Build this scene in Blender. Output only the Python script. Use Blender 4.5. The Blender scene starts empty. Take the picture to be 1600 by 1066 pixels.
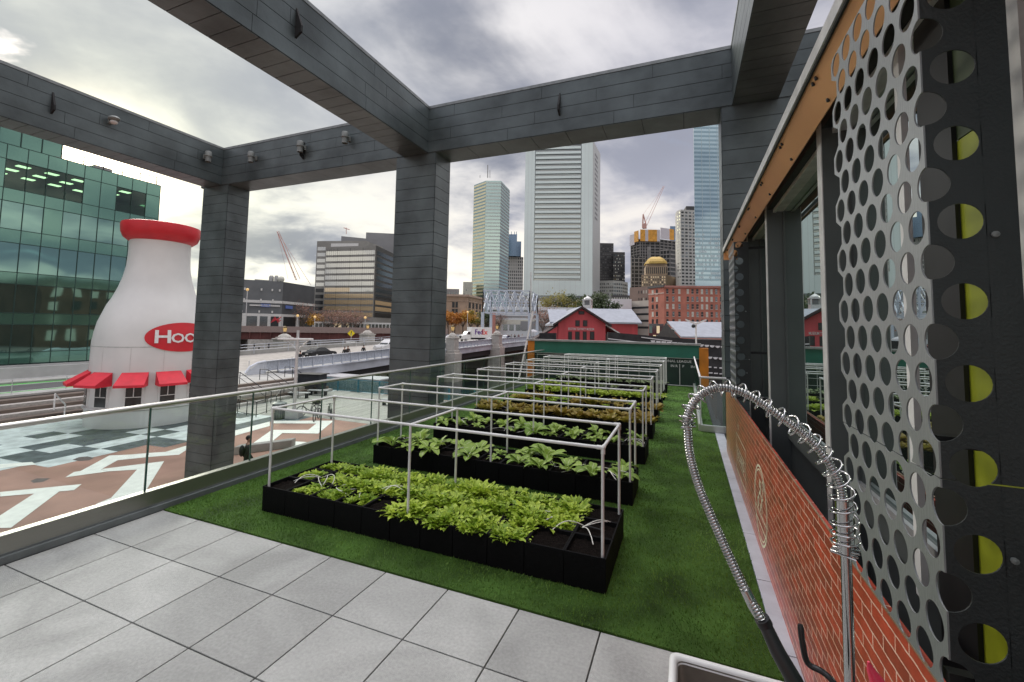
import bpy, bmesh, math, random
from mathutils import Vector, Matrix
R_ = math.radians
PI = math.pi
S = bpy.context.scene
COL = S.collection
random.seed(7)
# ------------------------------------------------------------------ camera
EYE = Vector((0, 0, 2.1)); FPX = 675.5; CX, CY = 800.0, 465.0
_a, _b, _c = R_(21.92), R_(3.89), R_(1.01)
_F = Vector((-math.sin(_a), math.cos(_a), 0)); _R = Vector((math.cos(_a), math.sin(_a), 0)); _U = Vector((0, 0, 1))
_F2 = _F*math.cos(_b)+_U*math.sin(_b); _U2 = _U*math.cos(_b)-_F*math.sin(_b)
_R3 = _R*math.cos(_c)+_U2*math.sin(_c); _U3 = _U2*math.cos(_c)-_R*math.sin(_c)
def ray(x, y): return _F2 + _R3*((x-CX)/FPX) - _U3*((y-CY)/FPX)
def onz(x, y, z): d = ray(x, y); return EYE + d*((z-EYE.z)/d.z)
def onx(x, y, X): d = ray(x, y); return EYE + d*(X/d.x)
def ony(x, y, Y): d = ray(x, y); return EYE + d*(Y/d.y)
def pd(x, y, D): return EYE + ray(x, y)*D
cam = bpy.data.cameras.new('camera'); co = bpy.data.objects.new('camera', cam); COL.objects.link(co)
M = Matrix((_R3, _U3, -_F2)).transposed().to_4x4(); M.translation = EYE
co.matrix_world = M
cam.sensor_width = 36; cam.lens = 36*FPX/1600; cam.shift_y = -(533-CY)/1600
cam.clip_start = 0.02; cam.clip_end = 4000
S.camera = co
# ------------------------------------------------------------------ materials
def mat(name, col, rough=.6, metal=0., var=.12, scale=6., bump=0., bscale=40., col2=None, spec=.5, stretch=None, detail=5.):
    m = bpy.data.materials.new(name); m.use_nodes = True; n = m.node_tree.nodes; l = m.node_tree.links
    b = n['Principled BSDF']; b.inputs['Roughness'].default_value = rough; b.inputs['Metallic'].default_value = metal
    b.inputs['Specular IOR Level'].default_value = spec
    tc = n.new('ShaderNodeTexCoord'); mp = n.new('ShaderNodeMapping'); l.new(tc.outputs['Object'], mp.inputs[0])
    if stretch: mp.inputs['Scale'].default_value = stretch
    nz = n.new('ShaderNodeTexNoise'); nz.inputs['Scale'].default_value = scale; nz.inputs['Detail'].default_value = detail
    l.new(mp.outputs[0], nz.inputs['Vector'])
    mx = n.new('ShaderNodeMix'); mx.data_type = 'RGBA'
    c2 = col2 or tuple(min(1, c*(1+var*1.6)) for c in col)
    c1 = tuple(c*(1-var*1.6) for c in col) if not col2 else col
    mx.inputs[6].default_value = (*c1, 1); mx.inputs[7].default_value = (*c2, 1)
    mr = n.new('ShaderNodeMapRange'); mr.inputs[1].default_value = .3; mr.inputs[2].default_value = .7
    l.new(nz.outputs[0], mr.inputs[0]); l.new(mr.outputs[0], mx.inputs[0]); l.new(mx.outputs[2], b.inputs['Base Color'])
    if bump:
        n2 = n.new('ShaderNodeTexNoise'); n2.inputs['Scale'].default_value = bscale; n2.inputs['Detail'].default_value = 6
        l.new(mp.outputs[0], n2.inputs['Vector']); bp = n.new('ShaderNodeBump'); bp.inputs['Strength'].default_value = bump
        bp.inputs['Distance'].default_value = .02
        l.new(n2.outputs[0], bp.inputs['Height']); l.new(bp.outputs[0], b.inputs['Normal'])
    return m
def glassy(name, tint, fac=1.0, rough=.0):   # thin clear pane: tinted transparency plus mirror reflection
    m = bpy.data.materials.new(name); m.use_nodes = True; n = m.node_tree.nodes; l = m.node_tree.links
    n.clear(); o = n.new('ShaderNodeOutputMaterial'); t = n.new('ShaderNodeBsdfTransparent'); g = n.new('ShaderNodeBsdfGlossy')
    t.inputs[0].default_value = (*tint, 1); g.inputs['Roughness'].default_value = rough; g.inputs[0].default_value = (.9, 1, .96, 1)
    f = n.new('ShaderNodeLayerWeight'); f.inputs[0].default_value = .5
    pw = n.new('ShaderNodeMath'); pw.operation = 'POWER'; pw.inputs[1].default_value = 5; l.new(f.outputs['Facing'], pw.inputs[0])
    mm = n.new('ShaderNodeMath'); mm.operation = 'MULTIPLY_ADD'; mm.inputs[1].default_value = .55*fac; mm.inputs[2].default_value = .035*fac; l.new(pw.outputs[0], mm.inputs[0])
    mx = n.new('ShaderNodeMixShader'); l.new(mm.outputs[0], mx.inputs[0]); l.new(t.outputs[0], mx.inputs[1]); l.new(g.outputs[0], mx.inputs[2])
    l.new(mx.outputs[0], o.inputs[0]); return m
def mirror(name, col, dark=(.02, .03, .03), fac=.6, rough=.03, bump=0., bscale=.25):     # reflective facade glass
    m = bpy.data.materials.new(name); m.use_nodes = True; n = m.node_tree.nodes; l = m.node_tree.links
    n.clear(); o = n.new('ShaderNodeOutputMaterial'); d = n.new('ShaderNodeBsdfDiffuse'); g = n.new('ShaderNodeBsdfGlossy')
    d.inputs[0].default_value = (*dark, 1); g.inputs[0].default_value = (*col, 1); g.inputs['Roughness'].default_value = rough
    mx = n.new('ShaderNodeMixShader'); mx.inputs[0].default_value = fac
    l.new(d.outputs[0], mx.inputs[1]); l.new(g.outputs[0], mx.inputs[2]); l.new(mx.outputs[0], o.inputs[0])
    if bump:
        tc = n.new('ShaderNodeTexCoord'); n2 = n.new('ShaderNodeTexNoise'); n2.inputs['Scale'].default_value = bscale; n2.inputs['Detail'].default_value = 1
        l.new(tc.outputs['Object'], n2.inputs['Vector']); bp = n.new('ShaderNodeBump'); bp.inputs['Strength'].default_value = bump; bp.inputs['Distance'].default_value = .5
        l.new(n2.outputs[0], bp.inputs['Height']); l.new(bp.outputs[0], g.inputs['Normal'])
    return m
def leafmat(name, c1, c2, rib=None, patch=0.):
    m = bpy.data.materials.new(name); m.use_nodes = True; n = m.node_tree.nodes; l = m.node_tree.links
    b = n['Principled BSDF']; b.inputs['Roughness'].default_value = .45; b.inputs['Specular IOR Level'].default_value = .35
    oi = n.new('ShaderNodeObjectInfo'); ge = n.new('ShaderNodeNewGeometry'); ad = n.new('ShaderNodeMath'); ad.operation = 'ADD'
    l.new(ge.outputs['Random Per Island'], ad.inputs[0]); l.new(oi.outputs['Random'], ad.inputs[1])
    fr = n.new('ShaderNodeMath'); fr.operation = 'MULTIPLY'; fr.inputs[1].default_value = .5; l.new(ad.outputs[0], fr.inputs[0])
    mx = n.new('ShaderNodeMix'); mx.data_type = 'RGBA'; mx.inputs[6].default_value = (*c1, 1); mx.inputs[7].default_value = (*c2, 1)
    l.new(fr.outputs[0], mx.inputs[0]); outc = mx.outputs[2]
    if patch:
        tcc = n.new('ShaderNodeTexCoord'); nz = n.new('ShaderNodeTexNoise'); nz.inputs['Scale'].default_value = 1.7; nz.inputs['Detail'].default_value = 6; nz.inputs['Distortion'].default_value = .6; l.new(tcc.outputs['Object'], nz.inputs['Vector'])
        pr = n.new('ShaderNodeMapRange'); pr.inputs[1].default_value = .35; pr.inputs[2].default_value = .65; pr.inputs[3].default_value = -patch; pr.inputs[4].default_value = patch; l.new(nz.outputs[0], pr.inputs[0])
        a3 = n.new('ShaderNodeMath'); a3.operation = 'ADD'; a3.use_clamp = True; l.new(fr.outputs[0], a3.inputs[0]); l.new(pr.outputs[0], a3.inputs[1]); l.new(a3.outputs[0], mx.inputs[0])
    if rib:   # pale midrib and veins follow the leaf's own UV
        uv = n.new('ShaderNodeUVMap'); sp = n.new('ShaderNodeSeparateXYZ'); l.new(uv.outputs[0], sp.inputs[0])
        a = n.new('ShaderNodeMath'); a.operation = 'SUBTRACT'; a.inputs[1].default_value = .5; l.new(sp.outputs[0], a.inputs[0])
        a2 = n.new('ShaderNodeMath'); a2.operation = 'ABSOLUTE'; l.new(a.outputs[0], a2.inputs[0])
        r = n.new('ShaderNodeMapRange'); r.inputs[1].default_value = .015; r.inputs[2].default_value = .06; r.inputs[3].default_value = 1; r.inputs[4].default_value = 0
        l.new(a2.outputs[0], r.inputs[0]); m2 = n.new('ShaderNodeMix'); m2.data_type = 'RGBA'; l.new(r.outputs[0], m2.inputs[0])
        l.new(outc, m2.inputs[6]); m2.inputs[7].default_value = (*rib, 1); outc = m2.outputs[2]
    l.new(outc, b.inputs['Base Color'])
    tr = n.new('ShaderNodeBsdfTranslucent'); l.new(outc, tr.inputs[0]); mix = n.new('ShaderNodeMixShader'); mix.inputs[0].default_value = .3
    o = n['Material Output']; l.new(b.outputs[0], mix.inputs[1]); l.new(tr.outputs[0], mix.inputs[2]); l.new(mix.outputs[0], o.inputs[0])
    return m
def emis(name, col, st):
    m = bpy.data.materials.new(name); m.use_nodes = True; b = m.node_tree.nodes['Principled BSDF']
    b.inputs['Base Color'].default_value = (*col, 1); b.inputs['Emission Color'].default_value = (*col, 1); b.inputs['Emission Strength'].default_value = st
    return m
# ------------------------------------------------------------------ mesh builder
def rotz(v, a): c, s = math.cos(a), math.sin(a); return Vector((v[0]*c-v[1]*s, v[0]*s+v[1]*c, v[2]))
class MB:
    def __init__(s): s.v = []; s.f = []; s.uv = {}
    def add(s, vs, fs):
        o = len(s.v); s.v += [Vector(v) for v in vs]; s.f += [tuple(i+o for i in f) for f in fs]; return s
    def box(s, x0, x1, y0, y1, z0, z1):
        return s.add([(x0,y0,z0),(x1,y0,z0),(x1,y1,z0),(x0,y1,z0),(x0,y0,z1),(x1,y0,z1),(x1,y1,z1),(x0,y1,z1)],
            [(0,3,2,1),(4,5,6,7),(0,1,5,4),(1,2,6,5),(2,3,7,6),(3,0,4,7)])
    def obox(s, o, u, v, w):      # corner o and three edge vectors
        o, u, v, w = map(Vector, (o, u, v, w)); p = [o, o+u, o+u+v, o+v]; p += [q+w for q in p]
        f = [(0,3,2,1),(4,5,6,7),(0,1,5,4),(1,2,6,5),(2,3,7,6),(3,0,4,7)]
        if u.cross(v).dot(w) < 0: f = [t[::-1] for t in f]
        return s.add(p, f)
    def cbox(s, c, sx, sy, sz, a=0):      # centre bottom
        c = Vector(c); u = rotz((sx,0,0), a); v = rotz((0,sy,0), a); return s.obox(c-u/2-v/2, u, v, (0,0,sz))
    def prism(s, poly, z0, z1):
        n = len(poly); ar = sum(poly[i][0]*poly[(i+1)%n][1]-poly[(i+1)%n][0]*poly[i][1] for i in range(n))
        if ar < 0: poly = poly[::-1]
        return s.add([(p[0],p[1],z0) for p in poly]+[(p[0],p[1],z1) for p in poly],
            [tuple(range(n))[::-1], tuple(range(n,2*n))]+[(i,(i+1)%n,n+(i+1)%n,n+i) for i in range(n)])
    def extr(s, poly, d):        # planar 3d polygon thickened by vector d
        n = len(poly); d = Vector(d); p = [Vector(q) for q in poly]
        nn = Vector((0,0,0))
        for i in range(n): nn += p[i].cross(p[(i+1)%n])
        if nn.dot(d) < 0: p = p[::-1]
        return s.add(p+[q+d for q in p], [tuple(range(n))[::-1], tuple(range(n,2*n))]+[(i,(i+1)%n,n+(i+1)%n,n+i) for i in range(n)])
    def tube(s, pts, r, n=8, cap=True):
        pts = [Vector(p) for p in pts]; k = len(pts); rr = r if isinstance(r, (list, tuple)) else [r]*k
        t0 = (pts[1]-pts[0]).normalized(); up = Vector((0,0,1)) if abs(t0.z) < .9 else Vector((1,0,0))
        nn = t0.cross(up).normalized(); vs = []
        for i in range(k):
            t = (pts[min(i+1,k-1)]-pts[max(i-1,0)])
            if t.length < 1e-9: t = t0
            t = t.normalized(); nn = (nn-t*nn.dot(t))
            if nn.length < 1e-6: nn = t.orthogonal()
            nn.normalize(); b = t.cross(nn)
            for j in range(n):
                a = 2*PI*j/n; vs.append(pts[i]+(nn*math.cos(a)+b*math.sin(a))*rr[i])
        fs = [(i*n+j, i*n+(j+1)%n, (i+1)*n+(j+1)%n, (i+1)*n+j) for i in range(k-1) for j in range(n)]
        if cap: fs += [tuple(range(n))[::-1], tuple(range((k-1)*n, k*n))]
        return s.add(vs, fs)
    def bar(s, a, b, r, n=8): return s.tube([a, b], r, n)
    def lathe(s, prof, c=(0,0,0), n=32, closed=True):     # prof [(r,z)]
        c = Vector(c); k = len(prof)
        vs = [c+Vector((r*math.cos(2*PI*j/n), r*math.sin(2*PI*j/n), z)) for r, z in prof for j in range(n)]
        fs = [(i*n+j, i*n+(j+1)%n, (i+1)*n+(j+1)%n, (i+1)*n+j) for i in range(k-1) for j in range(n)]
        if closed: fs += [tuple(range(n))[::-1], tuple(range((k-1)*n, k*n))]
        return s.add(vs, fs)
    def ball(s, c, rx, ry=None, rz=None, n=12, m=8):
        ry = ry or rx; rz = rz or rx; c = Vector(c)
        vs = [c+Vector((0,0,-rz))]+[c+Vector((rx*math.sin(PI*i/m)*math.cos(2*PI*j/n), ry*math.sin(PI*i/m)*math.sin(2*PI*j/n), -rz*math.cos(PI*i/m))) for i in range(1,m) for j in range(n)]+[c+Vector((0,0,rz))]
        fs = [(0,1+(j+1)%n,1+j) for j in range(n)]+[(1+(i-1)*n+j,1+(i-1)*n+(j+1)%n,1+i*n+(j+1)%n,1+i*n+j) for i in range(1,m-1) for j in range(n)]
        L = len(vs)-1; fs += [(1+(m-2)*n+j,1+(m-2)*n+(j+1)%n,L) for j in range(n)]
        return s.add(vs, fs)
    def merge(s, o, mtx=None):
        return s.add([(mtx @ v) if mtx else v for v in o.v], o.f)
    def build(s, name, m, parent=None, smooth=False, bev=0., ang=40, world=True, solid=0.):
        off = Vector((0,0,0)); p = parent
        while p is not None and world: off += p.location; p = p.parent
        me = bpy.data.meshes.new(name); me.from_pydata([tuple(v-off) for v in s.v], [], s.f)
        me.materials.append(m); me.validate(); me.update()
        if smooth: me.shade_smooth(); me.set_sharp_from_angle(angle=R_(ang))
        o = bpy.data.objects.new(name, me); COL.objects.link(o)
        if parent is not None: o.parent = parent
        if bev:
            md = o.modifiers.new('bevel', 'BEVEL'); md.width = bev; md.segments = 2; md.limit_method = 'ANGLE'; md.angle_limit = R_(50)
        if solid:
            md = o.modifiers.new('solid', 'SOLIDIFY'); md.thickness = solid; md.offset = 0
        return o
def tag(o, label=None, cat=None, group=None, kind=None):
    if label: o['label'] = label
    if cat: o['category'] = cat
    if group: o['group'] = group
    if kind: o['kind'] = kind
    return o
def thing(name, label, cat, loc=(0,0,0), group=None):
    o = bpy.data.objects.new(name, None); COL.objects.link(o); o.location = loc; o.empty_display_size = .2
    return tag(o, label, cat, group)
def struct(o): o['kind'] = 'structure'; return o
def dup(root, loc=None, rz=None, label=None, group=None, scale=None):
    r = root.copy(); COL.objects.link(r)
    for k in root.children:
        c = k.copy(); COL.objects.link(c); c.parent = r
        for g in k.children:
            d = g.copy(); COL.objects.link(d); d.parent = c
    if loc is not None: r.location = loc
    if rz is not None: r.rotation_euler = (0,0,rz)
    if scale: r.scale = (scale,)*3
    if label: r['label'] = label
    if group: r['group'] = group
    return r
_fc = {}
def text_mb(txt, size, bold=0., depth=.01, ext=1.0):      # text in the XZ plane reading along +X, centred
    k = (txt, bold)
    if k not in _fc:
        cu = bpy.data.curves.new('t', 'FONT'); cu.body = txt; cu.align_x = 'CENTER'; cu.align_y = 'CENTER'; cu.offset = bold; cu.resolution_u = 2
        o = bpy.data.objects.new('t', cu); COL.objects.link(o); bpy.context.view_layer.update()
        me = bpy.data.meshes.new_from_object(o.evaluated_get(bpy.context.evaluated_depsgraph_get()))
        _fc[k] = ([v.co.copy() for v in me.vertices], [tuple(p.vertices) for p in me.polygons])
        bpy.data.objects.remove(o); bpy.data.curves.remove(cu); bpy.data.meshes.remove(me)
    vs, fs = _fc[k]; mb = MB()
    mb.add([(v.x*size*ext, 0, v.y*size) for v in vs], fs); return mb
def place(mb, o, u, w):      # map x->u, y->normal, z->w at origin o
    u = Vector(u).normalized(); w = Vector(w).normalized(); nn = w.cross(u); o = Vector(o)
    mb.v = [o+u*v.x+w*v.z+nn*v.y for v in mb.v]; return mb
# ------------------------------------------------------------------ world and sun
SUN_EL, SUN_AZ = 30, None
w = bpy.data.worlds.new('World'); S.world = w; w.use_nodes = True
n = w.node_tree.nodes; l = w.node_tree.links; bg = n['Background']
sky = n.new('ShaderNodeTexSky'); sky.sky_type = 'NISHITA'; sky.sun_disc = False
sd = Vector((-1.22, .56, .0)).normalized()
el = R_(24); sund = Vector((sd.x*math.cos(el), sd.y*math.cos(el), math.sin(el)))
sky.sun_elevation = el; sky.sun_rotation = math.atan2(sund.x, sund.y)
tc = n.new('ShaderNodeTexCoord')
def nd(t, **k):
    q = n.new(t)
    for a, b in k.items(): setattr(q, a, b)
    return q
def mth(op, a, b=None, c=None):
    q = nd('ShaderNodeMath', operation=op)
    for i, x in enumerate((a, b, c)):
        if x is None: continue
        if isinstance(x, (int, float)): q.inputs[i].default_value = x
        else: l.new(x, q.inputs[i])
    return q.outputs[0]
def mixc(f, a, b, bt='MIX'):
    q = nd('ShaderNodeMix', data_type='RGBA', blend_type=bt)
    for i, x in ((0, f), (6, a), (7, b)):
        if isinstance(x, (int, float)): q.inputs[i].default_value = x
        elif isinstance(x, tuple): q.inputs[i].default_value = (*x, 1)
        else: l.new(x, q.inputs[i])
    return q.outputs[2]
def rng(x, a, b, c=0., d=1., ip='SMOOTHSTEP'):
    q = nd('ShaderNodeMapRange', interpolation_type=ip); l.new(x, q.inputs[0])
    for i, v in enumerate((a, b, c, d)): q.inputs[i+1].default_value = v
    return q.outputs[0]
sep = nd('ShaderNodeSeparateXYZ'); l.new(tc.outputs['Generated'], sep.inputs[0]); Z = sep.outputs[2]
zz = mth('ADD', mth('MAXIMUM', Z, 0.), .22)
cmb = nd('ShaderNodeCombineXYZ'); l.new(mth('DIVIDE', sep.outputs[0], zz), cmb.inputs[0]); l.new(mth('DIVIDE', sep.outputs[1], zz), cmb.inputs[1])
def cloudn(scale, det, off, dist=.0, rough=.55):
    mp = nd('ShaderNodeMapping'); mp.inputs['Location'].default_value = off; l.new(cmb.outputs[0], mp.inputs[0])
    q = nd('ShaderNodeTexNoise'); q.inputs['Scale'].default_value = scale; q.inputs['Detail'].default_value = det
    q.inputs['Roughness'].default_value = rough; q.inputs['Distortion'].default_value = dist; l.new(mp.outputs[0], q.inputs['Vector']); return q.outputs[0]
n1 = cloudn(.75, 7, (3.1, 1.7, 0), .35); n2 = cloudn(2.1, 6, (8.3, 4.2, 2), .5); n3 = cloudn(.42, 3, (5, 9, 1))
dens = mth('ADD', mth('MULTIPLY', n1, .65), mth('MULTIPLY', n2, .35))
body = mixc(rng(dens, .42, .575), (.195, .205, .255), (.70, .67, .68))
body = mixc(rng(n3, .42, .62, 0, .65), body, (.33, .34, .41))
# warm breaks in the cloud low over the horizon
low = mth('MULTIPLY', rng(Z, .50, .02), rng(dens, .45, .60))
body = mixc(mth('MULTIPLY', low, .75), body, (1.02, .93, .78))
# glow where the sun stands behind the cloud
dt = nd('ShaderNodeVectorMath', operation='DOT_PRODUCT'); l.new(tc.outputs['Generated'], dt.inputs[0]); gd = ray(150, 268).normalized(); dt.inputs[1].default_value = gd
glow = mth('POWER', mth('MAXIMUM', dt.outputs['Value'], 0.), 26.)
glow2 = mth('POWER', mth('MAXIMUM', dt.outputs['Value'], 0.), 400.)
gfac = mth('MULTIPLY', glow, rng(dens, .36, .62, .35, 1.))
body = mixc(mth('MULTIPLY', gfac, .8), body, (1.0, .97, .78))
body = mixc(mth('MULTIPLY', mth('POWER', mth('MAXIMUM', dt.outputs['Value'], 0.), 3.), .35), body, mixc(1.0, body, (.88, 1.0, .88), 'MULTIPLY'))
body = mixc(glow2, body, (6., 5.2, 3.6))
# blue gaps between the clouds come from the sky texture
skc = mixc(1.0, sky.outputs[0], (.16, .16, .16), 'MULTIPLY')
gap = rng(dens, .40, .33)
colr = mixc(mth('MULTIPLY', gap, .55), body, skc)
zen = rng(Z, .66, .98, 1., 4.2)
cz = nd('ShaderNodeVectorMath', operation='SCALE'); l.new(colr, cz.inputs[0]); l.new(zen, cz.inputs['Scale'])
l.new(cz.outputs[0], bg.inputs[0]); bg.inputs[1].default_value = 1.0
sl = bpy.data.lights.new('sun', 'SUN'); sl.energy = 1.0; sl.angle = R_(14); sl.color = (1, .93, .82)
so = bpy.data.objects.new('sun', sl); COL.objects.link(so); so.location = (-20, 10, 30)
so.rotation_euler = Vector(sund).to_track_quat('Z', 'Y').to_euler()
S.view_settings.view_transform = 'Standard'; S.view_settings.look = 'None'; S.view_settings.exposure = 0.50; S.view_settings.gamma = 1
S.cycles.max_bounces = 6; S.cycles.transparent_max_bounces = 24; S.cycles.caustics_reflective = False; S.cycles.caustics_refractive = False
S.cycles.use_denoising = True
# ================================================================== TERRACE
m_zinc = mat('zinc cladding', (.100, .124, .128), .38, .3, .24, 1.0, .3, 7, stretch=(1,1,1))
m_dark = mat('dark joint', (.012, .013, .014), .8)
m_paver = mat('concrete paver', (.375, .385, .365), .8, 0, .07, 45., .35, 160)
def paver_tone(m, s=.605, off=(0,0)):
    n = m.node_tree.nodes; l = m.node_tree.links; b = n['Principled BSDF']; src = b.inputs['Base Color'].links[0].from_socket
    tc = n.new('ShaderNodeTexCoord'); sc = n.new('ShaderNodeVectorMath'); sc.operation = 'SCALE'; sc.inputs['Scale'].default_value = 1/s
    ad = n.new('ShaderNodeVectorMath'); ad.operation = 'ADD'; ad.inputs[1].default_value = (off[0]/s, off[1]/s, .5); l.new(tc.outputs['Object'], sc.inputs[0]); l.new(sc.outputs[0], ad.inputs[0])
    fl = n.new('ShaderNodeVectorMath'); fl.operation = 'FLOOR'; l.new(ad.outputs[0], fl.inputs[0])
    wn = n.new('ShaderNodeTexWhiteNoise'); l.new(fl.outputs[0], wn.inputs['Vector'])
    mr = n.new('ShaderNodeMapRange'); mr.inputs[3].default_value = .87; mr.inputs[4].default_value = 1.08; l.new(wn.outputs[0], mr.inputs[0])
    # faint water marks that wander over the slabs
    nz = n.new('ShaderNodeTexNoise'); nz.inputs['Scale'].default_value = 1.1; nz.inputs['Detail'].default_value = 8; nz.inputs['Distortion'].default_value = 1.2; l.new(tc.outputs['Object'], nz.inputs['Vector'])
    m2 = n.new('ShaderNodeMapRange'); m2.inputs[1].default_value = .33; m2.inputs[2].default_value = .62; m2.inputs[3].default_value = .80; m2.inputs[4].default_value = 1.08; l.new(nz.outputs[0], m2.inputs[0])
    mu = n.new('ShaderNodeMath'); mu.operation = 'MULTIPLY'; l.new(mr.outputs[0], mu.inputs[0]); l.new(m2.outputs[0], mu.inputs[1])
    vm = n.new('ShaderNodeVectorMath'); vm.operation = 'SCALE'; l.new(src, vm.inputs[0]); l.new(mu.outputs[0], vm.inputs['Scale']); l.new(vm.outputs[0], b.inputs['Base Color'])
PV = .605; GX = -5.41; GY = 3.17
paver_tone(m_paver, PV, (-GX, -GY))
m_steel = mat('brushed steel', (.60, .60, .57), .38, .85, .08, 3, .12, 60, stretch=(1, .05, 1))
m_chrome = mat('chrome', (.50, .50, .50), .12, 1., .03, 3)
m_white = mat('white painted metal', (.72, .72, .70), .4, 0, .05)
m_alu = mat('pale aluminium', (.60, .61, .61), .35, .6, .06)
m_conc = mat('pale concrete', (.42, .43, .42), .8, 0, .08, .7, .06, 30)
# --- floor slab of the terrace and the pavers on it
mb = MB().box(-5.62, 1.2, -3.0, 17.9, -.62, -.05); struct(mb.build('terrace_slab', m_dark))
mb = MB(); g = .0048
for j in range(0, 10):
    for i in range(0, 10):
        x0 = GX+i*PV; x1 = min(x0+PV, .53); y1 = GY-j*PV; y0 = y1-PV
        if x1-x0 < .05: continue
        mb.box(x0+g, x1-g, y0+g, y1-g, -.05, 0)
struct(mb.build('terrace_paving', m_paver, bev=.003))
# --- artificial turf: backing sheet plus upright blades
m_turf = mat('artificial turf', (.06, .13, .022), .85, 0, .35, 2.2, .9, 300, spec=.2)
m_blade = leafmat('turf blade', (.042, .11, .014), (.19, .33, .06), None, .30)
turf = struct(MB().box(GX+.01, .53, GY+.002, 17.45, -.05, .012).build('turf', m_turf))
rt = random.Random(3); mb = MB(); vs = []; fs = []
def blades(n, y0, y1, h):
    for _ in range(n):
        x = rt.uniform(GX+.02, .53); y = y0+(y1-y0)*rt.random()
        if -4.38 < x < -.63 and (3.62 < y < 4.55 or 5.46 < y < 6.05 or 7.14 < y < 7.7): continue
        a = rt.uniform(0, 2*PI); ww = .0022+y*.0006; hh = h*rt.uniform(.6, 1.25)
        c, s_ = math.cos(a)*ww, math.sin(a)*ww; lx, ly = rt.gauss(0, .008)+.006*math.sin(x*2.1+y*1.3), rt.gauss(0, .008)+.008*math.sin(y*1.7-x)
        k = len(vs); vs.extend([(x-c, y-s_, .008), (x+c, y+s_, .008), (x+lx, y+ly, .008+hh)]); fs.append((k, k+1, k+2))
blades(52000, GY-.007, 5.5, .022); blades(30000, 5.5, 9.5, .024); blades(12000, 9.5, 17.4, .026)
mb.add(vs, fs); tg = mb.build('turf_pile', m_blade); tag(tg, kind='stuff'); tg['label'] = 'short green artificial grass blades round the planters'; tg['category'] = 'artificial grass'
# --- pale strip between turf and the brick panel
mb = MB()
y = -2.0
while y < 9.9:
    mb.box(.535, .70, y+.004, min(y+1.2, 9.9)-.004, -.05, .014); mb.box(.545, .70, y+.004, min(y+1.2, 9.9)-.004, .014, .018); y += 1.2
mb = MB(); y = -2.0
while y < 9.9:
    y1 = min(y+.9, 9.9); mb.box(.535, .70, y+.004, y1-.004, -.05, .02); y += .9
strip = struct(mb.build('terrace_edge_strip', mat('pale blue grey strip', (.43, .46, .50), .6, 0, .08, 4, .2, 30), bev=.003))
# --- glass guard rail on the left
RX = -5.512
rail = thing('glass_railing', 'long glass guard rail with round steel handrail along the left edge of the terrace', 'railing', (RX, 3, 0))
MB().obox((RX-.045, -2.6, 0), (.09,0,0), (0,20,0), (0,0,.232)).build('base_shoe', mat('brushed shoe steel', (.30,.30,.27), .35, .8, .15, 2, .1, 60, stretch=(1,.1,1)), rail, bev=.004)
MB().box(RX+.045, RX+.052, -2.6, 17.4, .0, .075).box(RX+.052, -5.42, -2.6, 17.4, .0, .06).build('base_flashing', mat('grey flashing', (.16, .18, .18), .5, .3, .1), rail)
MB().tube([(RX, -2.6, 1.158), (RX, 17.4, 1.158)], .027, 16).build('handrail', m_steel, rail, smooth=True)
m_guard = glassy('guard glass', (.93, .972, .955), .9)
m_edge = mat('green glass edge', (.05, .12, .10), .2)
yj = [-2.6, -.62, .59, 1.81, 3.03, 4.26, 5.48, 6.70, 7.92, 9.14, 10.36, 11.58, 12.8, 14.02, 15.24, 16.46, 17.4]
for a, b in zip(yj[:-1], yj[1:]):
    o = MB().box(RX-.006, RX+.006, a+.009, b-.009, .2, 1.15).build('glass_pane', m_guard, rail)
for y in yj[1:-1]: MB().box(RX-.0075, RX+.0075, y-.008, y+.008, .232, 1.14).build('glass_edge', m_edge, rail)
# --- outer slab edge skirt
struct(MB().box(-5.66, -5.62, -3, 17.9, -.7, .0).build('slab_edge', m_zinc))
# ================================================================== PERGOLA
def clad(mb, o, u, w, W, H, row=.32, nrm=None, jo=None, seed=0, th=.010, gap=.012):
    """panels on a face: o corner, u along, w across (rows), W length, H height"""
    rd = random.Random(seed); o, u, w = Vector(o), Vector(u).normalized(), Vector(w).normalized(); nn = Vector(nrm)
    k = max(1, round(H/row)); rh = H/k
    for i in range(k):
        xs = [0, W]
        if jo:
            x = rd.uniform(.4, 1)*jo
            while x < W-.3: xs.insert(-1, x); x += jo*rd.uniform(.9, 1.1)
        for a, b in zip(xs[:-1], xs[1:]):
            g1 = .004
            p = [o+u*(a+g1)+w*(i*rh+gap/2), o+u*(b-g1)+w*(i*rh+gap/2), o+u*(b-g1)+w*((i+1)*rh-gap/2), o+u*(a+g1)+w*((i+1)*rh-gap/2)]
            t = nn*th
            mb.extr([p[0], p[1], p[2], p[3]], t)
ZB, ZT = 6.90, 8.20
perg = thing('pergola', 'huge dark zinc clad frame of square beams and posts over the terrace', 'pergola', (-7, 10, -4.3))
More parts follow.
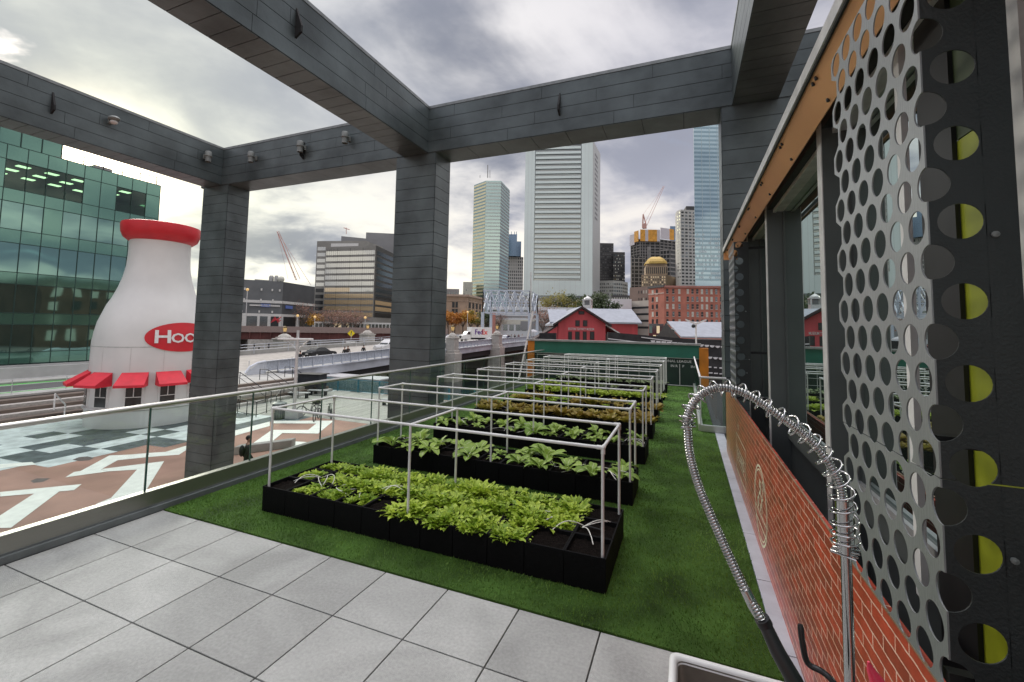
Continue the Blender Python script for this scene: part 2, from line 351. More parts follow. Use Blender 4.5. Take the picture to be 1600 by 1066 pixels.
def beam(name, x0, x1, y0, y1, seed):
    core = MB().box(x0, x1, y0, y1, ZB, ZT).build(name, m_dark, perg)
    mb = MB(); lx, ly = x1-x0, y1-y0; h = ZT-ZB-.05
    if ly > lx:
        clad(mb, (x1, y0, ZB), (0,1,0), (0,0,1), ly, h, .32, (1,0,0), 2.6, seed); clad(mb, (x0, y0, ZB), (0,1,0), (0,0,1), ly, h, .32, (-1,0,0), 2.6, seed+1)
        clad(mb, (x0, y0, ZB), (1,0,0), (0,1,0), lx, ly, .32, (0,0,-1), None, seed); clad(mb, (x0, y0, ZB), (1,0,0), (0,0,1), lx, h, .32, (0,-1,0), None, seed)
    else:
        clad(mb, (x0, y0, ZB), (1,0,0), (0,0,1), lx, h, .32, (0,-1,0), 2.6, seed); clad(mb, (x0, y1, ZB), (1,0,0), (0,0,1), lx, h, .32, (0,1,0), 2.6, seed+1)
        clad(mb, (x0, y0, ZB), (0,1,0), (1,0,0), ly, lx, .9, (0,0,-1), None, seed)
    c = mb.build('cladding', m_zinc, core)
    MB().box(x0-.02, x1+.02, y0-.02, y1+.02, ZT-.045, ZT+.03).build('cap_flashing', mat('cap flashing', (.24, .26, .26), .4, .5), core)
    return core
beam('beam', -15.93, -15.10, -9, 9.99, 11); beam('beam', -7.45, -6.63, -7, 9.99, 21); beam('beam', .97, 1.81, -7, 9.99, 31)
beam('beam', -16.2, 9.0, 10.0, 10.83, 41)
for i, x in enumerate((-16.08, -7.68, .755)):
    x1 = x+1.30; zb = -4.3
    pst = MB().box(x, x1, 10.02, 10.80, zb, ZB-.002).build('post', m_dark, perg); mb = MB(); H = ZB-zb-.01
    k = [(x, 10.02, zb), (1,0,0), (0,-1,0), 1.30], [(x, 10.80, zb), (1,0,0), (0,1,0), 1.30], [(x, 10.02, zb), (0,1,0), (-1,0,0), .78], [(x1, 10.02, zb), (0,1,0), (1,0,0), .78]
    for o, u, nn, W in k: clad(mb, o, u, (0,0,1), W, H, .32, nn, None, i, th=.012)
    mb.build('cladding', m_zinc, pst)
# triangular lifting brackets
def bracket(o, nrm):
    o = Vector(o); nn = Vector(nrm); mb = MB(); p = [o+Vector((0,0,.33)), o+Vector((0,0,-.25)), o+nn*.15+Vector((0,0,-.16)), o+nn*.15+Vector((0,0,-.04))]
    side = nn.cross(Vector((0,0,1)))*.02; mb.extr([q-side for q in p], side*2)
    return mb.build('lifting_bracket', m_dark, perg)
for y in (5.55, 1.2): bracket((-6.62, y, 7.58), (1,0,0)); bracket((-15.09, y, 7.6), (1,0,0))
bracket((-2.84, 9.99, 7.56), (0,-1,0)); bracket((-11.28, 9.99, 7.56), (0,-1,0))
# spotlights on the beams
m_lampg = mat('grey lamp housing', (.22, .24, .23), .5, .2)
def spot(name, loc, az, label, kind='can'):
    t = thing(name, label, 'spotlight', loc, 'lamps fixed to the pergola beams'); L = Vector(loc)
    dx = rotz((0,-1,0), az)
    MB().cbox(L+dx*.03+Vector((0,0,-.07)), .10, .06, .16, az).build('mount', m_lampg, t, bev=.01)
    c = L+dx*.2
    MB().bar(L+dx*.03, c, .022, 8).build('arm', m_lampg, t)
    if kind == 'can':
        MB().lathe([(.02,.17),(.085,.16),(.10,.12),(.10,.02),(.112,.015),(.112,-.01),(.085,-.012),(.085,-.19),(.075,-.19),(.075,-.05),(.0,-.05)], c, 20, False).build('housing', m_lampg, t, smooth=True)
        MB().lathe([(.0,-.06),(.074,-.06),(.074,-.062),(0,-.062)], c, 16, False).build('lens', m_white, t)
    else:
        MB().ball(c+Vector((0,0,.05)), .17, .13, .075, 16, 8).build('housing', m_lampg, t, smooth=True)
        MB().ball(c+Vector((0,0,-.05)), .10, .09, .06, 12, 6).build('lens', m_white, t, smooth=True)
    return t
spot('spotlight', (-13.42, 10.0-.01, 7.62), 0, 'left one of three grey canister lamps on the far cross beam')
spot('spotlight', (-11.22, 10.0-.01, 7.66), 0, 'grey canister lamp on the cross beam directly in front of a black triangular bracket')
spot('spotlight', (-9.42, 10.0-.01, 7.68), 0, 'grey canister lamp on the cross beam nearest the middle beam')
spot('dome_light', (-15.09, 6.75, 7.70), PI/2, 'flat grey dome lamp on the inside face of the left beam', 'dome')
spot('spotlight', (-15.09, 9.35, 7.66), PI/2, 'small grey canister lamp at the end of the left beam near the corner')
# ================================================================== TERRACE BUILDING
m_lampg = mat('grey lamp housing', (.22, .24, .23), .5, .2)
m_fin = mat('dark grey metal panel', (.125, .142, .138), .42, .35, .08, 1.5, .06, 200)
m_lite = mat('light edge trim', (.62, .62, .60), .45, .2)
m_orange = mat('copper toned soffit', (.90, .47, .22), .30, .15, .10, .9)
m_blackm = mat('black metal', (.018, .019, .02), .45, .3)
bld = thing('terrace_building', 'grey metal clad building with copper soffit and mirror windows along the right of the terrace', 'building', (1.5, 3, 0))
YE = 8.52
MB().box(1.02, 7, -6, YE, -4.3, .98).build('lower_wall', m_fin, bld)
MB().box(1.10, 7, -6, YE-.01, 3.52, 3.528).build('upper_wall', m_fin, bld)
MB().box(1.0, 7, YE-.25, YE, .98, 3.52).build('end_wall', m_fin, bld)
MB().box(.70, 7, -6, YE+.05, 3.53, 3.60).build('roof', m_blackm, bld)
MB().obox((.765, -6, 3.37), (-.120, 0, .135), (0, YE+6, 0), (.012, 0, .012)).build('soffit', m_orange, bld)
MB().box(.638, .654, -6, YE+.06, 3.515, 3.57).build('fascia', m_fin, bld)
MB().box(.628, .637, -6, YE+.06, 3.50, 3.575).build('fascia_edge', m_lite, bld)
MB().box(.6375, .648, -6, YE+.06, 3.485, 3.514).build('fascia_drip', m_blackm, bld)
MB().box(.64, .86, YE-.001, YE+.02, 3.36, 3.52).build('soffit_end', m_orange, bld)
for i in range(9):
    for dx, dz_, dy in ((.668, 3.476, 0), (.668, 3.476, .06), (.745, 3.390, .1)):
        y = .9+i*.9+dy
        if y > YE: continue
        MB().lathe([(.0,-.012),(.008,-.012),(.010,-.004),(.010,.006)], (dx, y, dz_), 8, False).build('screw', m_blackm, bld)
# window head, mullions, fins
MB().box(.845, 1.0, -6, YE-.3, 3.44, 3.50).build('window_head', m_blackm, bld)
MB().box(.90, .93, -6, YE-.3, 3.40, 3.437).box(.93, 1.0, -6, YE-.3, 3.41, 3.437).build('head_trim', m_lite, bld)
m_mirror = mirror('mirror window glass', (.80, .90, .88), (.03, .04, .035), .72, .0)
fins = [(3.32, 3.42), (5.40, 5.50), (6.98, 7.08)]
for a, b in fins:
    MB().box(.842, 1.05, a, b, .2, 3.495).build('pilaster', m_fin, bld)
    MB().box(.836, .8415, a+.004, b, .2, 3.495).build('lit_pilaster_face', m_lite, bld)  # pale strip: light falling on the fin's outer face put into colour
spans = [(-6, 1.5), (1.72, 3.32), (3.42, 5.40), (5.50, 6.98), (7.08, YE-.26)]
for a, b in spans:
    fr = MB().box(.985, 1.04, a+.01, b-.01, .985, 1.20).box(.985, 1.04, a+.01, a+.05, 1.2, 3.40).box(.985, 1.04, b-.05, b-.01, 1.2, 3.40).build('window', m_fin, bld)
    MB().box(1.0, 1.012, a+.05, b-.05, 1.20, 3.42).build('pane', m_mirror, fr)
    MB().box(.96, .984, a+.01, b-.01, 1.14, 1.20).build('sill', m_alu, fr)
# yellow green interior seen past the perforated box
MB().box(.925, .94, 2.06, 2.30, .3, 3.45).build('door_frame', m_blackm, bld); MB().box(.94, .985, 1.725, 2.06, 2.82, 3.45).build('door_frame', mat('dark olive green', (.05,.075,.03), .5), bld); MB().box(.94, .985, 1.725, 2.06, .3, 2.815).build('door_leaf', mat('lime green paint', (.30, .34, .02), .4), bld)
MB().box(.905, .995, 1.655, 1.715, .3, 3.49).build('door_frame', m_lite, bld)
MB().box(.90, .925, 2.38, 2.43, 1.0, 3.45).build('inner_mullion', m_white, bld)
# perforated screen boxes
m_perf = mat('perforated zinc sheet', (.33, .35, .35), .40, .5, .07, 2., .12, 120, stretch=(1,1,.2))
def perfsheet(pl, i0, i1, z0, z1, zph, clipL=None, c=.0625, v=.2125, r=.0475):
    """holed sheet in local (s,z): returns MB with s as x"""
    mb = MB(); h1, h2 = v/3, v/6; hexv = [(0,h1),(-c,h2),(-c,-h2),(0,-h1),(c,-h2),(c,h2)]; N = 24
    for i in pl:
        j0 = int((z0-zph)/v)-2; j1 = int((z1-zph)/v)+2
        for j in range(j0, j1):
            cz = zph+j*v+(v/2 if i % 2 else 0); cxx = i*c
            if cz < z0-v or cz > z1+v: continue
            inner = []; outer = []
            for k in range(N):
                a = PI/2+2*PI*k/N; inner.append((cxx+r*math.cos(a), 0, cz+r*math.sin(a)))
                e = k*6/N; q = int(e) % 6; t = e-int(e); p0, p1 = hexv[q], hexv[(q+1) % 6]
                outer.append((cxx+p0[0]*(1-t)+p1[0]*t, 0, cz+p0[1]*(1-t)+p1[1]*t))
            mb.add(inner+outer, [(k, (k+1)%N, N+(k+1)%N, N+k) for k in range(N)])
    return mb
def clip(mb, planes):
    bm = bmesh.new(); vv = [bm.verts.new(v) for v in mb.v]
    for f in mb.f:
        try: bm.faces.new([vv[i] for i in f])
        except ValueError: pass
    bmesh.ops.remove_doubles(bm, verts=bm.verts, dist=1e-5)
    for cpt, nn in planes: bmesh.ops.bisect_plane(bm, geom=bm.verts[:]+bm.edges[:]+bm.faces[:], plane_co=cpt, plane_no=nn, clear_outer=True)
    bm.verts.index_update(); o = MB(); o.v = [v.co.copy() for v in bm.verts]; o.f = [tuple(v.index for v in f.verts) for f in bm.faces]; bm.free(); return o
def perfbox(y0, label, seam=True, npx=.612):
    t = thing('perforated_screen', label, 'metal screen', (npx, y0, 1.0), 'perforated boxes in front of the windows')
    z0, z1 = 1.185, 3.30; zph = 2.1+1.011*npx; zse = 2.1-.611*npx
    A = perfsheet(range(0, 12), 0, 0, z0, z1, zph)
    A = clip(A, [((0,0,0), (-1,0,0)), ((0,0,z1), (0,0,1)), ((0,0,z0), (0,0,-1))] + [])
    zs = [(z0, zse-.002), (zse+.002, z1)]
    for za, zb_ in zs:
        P = clip(A, [((0,0,zb_), (0,0,1)), ((0,0,za), (0,0,-1))]); P = MB().add([(npx, y0+v.x, v.z) for v in P.v], P.f)
        P.build('side_sheet', m_perf, t, solid=.004)
    B = perfsheet((0, 1), 0, 0, z0, z1, zph); B = clip(B, [((0,0,0), (-1,0,0)), ((.114,0,0), (1,0,0)), ((0,0,z1), (0,0,1)), ((0,0,z0), (0,0,-1))])
    # plain sheet beyond the two hole columns: ragged hexagon edge is closed by a flush strip
    for za, zb_ in zs:
        P = clip(B, [((0,0,zb_), (0,0,1)), ((0,0,za), (0,0,-1))]); Q = MB().add([(npx+.002+v.x, y0, v.z) for v in P.v], P.f); Q.build('front_sheet', m_perfd, t, solid=.004)
        bb = MB()
        c, v_ = .0625, .2125; h1, h2 = v_/3, v_/6
        j = -12
        poly = []
        bb.box(npx+.1145, npx+.178, y0-.002, y0+.002, za, zb_)
        # triangles between hexagon tips and the strip
        for j in range(-14, 14):
            cz = zph+j*v_
            if cz-h1 < za or cz+h1 > zb_: pass
            a = [(npx+.002+c, y0, cz+h2), (npx+.002+c, y0, cz-h2)]
            q = [(npx+.002+c, cz-h2), (npx+.002+c, cz+h2), (npx+.002+.113, cz+h2+(.113-c)/c*(h1-h2)), (npx+.002+.113, cz-h2-(.113-c)/c*(h1-h2))]
            q = [(x, min(max(z, za), zb_)) for x, z in q]
            if max(z for _, z in q)-min(z for _, z in q) < .002: continue
            bb.extr([(x, y0-.002, z) for x, z in q], (0, .004, 0))
        if bb.v: bb.build('front_sheet_strip', m_perfd, t)
    for z in (): MB().lathe([(0,0),(.011,0),(.011,.006),(0,.009)], (0,0,0), 6, False)
    for z in (1.55, 2.36):
        q = MB().lathe([(.0,.0),(.008,.0),(.008,.006),(.0,.008)], (0,0,0), 10, False); q.v = [Vector((npx+.13+v.x, y0-.003-v.z, z+v.y)) for v in q.v]; q.build('bolt', m_lampg, t)
    for z in (1.2, 1.80, 3.2):
        MB().box(npx+.01, .98, y0+.03, y0+.06, z, z+.03).build('bracket', m_blackm, t)
    return t
m_perfd = mat('shaded zinc return', (.042, .048, .048), .42, .4, .12, 3, .15, 120)  # same folded zinc as the side sheet, with its shade put into the colour
perfbox(1.4875, 'tall folded sheet of perforated zinc right beside the camera')
perfbox(6.49, 'small looking perforated metal box at the far end of the window row')
# ---- brick printed panel under the windows
def brickmat():
    m = bpy.data.materials.new('printed brick panel'); m.use_nodes = True; n = m.node_tree.nodes; l = m.node_tree.links; b = n['Principled BSDF']
    tc = n.new('ShaderNodeTexCoord'); sp = n.new('ShaderNodeSeparateXYZ'); l.new(tc.outputs['Object'], sp.inputs[0]); cb = n.new('ShaderNodeCombineXYZ')
    l.new(sp.outputs[1], cb.inputs[0]); l.new(sp.outputs[2], cb.inputs[1])
    wb = n.new('ShaderNodeTexNoise'); wb.inputs['Scale'].default_value = 14; l.new(cb.outputs[0], wb.inputs['Vector'])
    ws = n.new('ShaderNodeVectorMath'); ws.operation = 'SCALE'; ws.inputs['Scale'].default_value = .012; l.new(wb.outputs['Color'], ws.inputs[0])
    wa = n.new('ShaderNodeVectorMath'); wa.operation = 'ADD'; l.new(cb.outputs[0], wa.inputs[0]); l.new(ws.outputs[0], wa.inputs[1])
    br = n.new('ShaderNodeTexBrick'); l.new(wa.outputs[0], br.inputs['Vector']); br.inputs['Scale'].default_value = 1
    br.inputs['Brick Width'].default_value = .20; br.inputs['Row Height'].default_value = .058; br.inputs['Mortar Size'].default_value = .0038; br.inputs['Mortar Smooth'].default_value = .35
    br.inputs['Color1'].default_value = (.52, .078, .042, 1); br.inputs['Color2'].default_value = (.22, .050, .032, 1); br.inputs['Mortar'].default_value = (.88, .58, .43, 1); br.inputs['Bias'].default_value = -.25
    nz = n.new('ShaderNodeTexNoise'); nz.inputs['Scale'].default_value = 7; nz.inputs['Detail'].default_value = 9; nz.inputs['Roughness'].default_value = .7; l.new(cb.outputs[0], nz.inputs['Vector'])
    mx = n.new('ShaderNodeMix'); mx.data_type = 'RGBA'; mx.blend_type = 'OVERLAY'; mx.inputs[0].default_value = .8; l.new(br.outputs[0], mx.inputs[6]); l.new(nz.outputs[0], mx.inputs[7])
    # colour turns ochre towards the far end and the lower edge
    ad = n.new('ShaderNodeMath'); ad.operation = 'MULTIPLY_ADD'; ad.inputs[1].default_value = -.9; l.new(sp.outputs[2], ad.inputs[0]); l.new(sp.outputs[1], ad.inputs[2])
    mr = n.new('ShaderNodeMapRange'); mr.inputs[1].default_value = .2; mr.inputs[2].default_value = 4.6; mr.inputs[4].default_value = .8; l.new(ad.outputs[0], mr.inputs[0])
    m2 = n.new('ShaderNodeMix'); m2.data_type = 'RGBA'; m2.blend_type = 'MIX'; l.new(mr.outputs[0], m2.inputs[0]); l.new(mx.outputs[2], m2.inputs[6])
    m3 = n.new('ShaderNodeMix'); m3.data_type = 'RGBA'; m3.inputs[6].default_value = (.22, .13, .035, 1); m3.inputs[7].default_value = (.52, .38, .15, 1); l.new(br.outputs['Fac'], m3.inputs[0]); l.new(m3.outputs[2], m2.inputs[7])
    l.new(m2.outputs[2], b.inputs['Base Color']); b.inputs['Roughness'].default_value = .32
    bp = n.new('ShaderNodeBump'); bp.inputs['Strength'].default_value = .12; bp.inputs['Distance'].default_value = .003; bp.invert = True; l.new(br.outputs['Fac'], bp.inputs['Height']); l.new(bp.outputs[0], b.inputs['Normal'])
    return m
bp = thing('brick_wall', 'low wall panel printed with red brick and cream emblems running along the terrace', 'low wall', (.64, 4, 0))
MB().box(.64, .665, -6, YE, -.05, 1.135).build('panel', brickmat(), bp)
MB().box(.637, .645, -6, YE+.003, 1.136, 1.142).build('top_trim', mat('copper trim', (.45, .30, .20), .4, .4), bp)
m_cream = mat('cream print', (.85, .80, .58), .5)
def ring(c, ry, rz, wd, n=48, a0=0, a1=2*PI):
    mb = MB(); vs = []
    for i in range(n+1):
        a = a0+(a1-a0)*i/n
        vs += [(.6385, c[0]+ry*math.cos(a), c[1]+rz*math.sin(a)), (.6385, c[0]+(ry-wd)*math.cos(a), c[1]+(rz-wd)*math.sin(a))]
    return mb.add(vs, [(2*i, 2*i+1, 2*i+3, 2*i+2) for i in range(n)])
e = ring((4.78,.47), .37, .36, .022); e.merge(ring((4.78,.47), .33, .32, .014))
# standing figure with raised mug, drawn with strokes, above a ribbon
def stroke(pts, wd): 
    wd *= 1.35
    mb = MB()
    for (a, b) in zip(pts[:-1], pts[1:]):
        d = Vector((0, b[0]-a[0], b[1]-a[1])); q = Vector((0, -d.z, d.y)).normalized()*wd/2; A = Vector((.6380, *a)); B = Vector((.6380, *b)); mb.add([A-q, A+q, B+q, B-q], [(0,1,2,3)])
    return mb
cy, cz = 4.78, .47
for pts, wd in (([(cy-.10, cz-.05), (cy-.07, cz+.08), (cy, cz+.12), (cy+.08, cz+.07), (cy+.10, cz-.05)], .02), ([(cy-.02, cz+.12), (cy-.03, cz+.2), (cy+.03, cz+.22), (cy+.04, cz+.14)], .022),
    ([(cy-.08, cz+.06), (cy-.15, cz+.10), (cy-.16, cz+.2)], .018), ([(cy-.19, cz+.19), (cy-.13, cz+.19), (cy-.13, cz+.25), (cy-.19, cz+.25), (cy-.19, cz+.19)], .012),
    ([(cy+.08, cz+.05), (cy+.17, cz+.0), (cy+.12, cz-.06)], .018), ([(cy-.30, cz-.09), (cy+.30, cz-.09)], .012), ([(cy-.30, cz-.19), (cy+.30, cz-.19)], .012), ([(cy-.04, cz+.02), (cy+.0, cz-.06)], .02)):
    e.merge(stroke(pts, wd))
e.build('round_emblem', m_cream, bp)
e = MB(); y0, y1, z0, z1 = 5.86, 6.86, .20, .70
for za, zb_ in ((.20,.215),(.34,.352),(.52,.532),(.685,.70)): e.add([(.6382,y0,za),(.6382,y1,za),(.6382,y1,zb_),(.6382,y0,zb_)], [(0,1,2,3)])
for ya in (y0, y1-.02): e.add([(.6380,ya,z0),(.6380,ya+.02,z0),(.6380,ya+.02,z1),(.6380,ya,z1)], [(0,1,2,3)])
e.merge(place(text_mb('BOARD', .17, .006, ext=1.35), (.6378, 6.36, .435), (0,-1,0), (0,0,1)))
for k in range(5):
    a, b = PI/2+k*2*PI/5, PI/2+(k+2)*2*PI/5; e.merge(stroke([(6.60+.055*math.cos(a), .82+.055*math.sin(a)), (6.60+.055*math.cos(b), .82+.055*math.sin(b))], .012))
e.build('lettered_emblem', m_cream, bp)
# glass guard piece at the far end of the strip and its long rail
gd_ = thing('glass_guard', 'short glass guard with white rail closing the gap beside the brick panel', 'railing', (.3, 10, 0))
GXX = .27
MB().box(GXX, .74, 9.90, 9.98, 0.02, .15).build('base_shoe', m_steel, gd_, bev=.003)
MB().box(GXX-.04, GXX+.04, 9.99, 17.4, .0, .15).build('base_shoe', m_steel, gd_, bev=.003)
MB().box(GXX+.01, .74, 9.934, 9.946, .15, 1.10).build('glass_pane', m_guard, gd_)
for k in range(6): MB().box(GXX-.006, GXX+.006, 10.0+k*1.23, 11.21+k*1.23, .15, 1.10).build('glass_pane', m_guard, gd_)
MB().tube([(.76, 9.94, 1.12), (GXX, 9.94, 1.12), (GXX, 17.3, 1.12)], .022, 12).build('handrail', m_white, gd_, smooth=True)
MB().box(GXX-.012, GXX+.012, 9.93, 9.955, .15, 1.1).build('post', m_white, gd_)
# ================================================================== PLANTER BEDS
m_crate = mat('black plastic crate', (.0035, .0035, .004), .7, 0, .1, 20, .3, 60, spec=.12)
m_soil = mat('potting soil', (.0035, .003, .003), .95, 0, .5, 70, 1., 150, col2=(.016,.012,.010), spec=.05)
m_pvc = mat('white pvc pipe', (.66, .67, .65), .38, 0, .06, 8)
m_drip = mat('drip tubing', (.68, .68, .62), .5)
CW = .3455
def mk_crate():
    mb = MB(); w = CW-.001; h = .272; t = .014
    a = w/2
    # tapered walls: outer prism minus inner
    def ringq(z, s): return [(-s,-s,z),(s,-s,z),(s,s,z),(-s,s,z)]
    lv = [ringq(0,a-.003), ringq(h-.03,a-.001), ringq(h-.028,a), ringq(h,a), ringq(h,a-t), ringq(h-.05,a-t-.002)]
    vs = [p for r in lv for p in r]; fs = [(0,3,2,1)]
    for i in range(len(lv)-1): fs += [(i*4+j, i*4+(j+1)%4, i*4+4+(j+1)%4, i*4+4+j) for j in range(4)]
    mb.add(vs, fs); return mb
def vent(dirs):      # drainage notch emblem low on a side
    mb = MB()
    for s_ in (1,):
        q = CW/2-.011
        for (cx_, cz_, r) in ((0,.075,.016),):
            p = [(cx_-r*1.3, -q-.002, cz_), (cx_, -q-.0025, cz_+r*.55), (cx_+r*1.3, -q-.002, cz_), (cx_, -q-.002, cz_-r*.55)]
            mb.extr(p, (0,-.003,0))
    return mb
proto_crate = mk_crate().build('crate', m_crate, None, bev=.004); proto_soil_me = None
notch_me = vent(0).build('drain_notch', mat('worn grey plastic', (.10, .10, .10), .5), None)
soil_mb = MB(); nn_ = 7; rs = random.Random(5); sw = CW/2-.015
pts = [(-sw+2*sw*i/nn_, -sw+2*sw*j/nn_, .235+rs.uniform(-.008, .008)) for j in range(nn_+1) for i in range(nn_+1)]
soil_mb.add(pts, [(j*(nn_+1)+i, j*(nn_+1)+i+1, (j+1)*(nn_+1)+i+1, (j+1)*(nn_+1)+i) for j in range(nn_) for i in range(nn_)])
soil0 = soil_mb.build('soil', m_soil, None, smooth=True)
BX1 = -.598
def bed(y0, rows, label, ncol=11):
    t = thing('planter_bed', label, 'planter', (BX1-ncol*CW/2, y0+rows*CW/2, .012), 'black crate planter beds standing in rows on the turf')
    for r in range(rows):
        for c in range(ncol):
            for src in (proto_crate,):
                o = src.copy(); COL.objects.link(o); o.parent = t
                o.location = ((c-(ncol-1)/2)*CW, (r-(rows-1)/2)*CW, rs.uniform(-.001, .001)); o.rotation_euler = (0,0,rs.uniform(-.006,.006))
                s_ = soil0.copy(); COL.objects.link(s_); s_.parent = o; s_.rotation_euler = (0,0,PI/2*rs.randrange(4))
                if r == 0:
                    q = notch_me.copy(); COL.objects.link(q); q.parent = o
                if c == ncol-1:
                    q = notch_me.copy(); COL.objects.link(q); q.parent = o; q.rotation_euler = (0,0,PI/2)
    return t
def drip(t, y0, rows, seed, n=4):
    rd = random.Random(seed); z = .262
    for k in range(n):
        x = BX1-.25-rd.uniform(0, 3.3); y = y0+rows*CW*rd.uniform(.3, .7)
        for q in range(rd.choice((2, 3))):
            a = rd.uniform(0, 2*PI); pts = []; cur = rd.uniform(-5, 5); px_, py_ = x, y
            for s_ in range(11):
                pts.append((px_, py_, z+.02*math.sin(s_*PI/10)+.01)); px_ += math.cos(a)*.032; py_ += math.sin(a)*.026; a += cur*.032
                px_ = min(max(px_, BX1-11*CW+.03), BX1-.03); py_ = min(max(py_, y0+.03), y0+rows*CW-.03)
            MB().tube(pts, .0036, 6).build('drip_tube', m_drip, t, smooth=True)
    ym = y0+rows*CW/2
    for x0_, k_ in ((BX1-.30, 4), (BX1-3.42, 5), (BX1-2.25, 2)):
        for q in range(k_):
            a = rd.uniform(0, 2*PI); cur = rd.uniform(-7, 7); px_, py_ = x0_, ym+rd.uniform(-.05, .05); pts = []
            for s_ in range(12):
                pts.append((px_, py_, z+.015+.05*math.sin(s_*PI/11))); px_ += math.cos(a)*.03; py_ += math.sin(a)*.028; a += cur*.03
                px_ = min(max(px_, BX1-11*CW+.03), BX1-.03); py_ = min(max(py_, y0+.03), y0+rows*CW-.03)
            MB().tube(pts, .0042, 6).build('drip_tube', m_drip, t, smooth=True)
    MB().tube([(BX1-.1-3.5*i/24, ym+.012*math.sin(i*1.7), z+.008+.004*math.sin(i)) for i in range(25)], .006, 6).build('feed_pipe', mat('black hose', (.02,.02,.02), .5), t, smooth=True)
def frame(y0, y1, label, xl=-4.36, xm=-2.5, xr=-.635, z=1.13, zb=.2):
    t = thing('pipe_frame', label, 'pipe frame', ((xl+xr)/2, (y0+y1)/2, .25), 'white pipe frames over the planter beds'); r = .0138
    for y in (y0, y1): MB().bar((xl, y, z), (xr, y, z), r, 12).build('long_rail', m_pvc, t, smooth=True)
    for x in (xl, xm, xr): MB().bar((x, y0, z), (x, y1, z), r, 12).build('cross_rail', m_pvc, t, smooth=True)
    for y in (y0, y1):
        for x in (xl, xm, xr): MB().bar((x, y, zb), (x+rs.uniform(-.006,.006), y, z), r*.93, 12).build('leg', m_pvc, t, smooth=True)
        for x in (xl, xr):
            MB().ball((x, y, z), .020, n=12, m=8).bar((x, y, z-.05), (x, y, z), .0178, 12).bar((x, y, z), (x+(.05 if x == xl else -.05), y, z), .0178, 12).bar((x, y, z), (x, y+(.05 if y == y0 else -.05), z), .0178, 12).build('elbow', m_pvc, t, smooth=True)
    return t
BEDS = [(3.575, 3), (5.42, 2), (7.10, 2), (8.78, 2), (10.42, 2), (12.06, 2), (13.7, 2), (15.35, 2)]
ordn = ['nearest', 'second', 'third', 'fourth', 'fifth', 'sixth', 'seventh', 'eighth and farthest']
what = ['packed with bright green lettuce', 'with big leafy chard plants', 'with pale ribbed chard seedlings', 'with bronze brown lettuce', 'with mixed brown and green lettuce', 'with a dense yellow green lettuce row', 'with sparse greens', 'with grey green herbs']
for i, (y0, rows) in enumerate(BEDS):
    b = bed(y0, rows, 'long black planter bed %s, %s from the camera' % (what[i], ordn[i]))
    if i < 4: drip(b, y0, rows, 40+i, 5 if i == 0 else 3)
    frame(y0+.05, y0+rows*CW-.06, 'white pipe frame standing over the %s planter bed from the camera' % ordn[i], xl=-4.36 if i != 7 else -4.1, xr=-.635, xm=-2.5+.03*i)
for o in (proto_crate, soil0, notch_me): bpy.data.objects.remove(o)
# ---- plants
def leaf(mb, base, az, ln, wd, lift, droop, wav=0., fold=.25, seg=4, rd=random, stem=.25, twist=0.):
    pts = []; p = Vector(base); a = lift; d = Vector((math.cos(az), math.sin(az), 0)); sd_ = Vector((-math.sin(az), math.cos(az), 0)); k0 = len(mb.v); vs = []; uvs = []
    st = ln/seg
    for i in range(seg+1):
        t = i/seg
        if t < stem: wv = wd*.10
        else: u = (t-stem)/(1-stem); wv = wd*.5*math.sin(PI*min(1, u*.86+.14))**.7 + (0 if u < .98 else -wd*.12)
        up = Vector((0,0,1))*math.cos(a)-d*math.sin(a)
        s2 = (sd_*math.cos(twist*t)+up*math.sin(twist*t))
        w1 = wv*(1+wav*rd.uniform(-.5, .5)); w2 = wv*(1+wav*rd.uniform(-.5, .5)); hz = wv*fold
        vs += [p-s2*w1+up*(hz+wav*rd.uniform(-.5,.5)*wv), p, p+s2*w2+up*(hz+wav*rd.uniform(-.5,.5)*wv)]
        uvs += [(0,t), (.5,t), (1,t)]
        p = p+(d*math.cos(a)+Vector((0,0,1))*math.sin(a))*st; a -= droop/seg
    fs = []
    for i in range(seg):
        b = i*3; fs += [(b, b+1, b+4, b+3), (b+1, b+2, b+5, b+4)]
    for i, u in enumerate(uvs): mb.uv[k0+i] = u
    mb.add(vs, fs)
def build_plant(mb, name, m, smooth=True):
    o = mb.build(name, m, None); me = o.data
    uvl = me.uv_layers.new(name='UVMap')
    for lp in me.loops: uvl.data[lp.index].uv = mb.uv.get(lp.vertex_index, (0,0))
    if smooth: me.shade_smooth()
    return o
rp = random.Random(11)
def lettuce(n, R, L, W, seed, spread=.05):
    rd = random.Random(seed); mb = MB()
    for k in range(n):
        f = k/n; a = k*2.399+rd.uniform(-.4,.4); r = spread*math.sqrt(rd.random()); 
        ln = L*rd.uniform(.7, 1.15)*(.7+.5*f); lift = rd.uniform(1.05, 1.5)-f*.5
        leaf(mb, (r*math.cos(a), r*math.sin(a), -.005), a, ln, W*rd.uniform(.7, 1.2), lift, rd.uniform(.5, 1.5), .9, .3, 5, rd, .28, rd.uniform(-.7,.7))
    return mb
def chard(n, L, W, seed):
    rd = random.Random(seed); mb = MB()
    for k in range(n):
        f = k/n; a = k*2.399+rd.uniform(-.5,.5)
        leaf(mb, (.012*math.cos(a), .012*math.sin(a), 0), a, L*rd.uniform(.75, 1.15)*(.75+.35*f), W*rd.uniform(.8, 1.15), rd.uniform(1.15, 1.5)-f*.75, rd.uniform(.9, 2.0), .22, .22, 7, rd, .34, rd.uniform(-.5,.5))
    return mb
m_l1 = leafmat('bright lettuce leaf', (.14, .27, .015), (.56, .70, .09))
m_l2 = leafmat('chard leaf', (.15, .28, .035), (.36, .50, .10), (.55, .62, .32))
m_l3 = leafmat('bronze lettuce leaf', (.26, .16, .03), (.36, .33, .06))
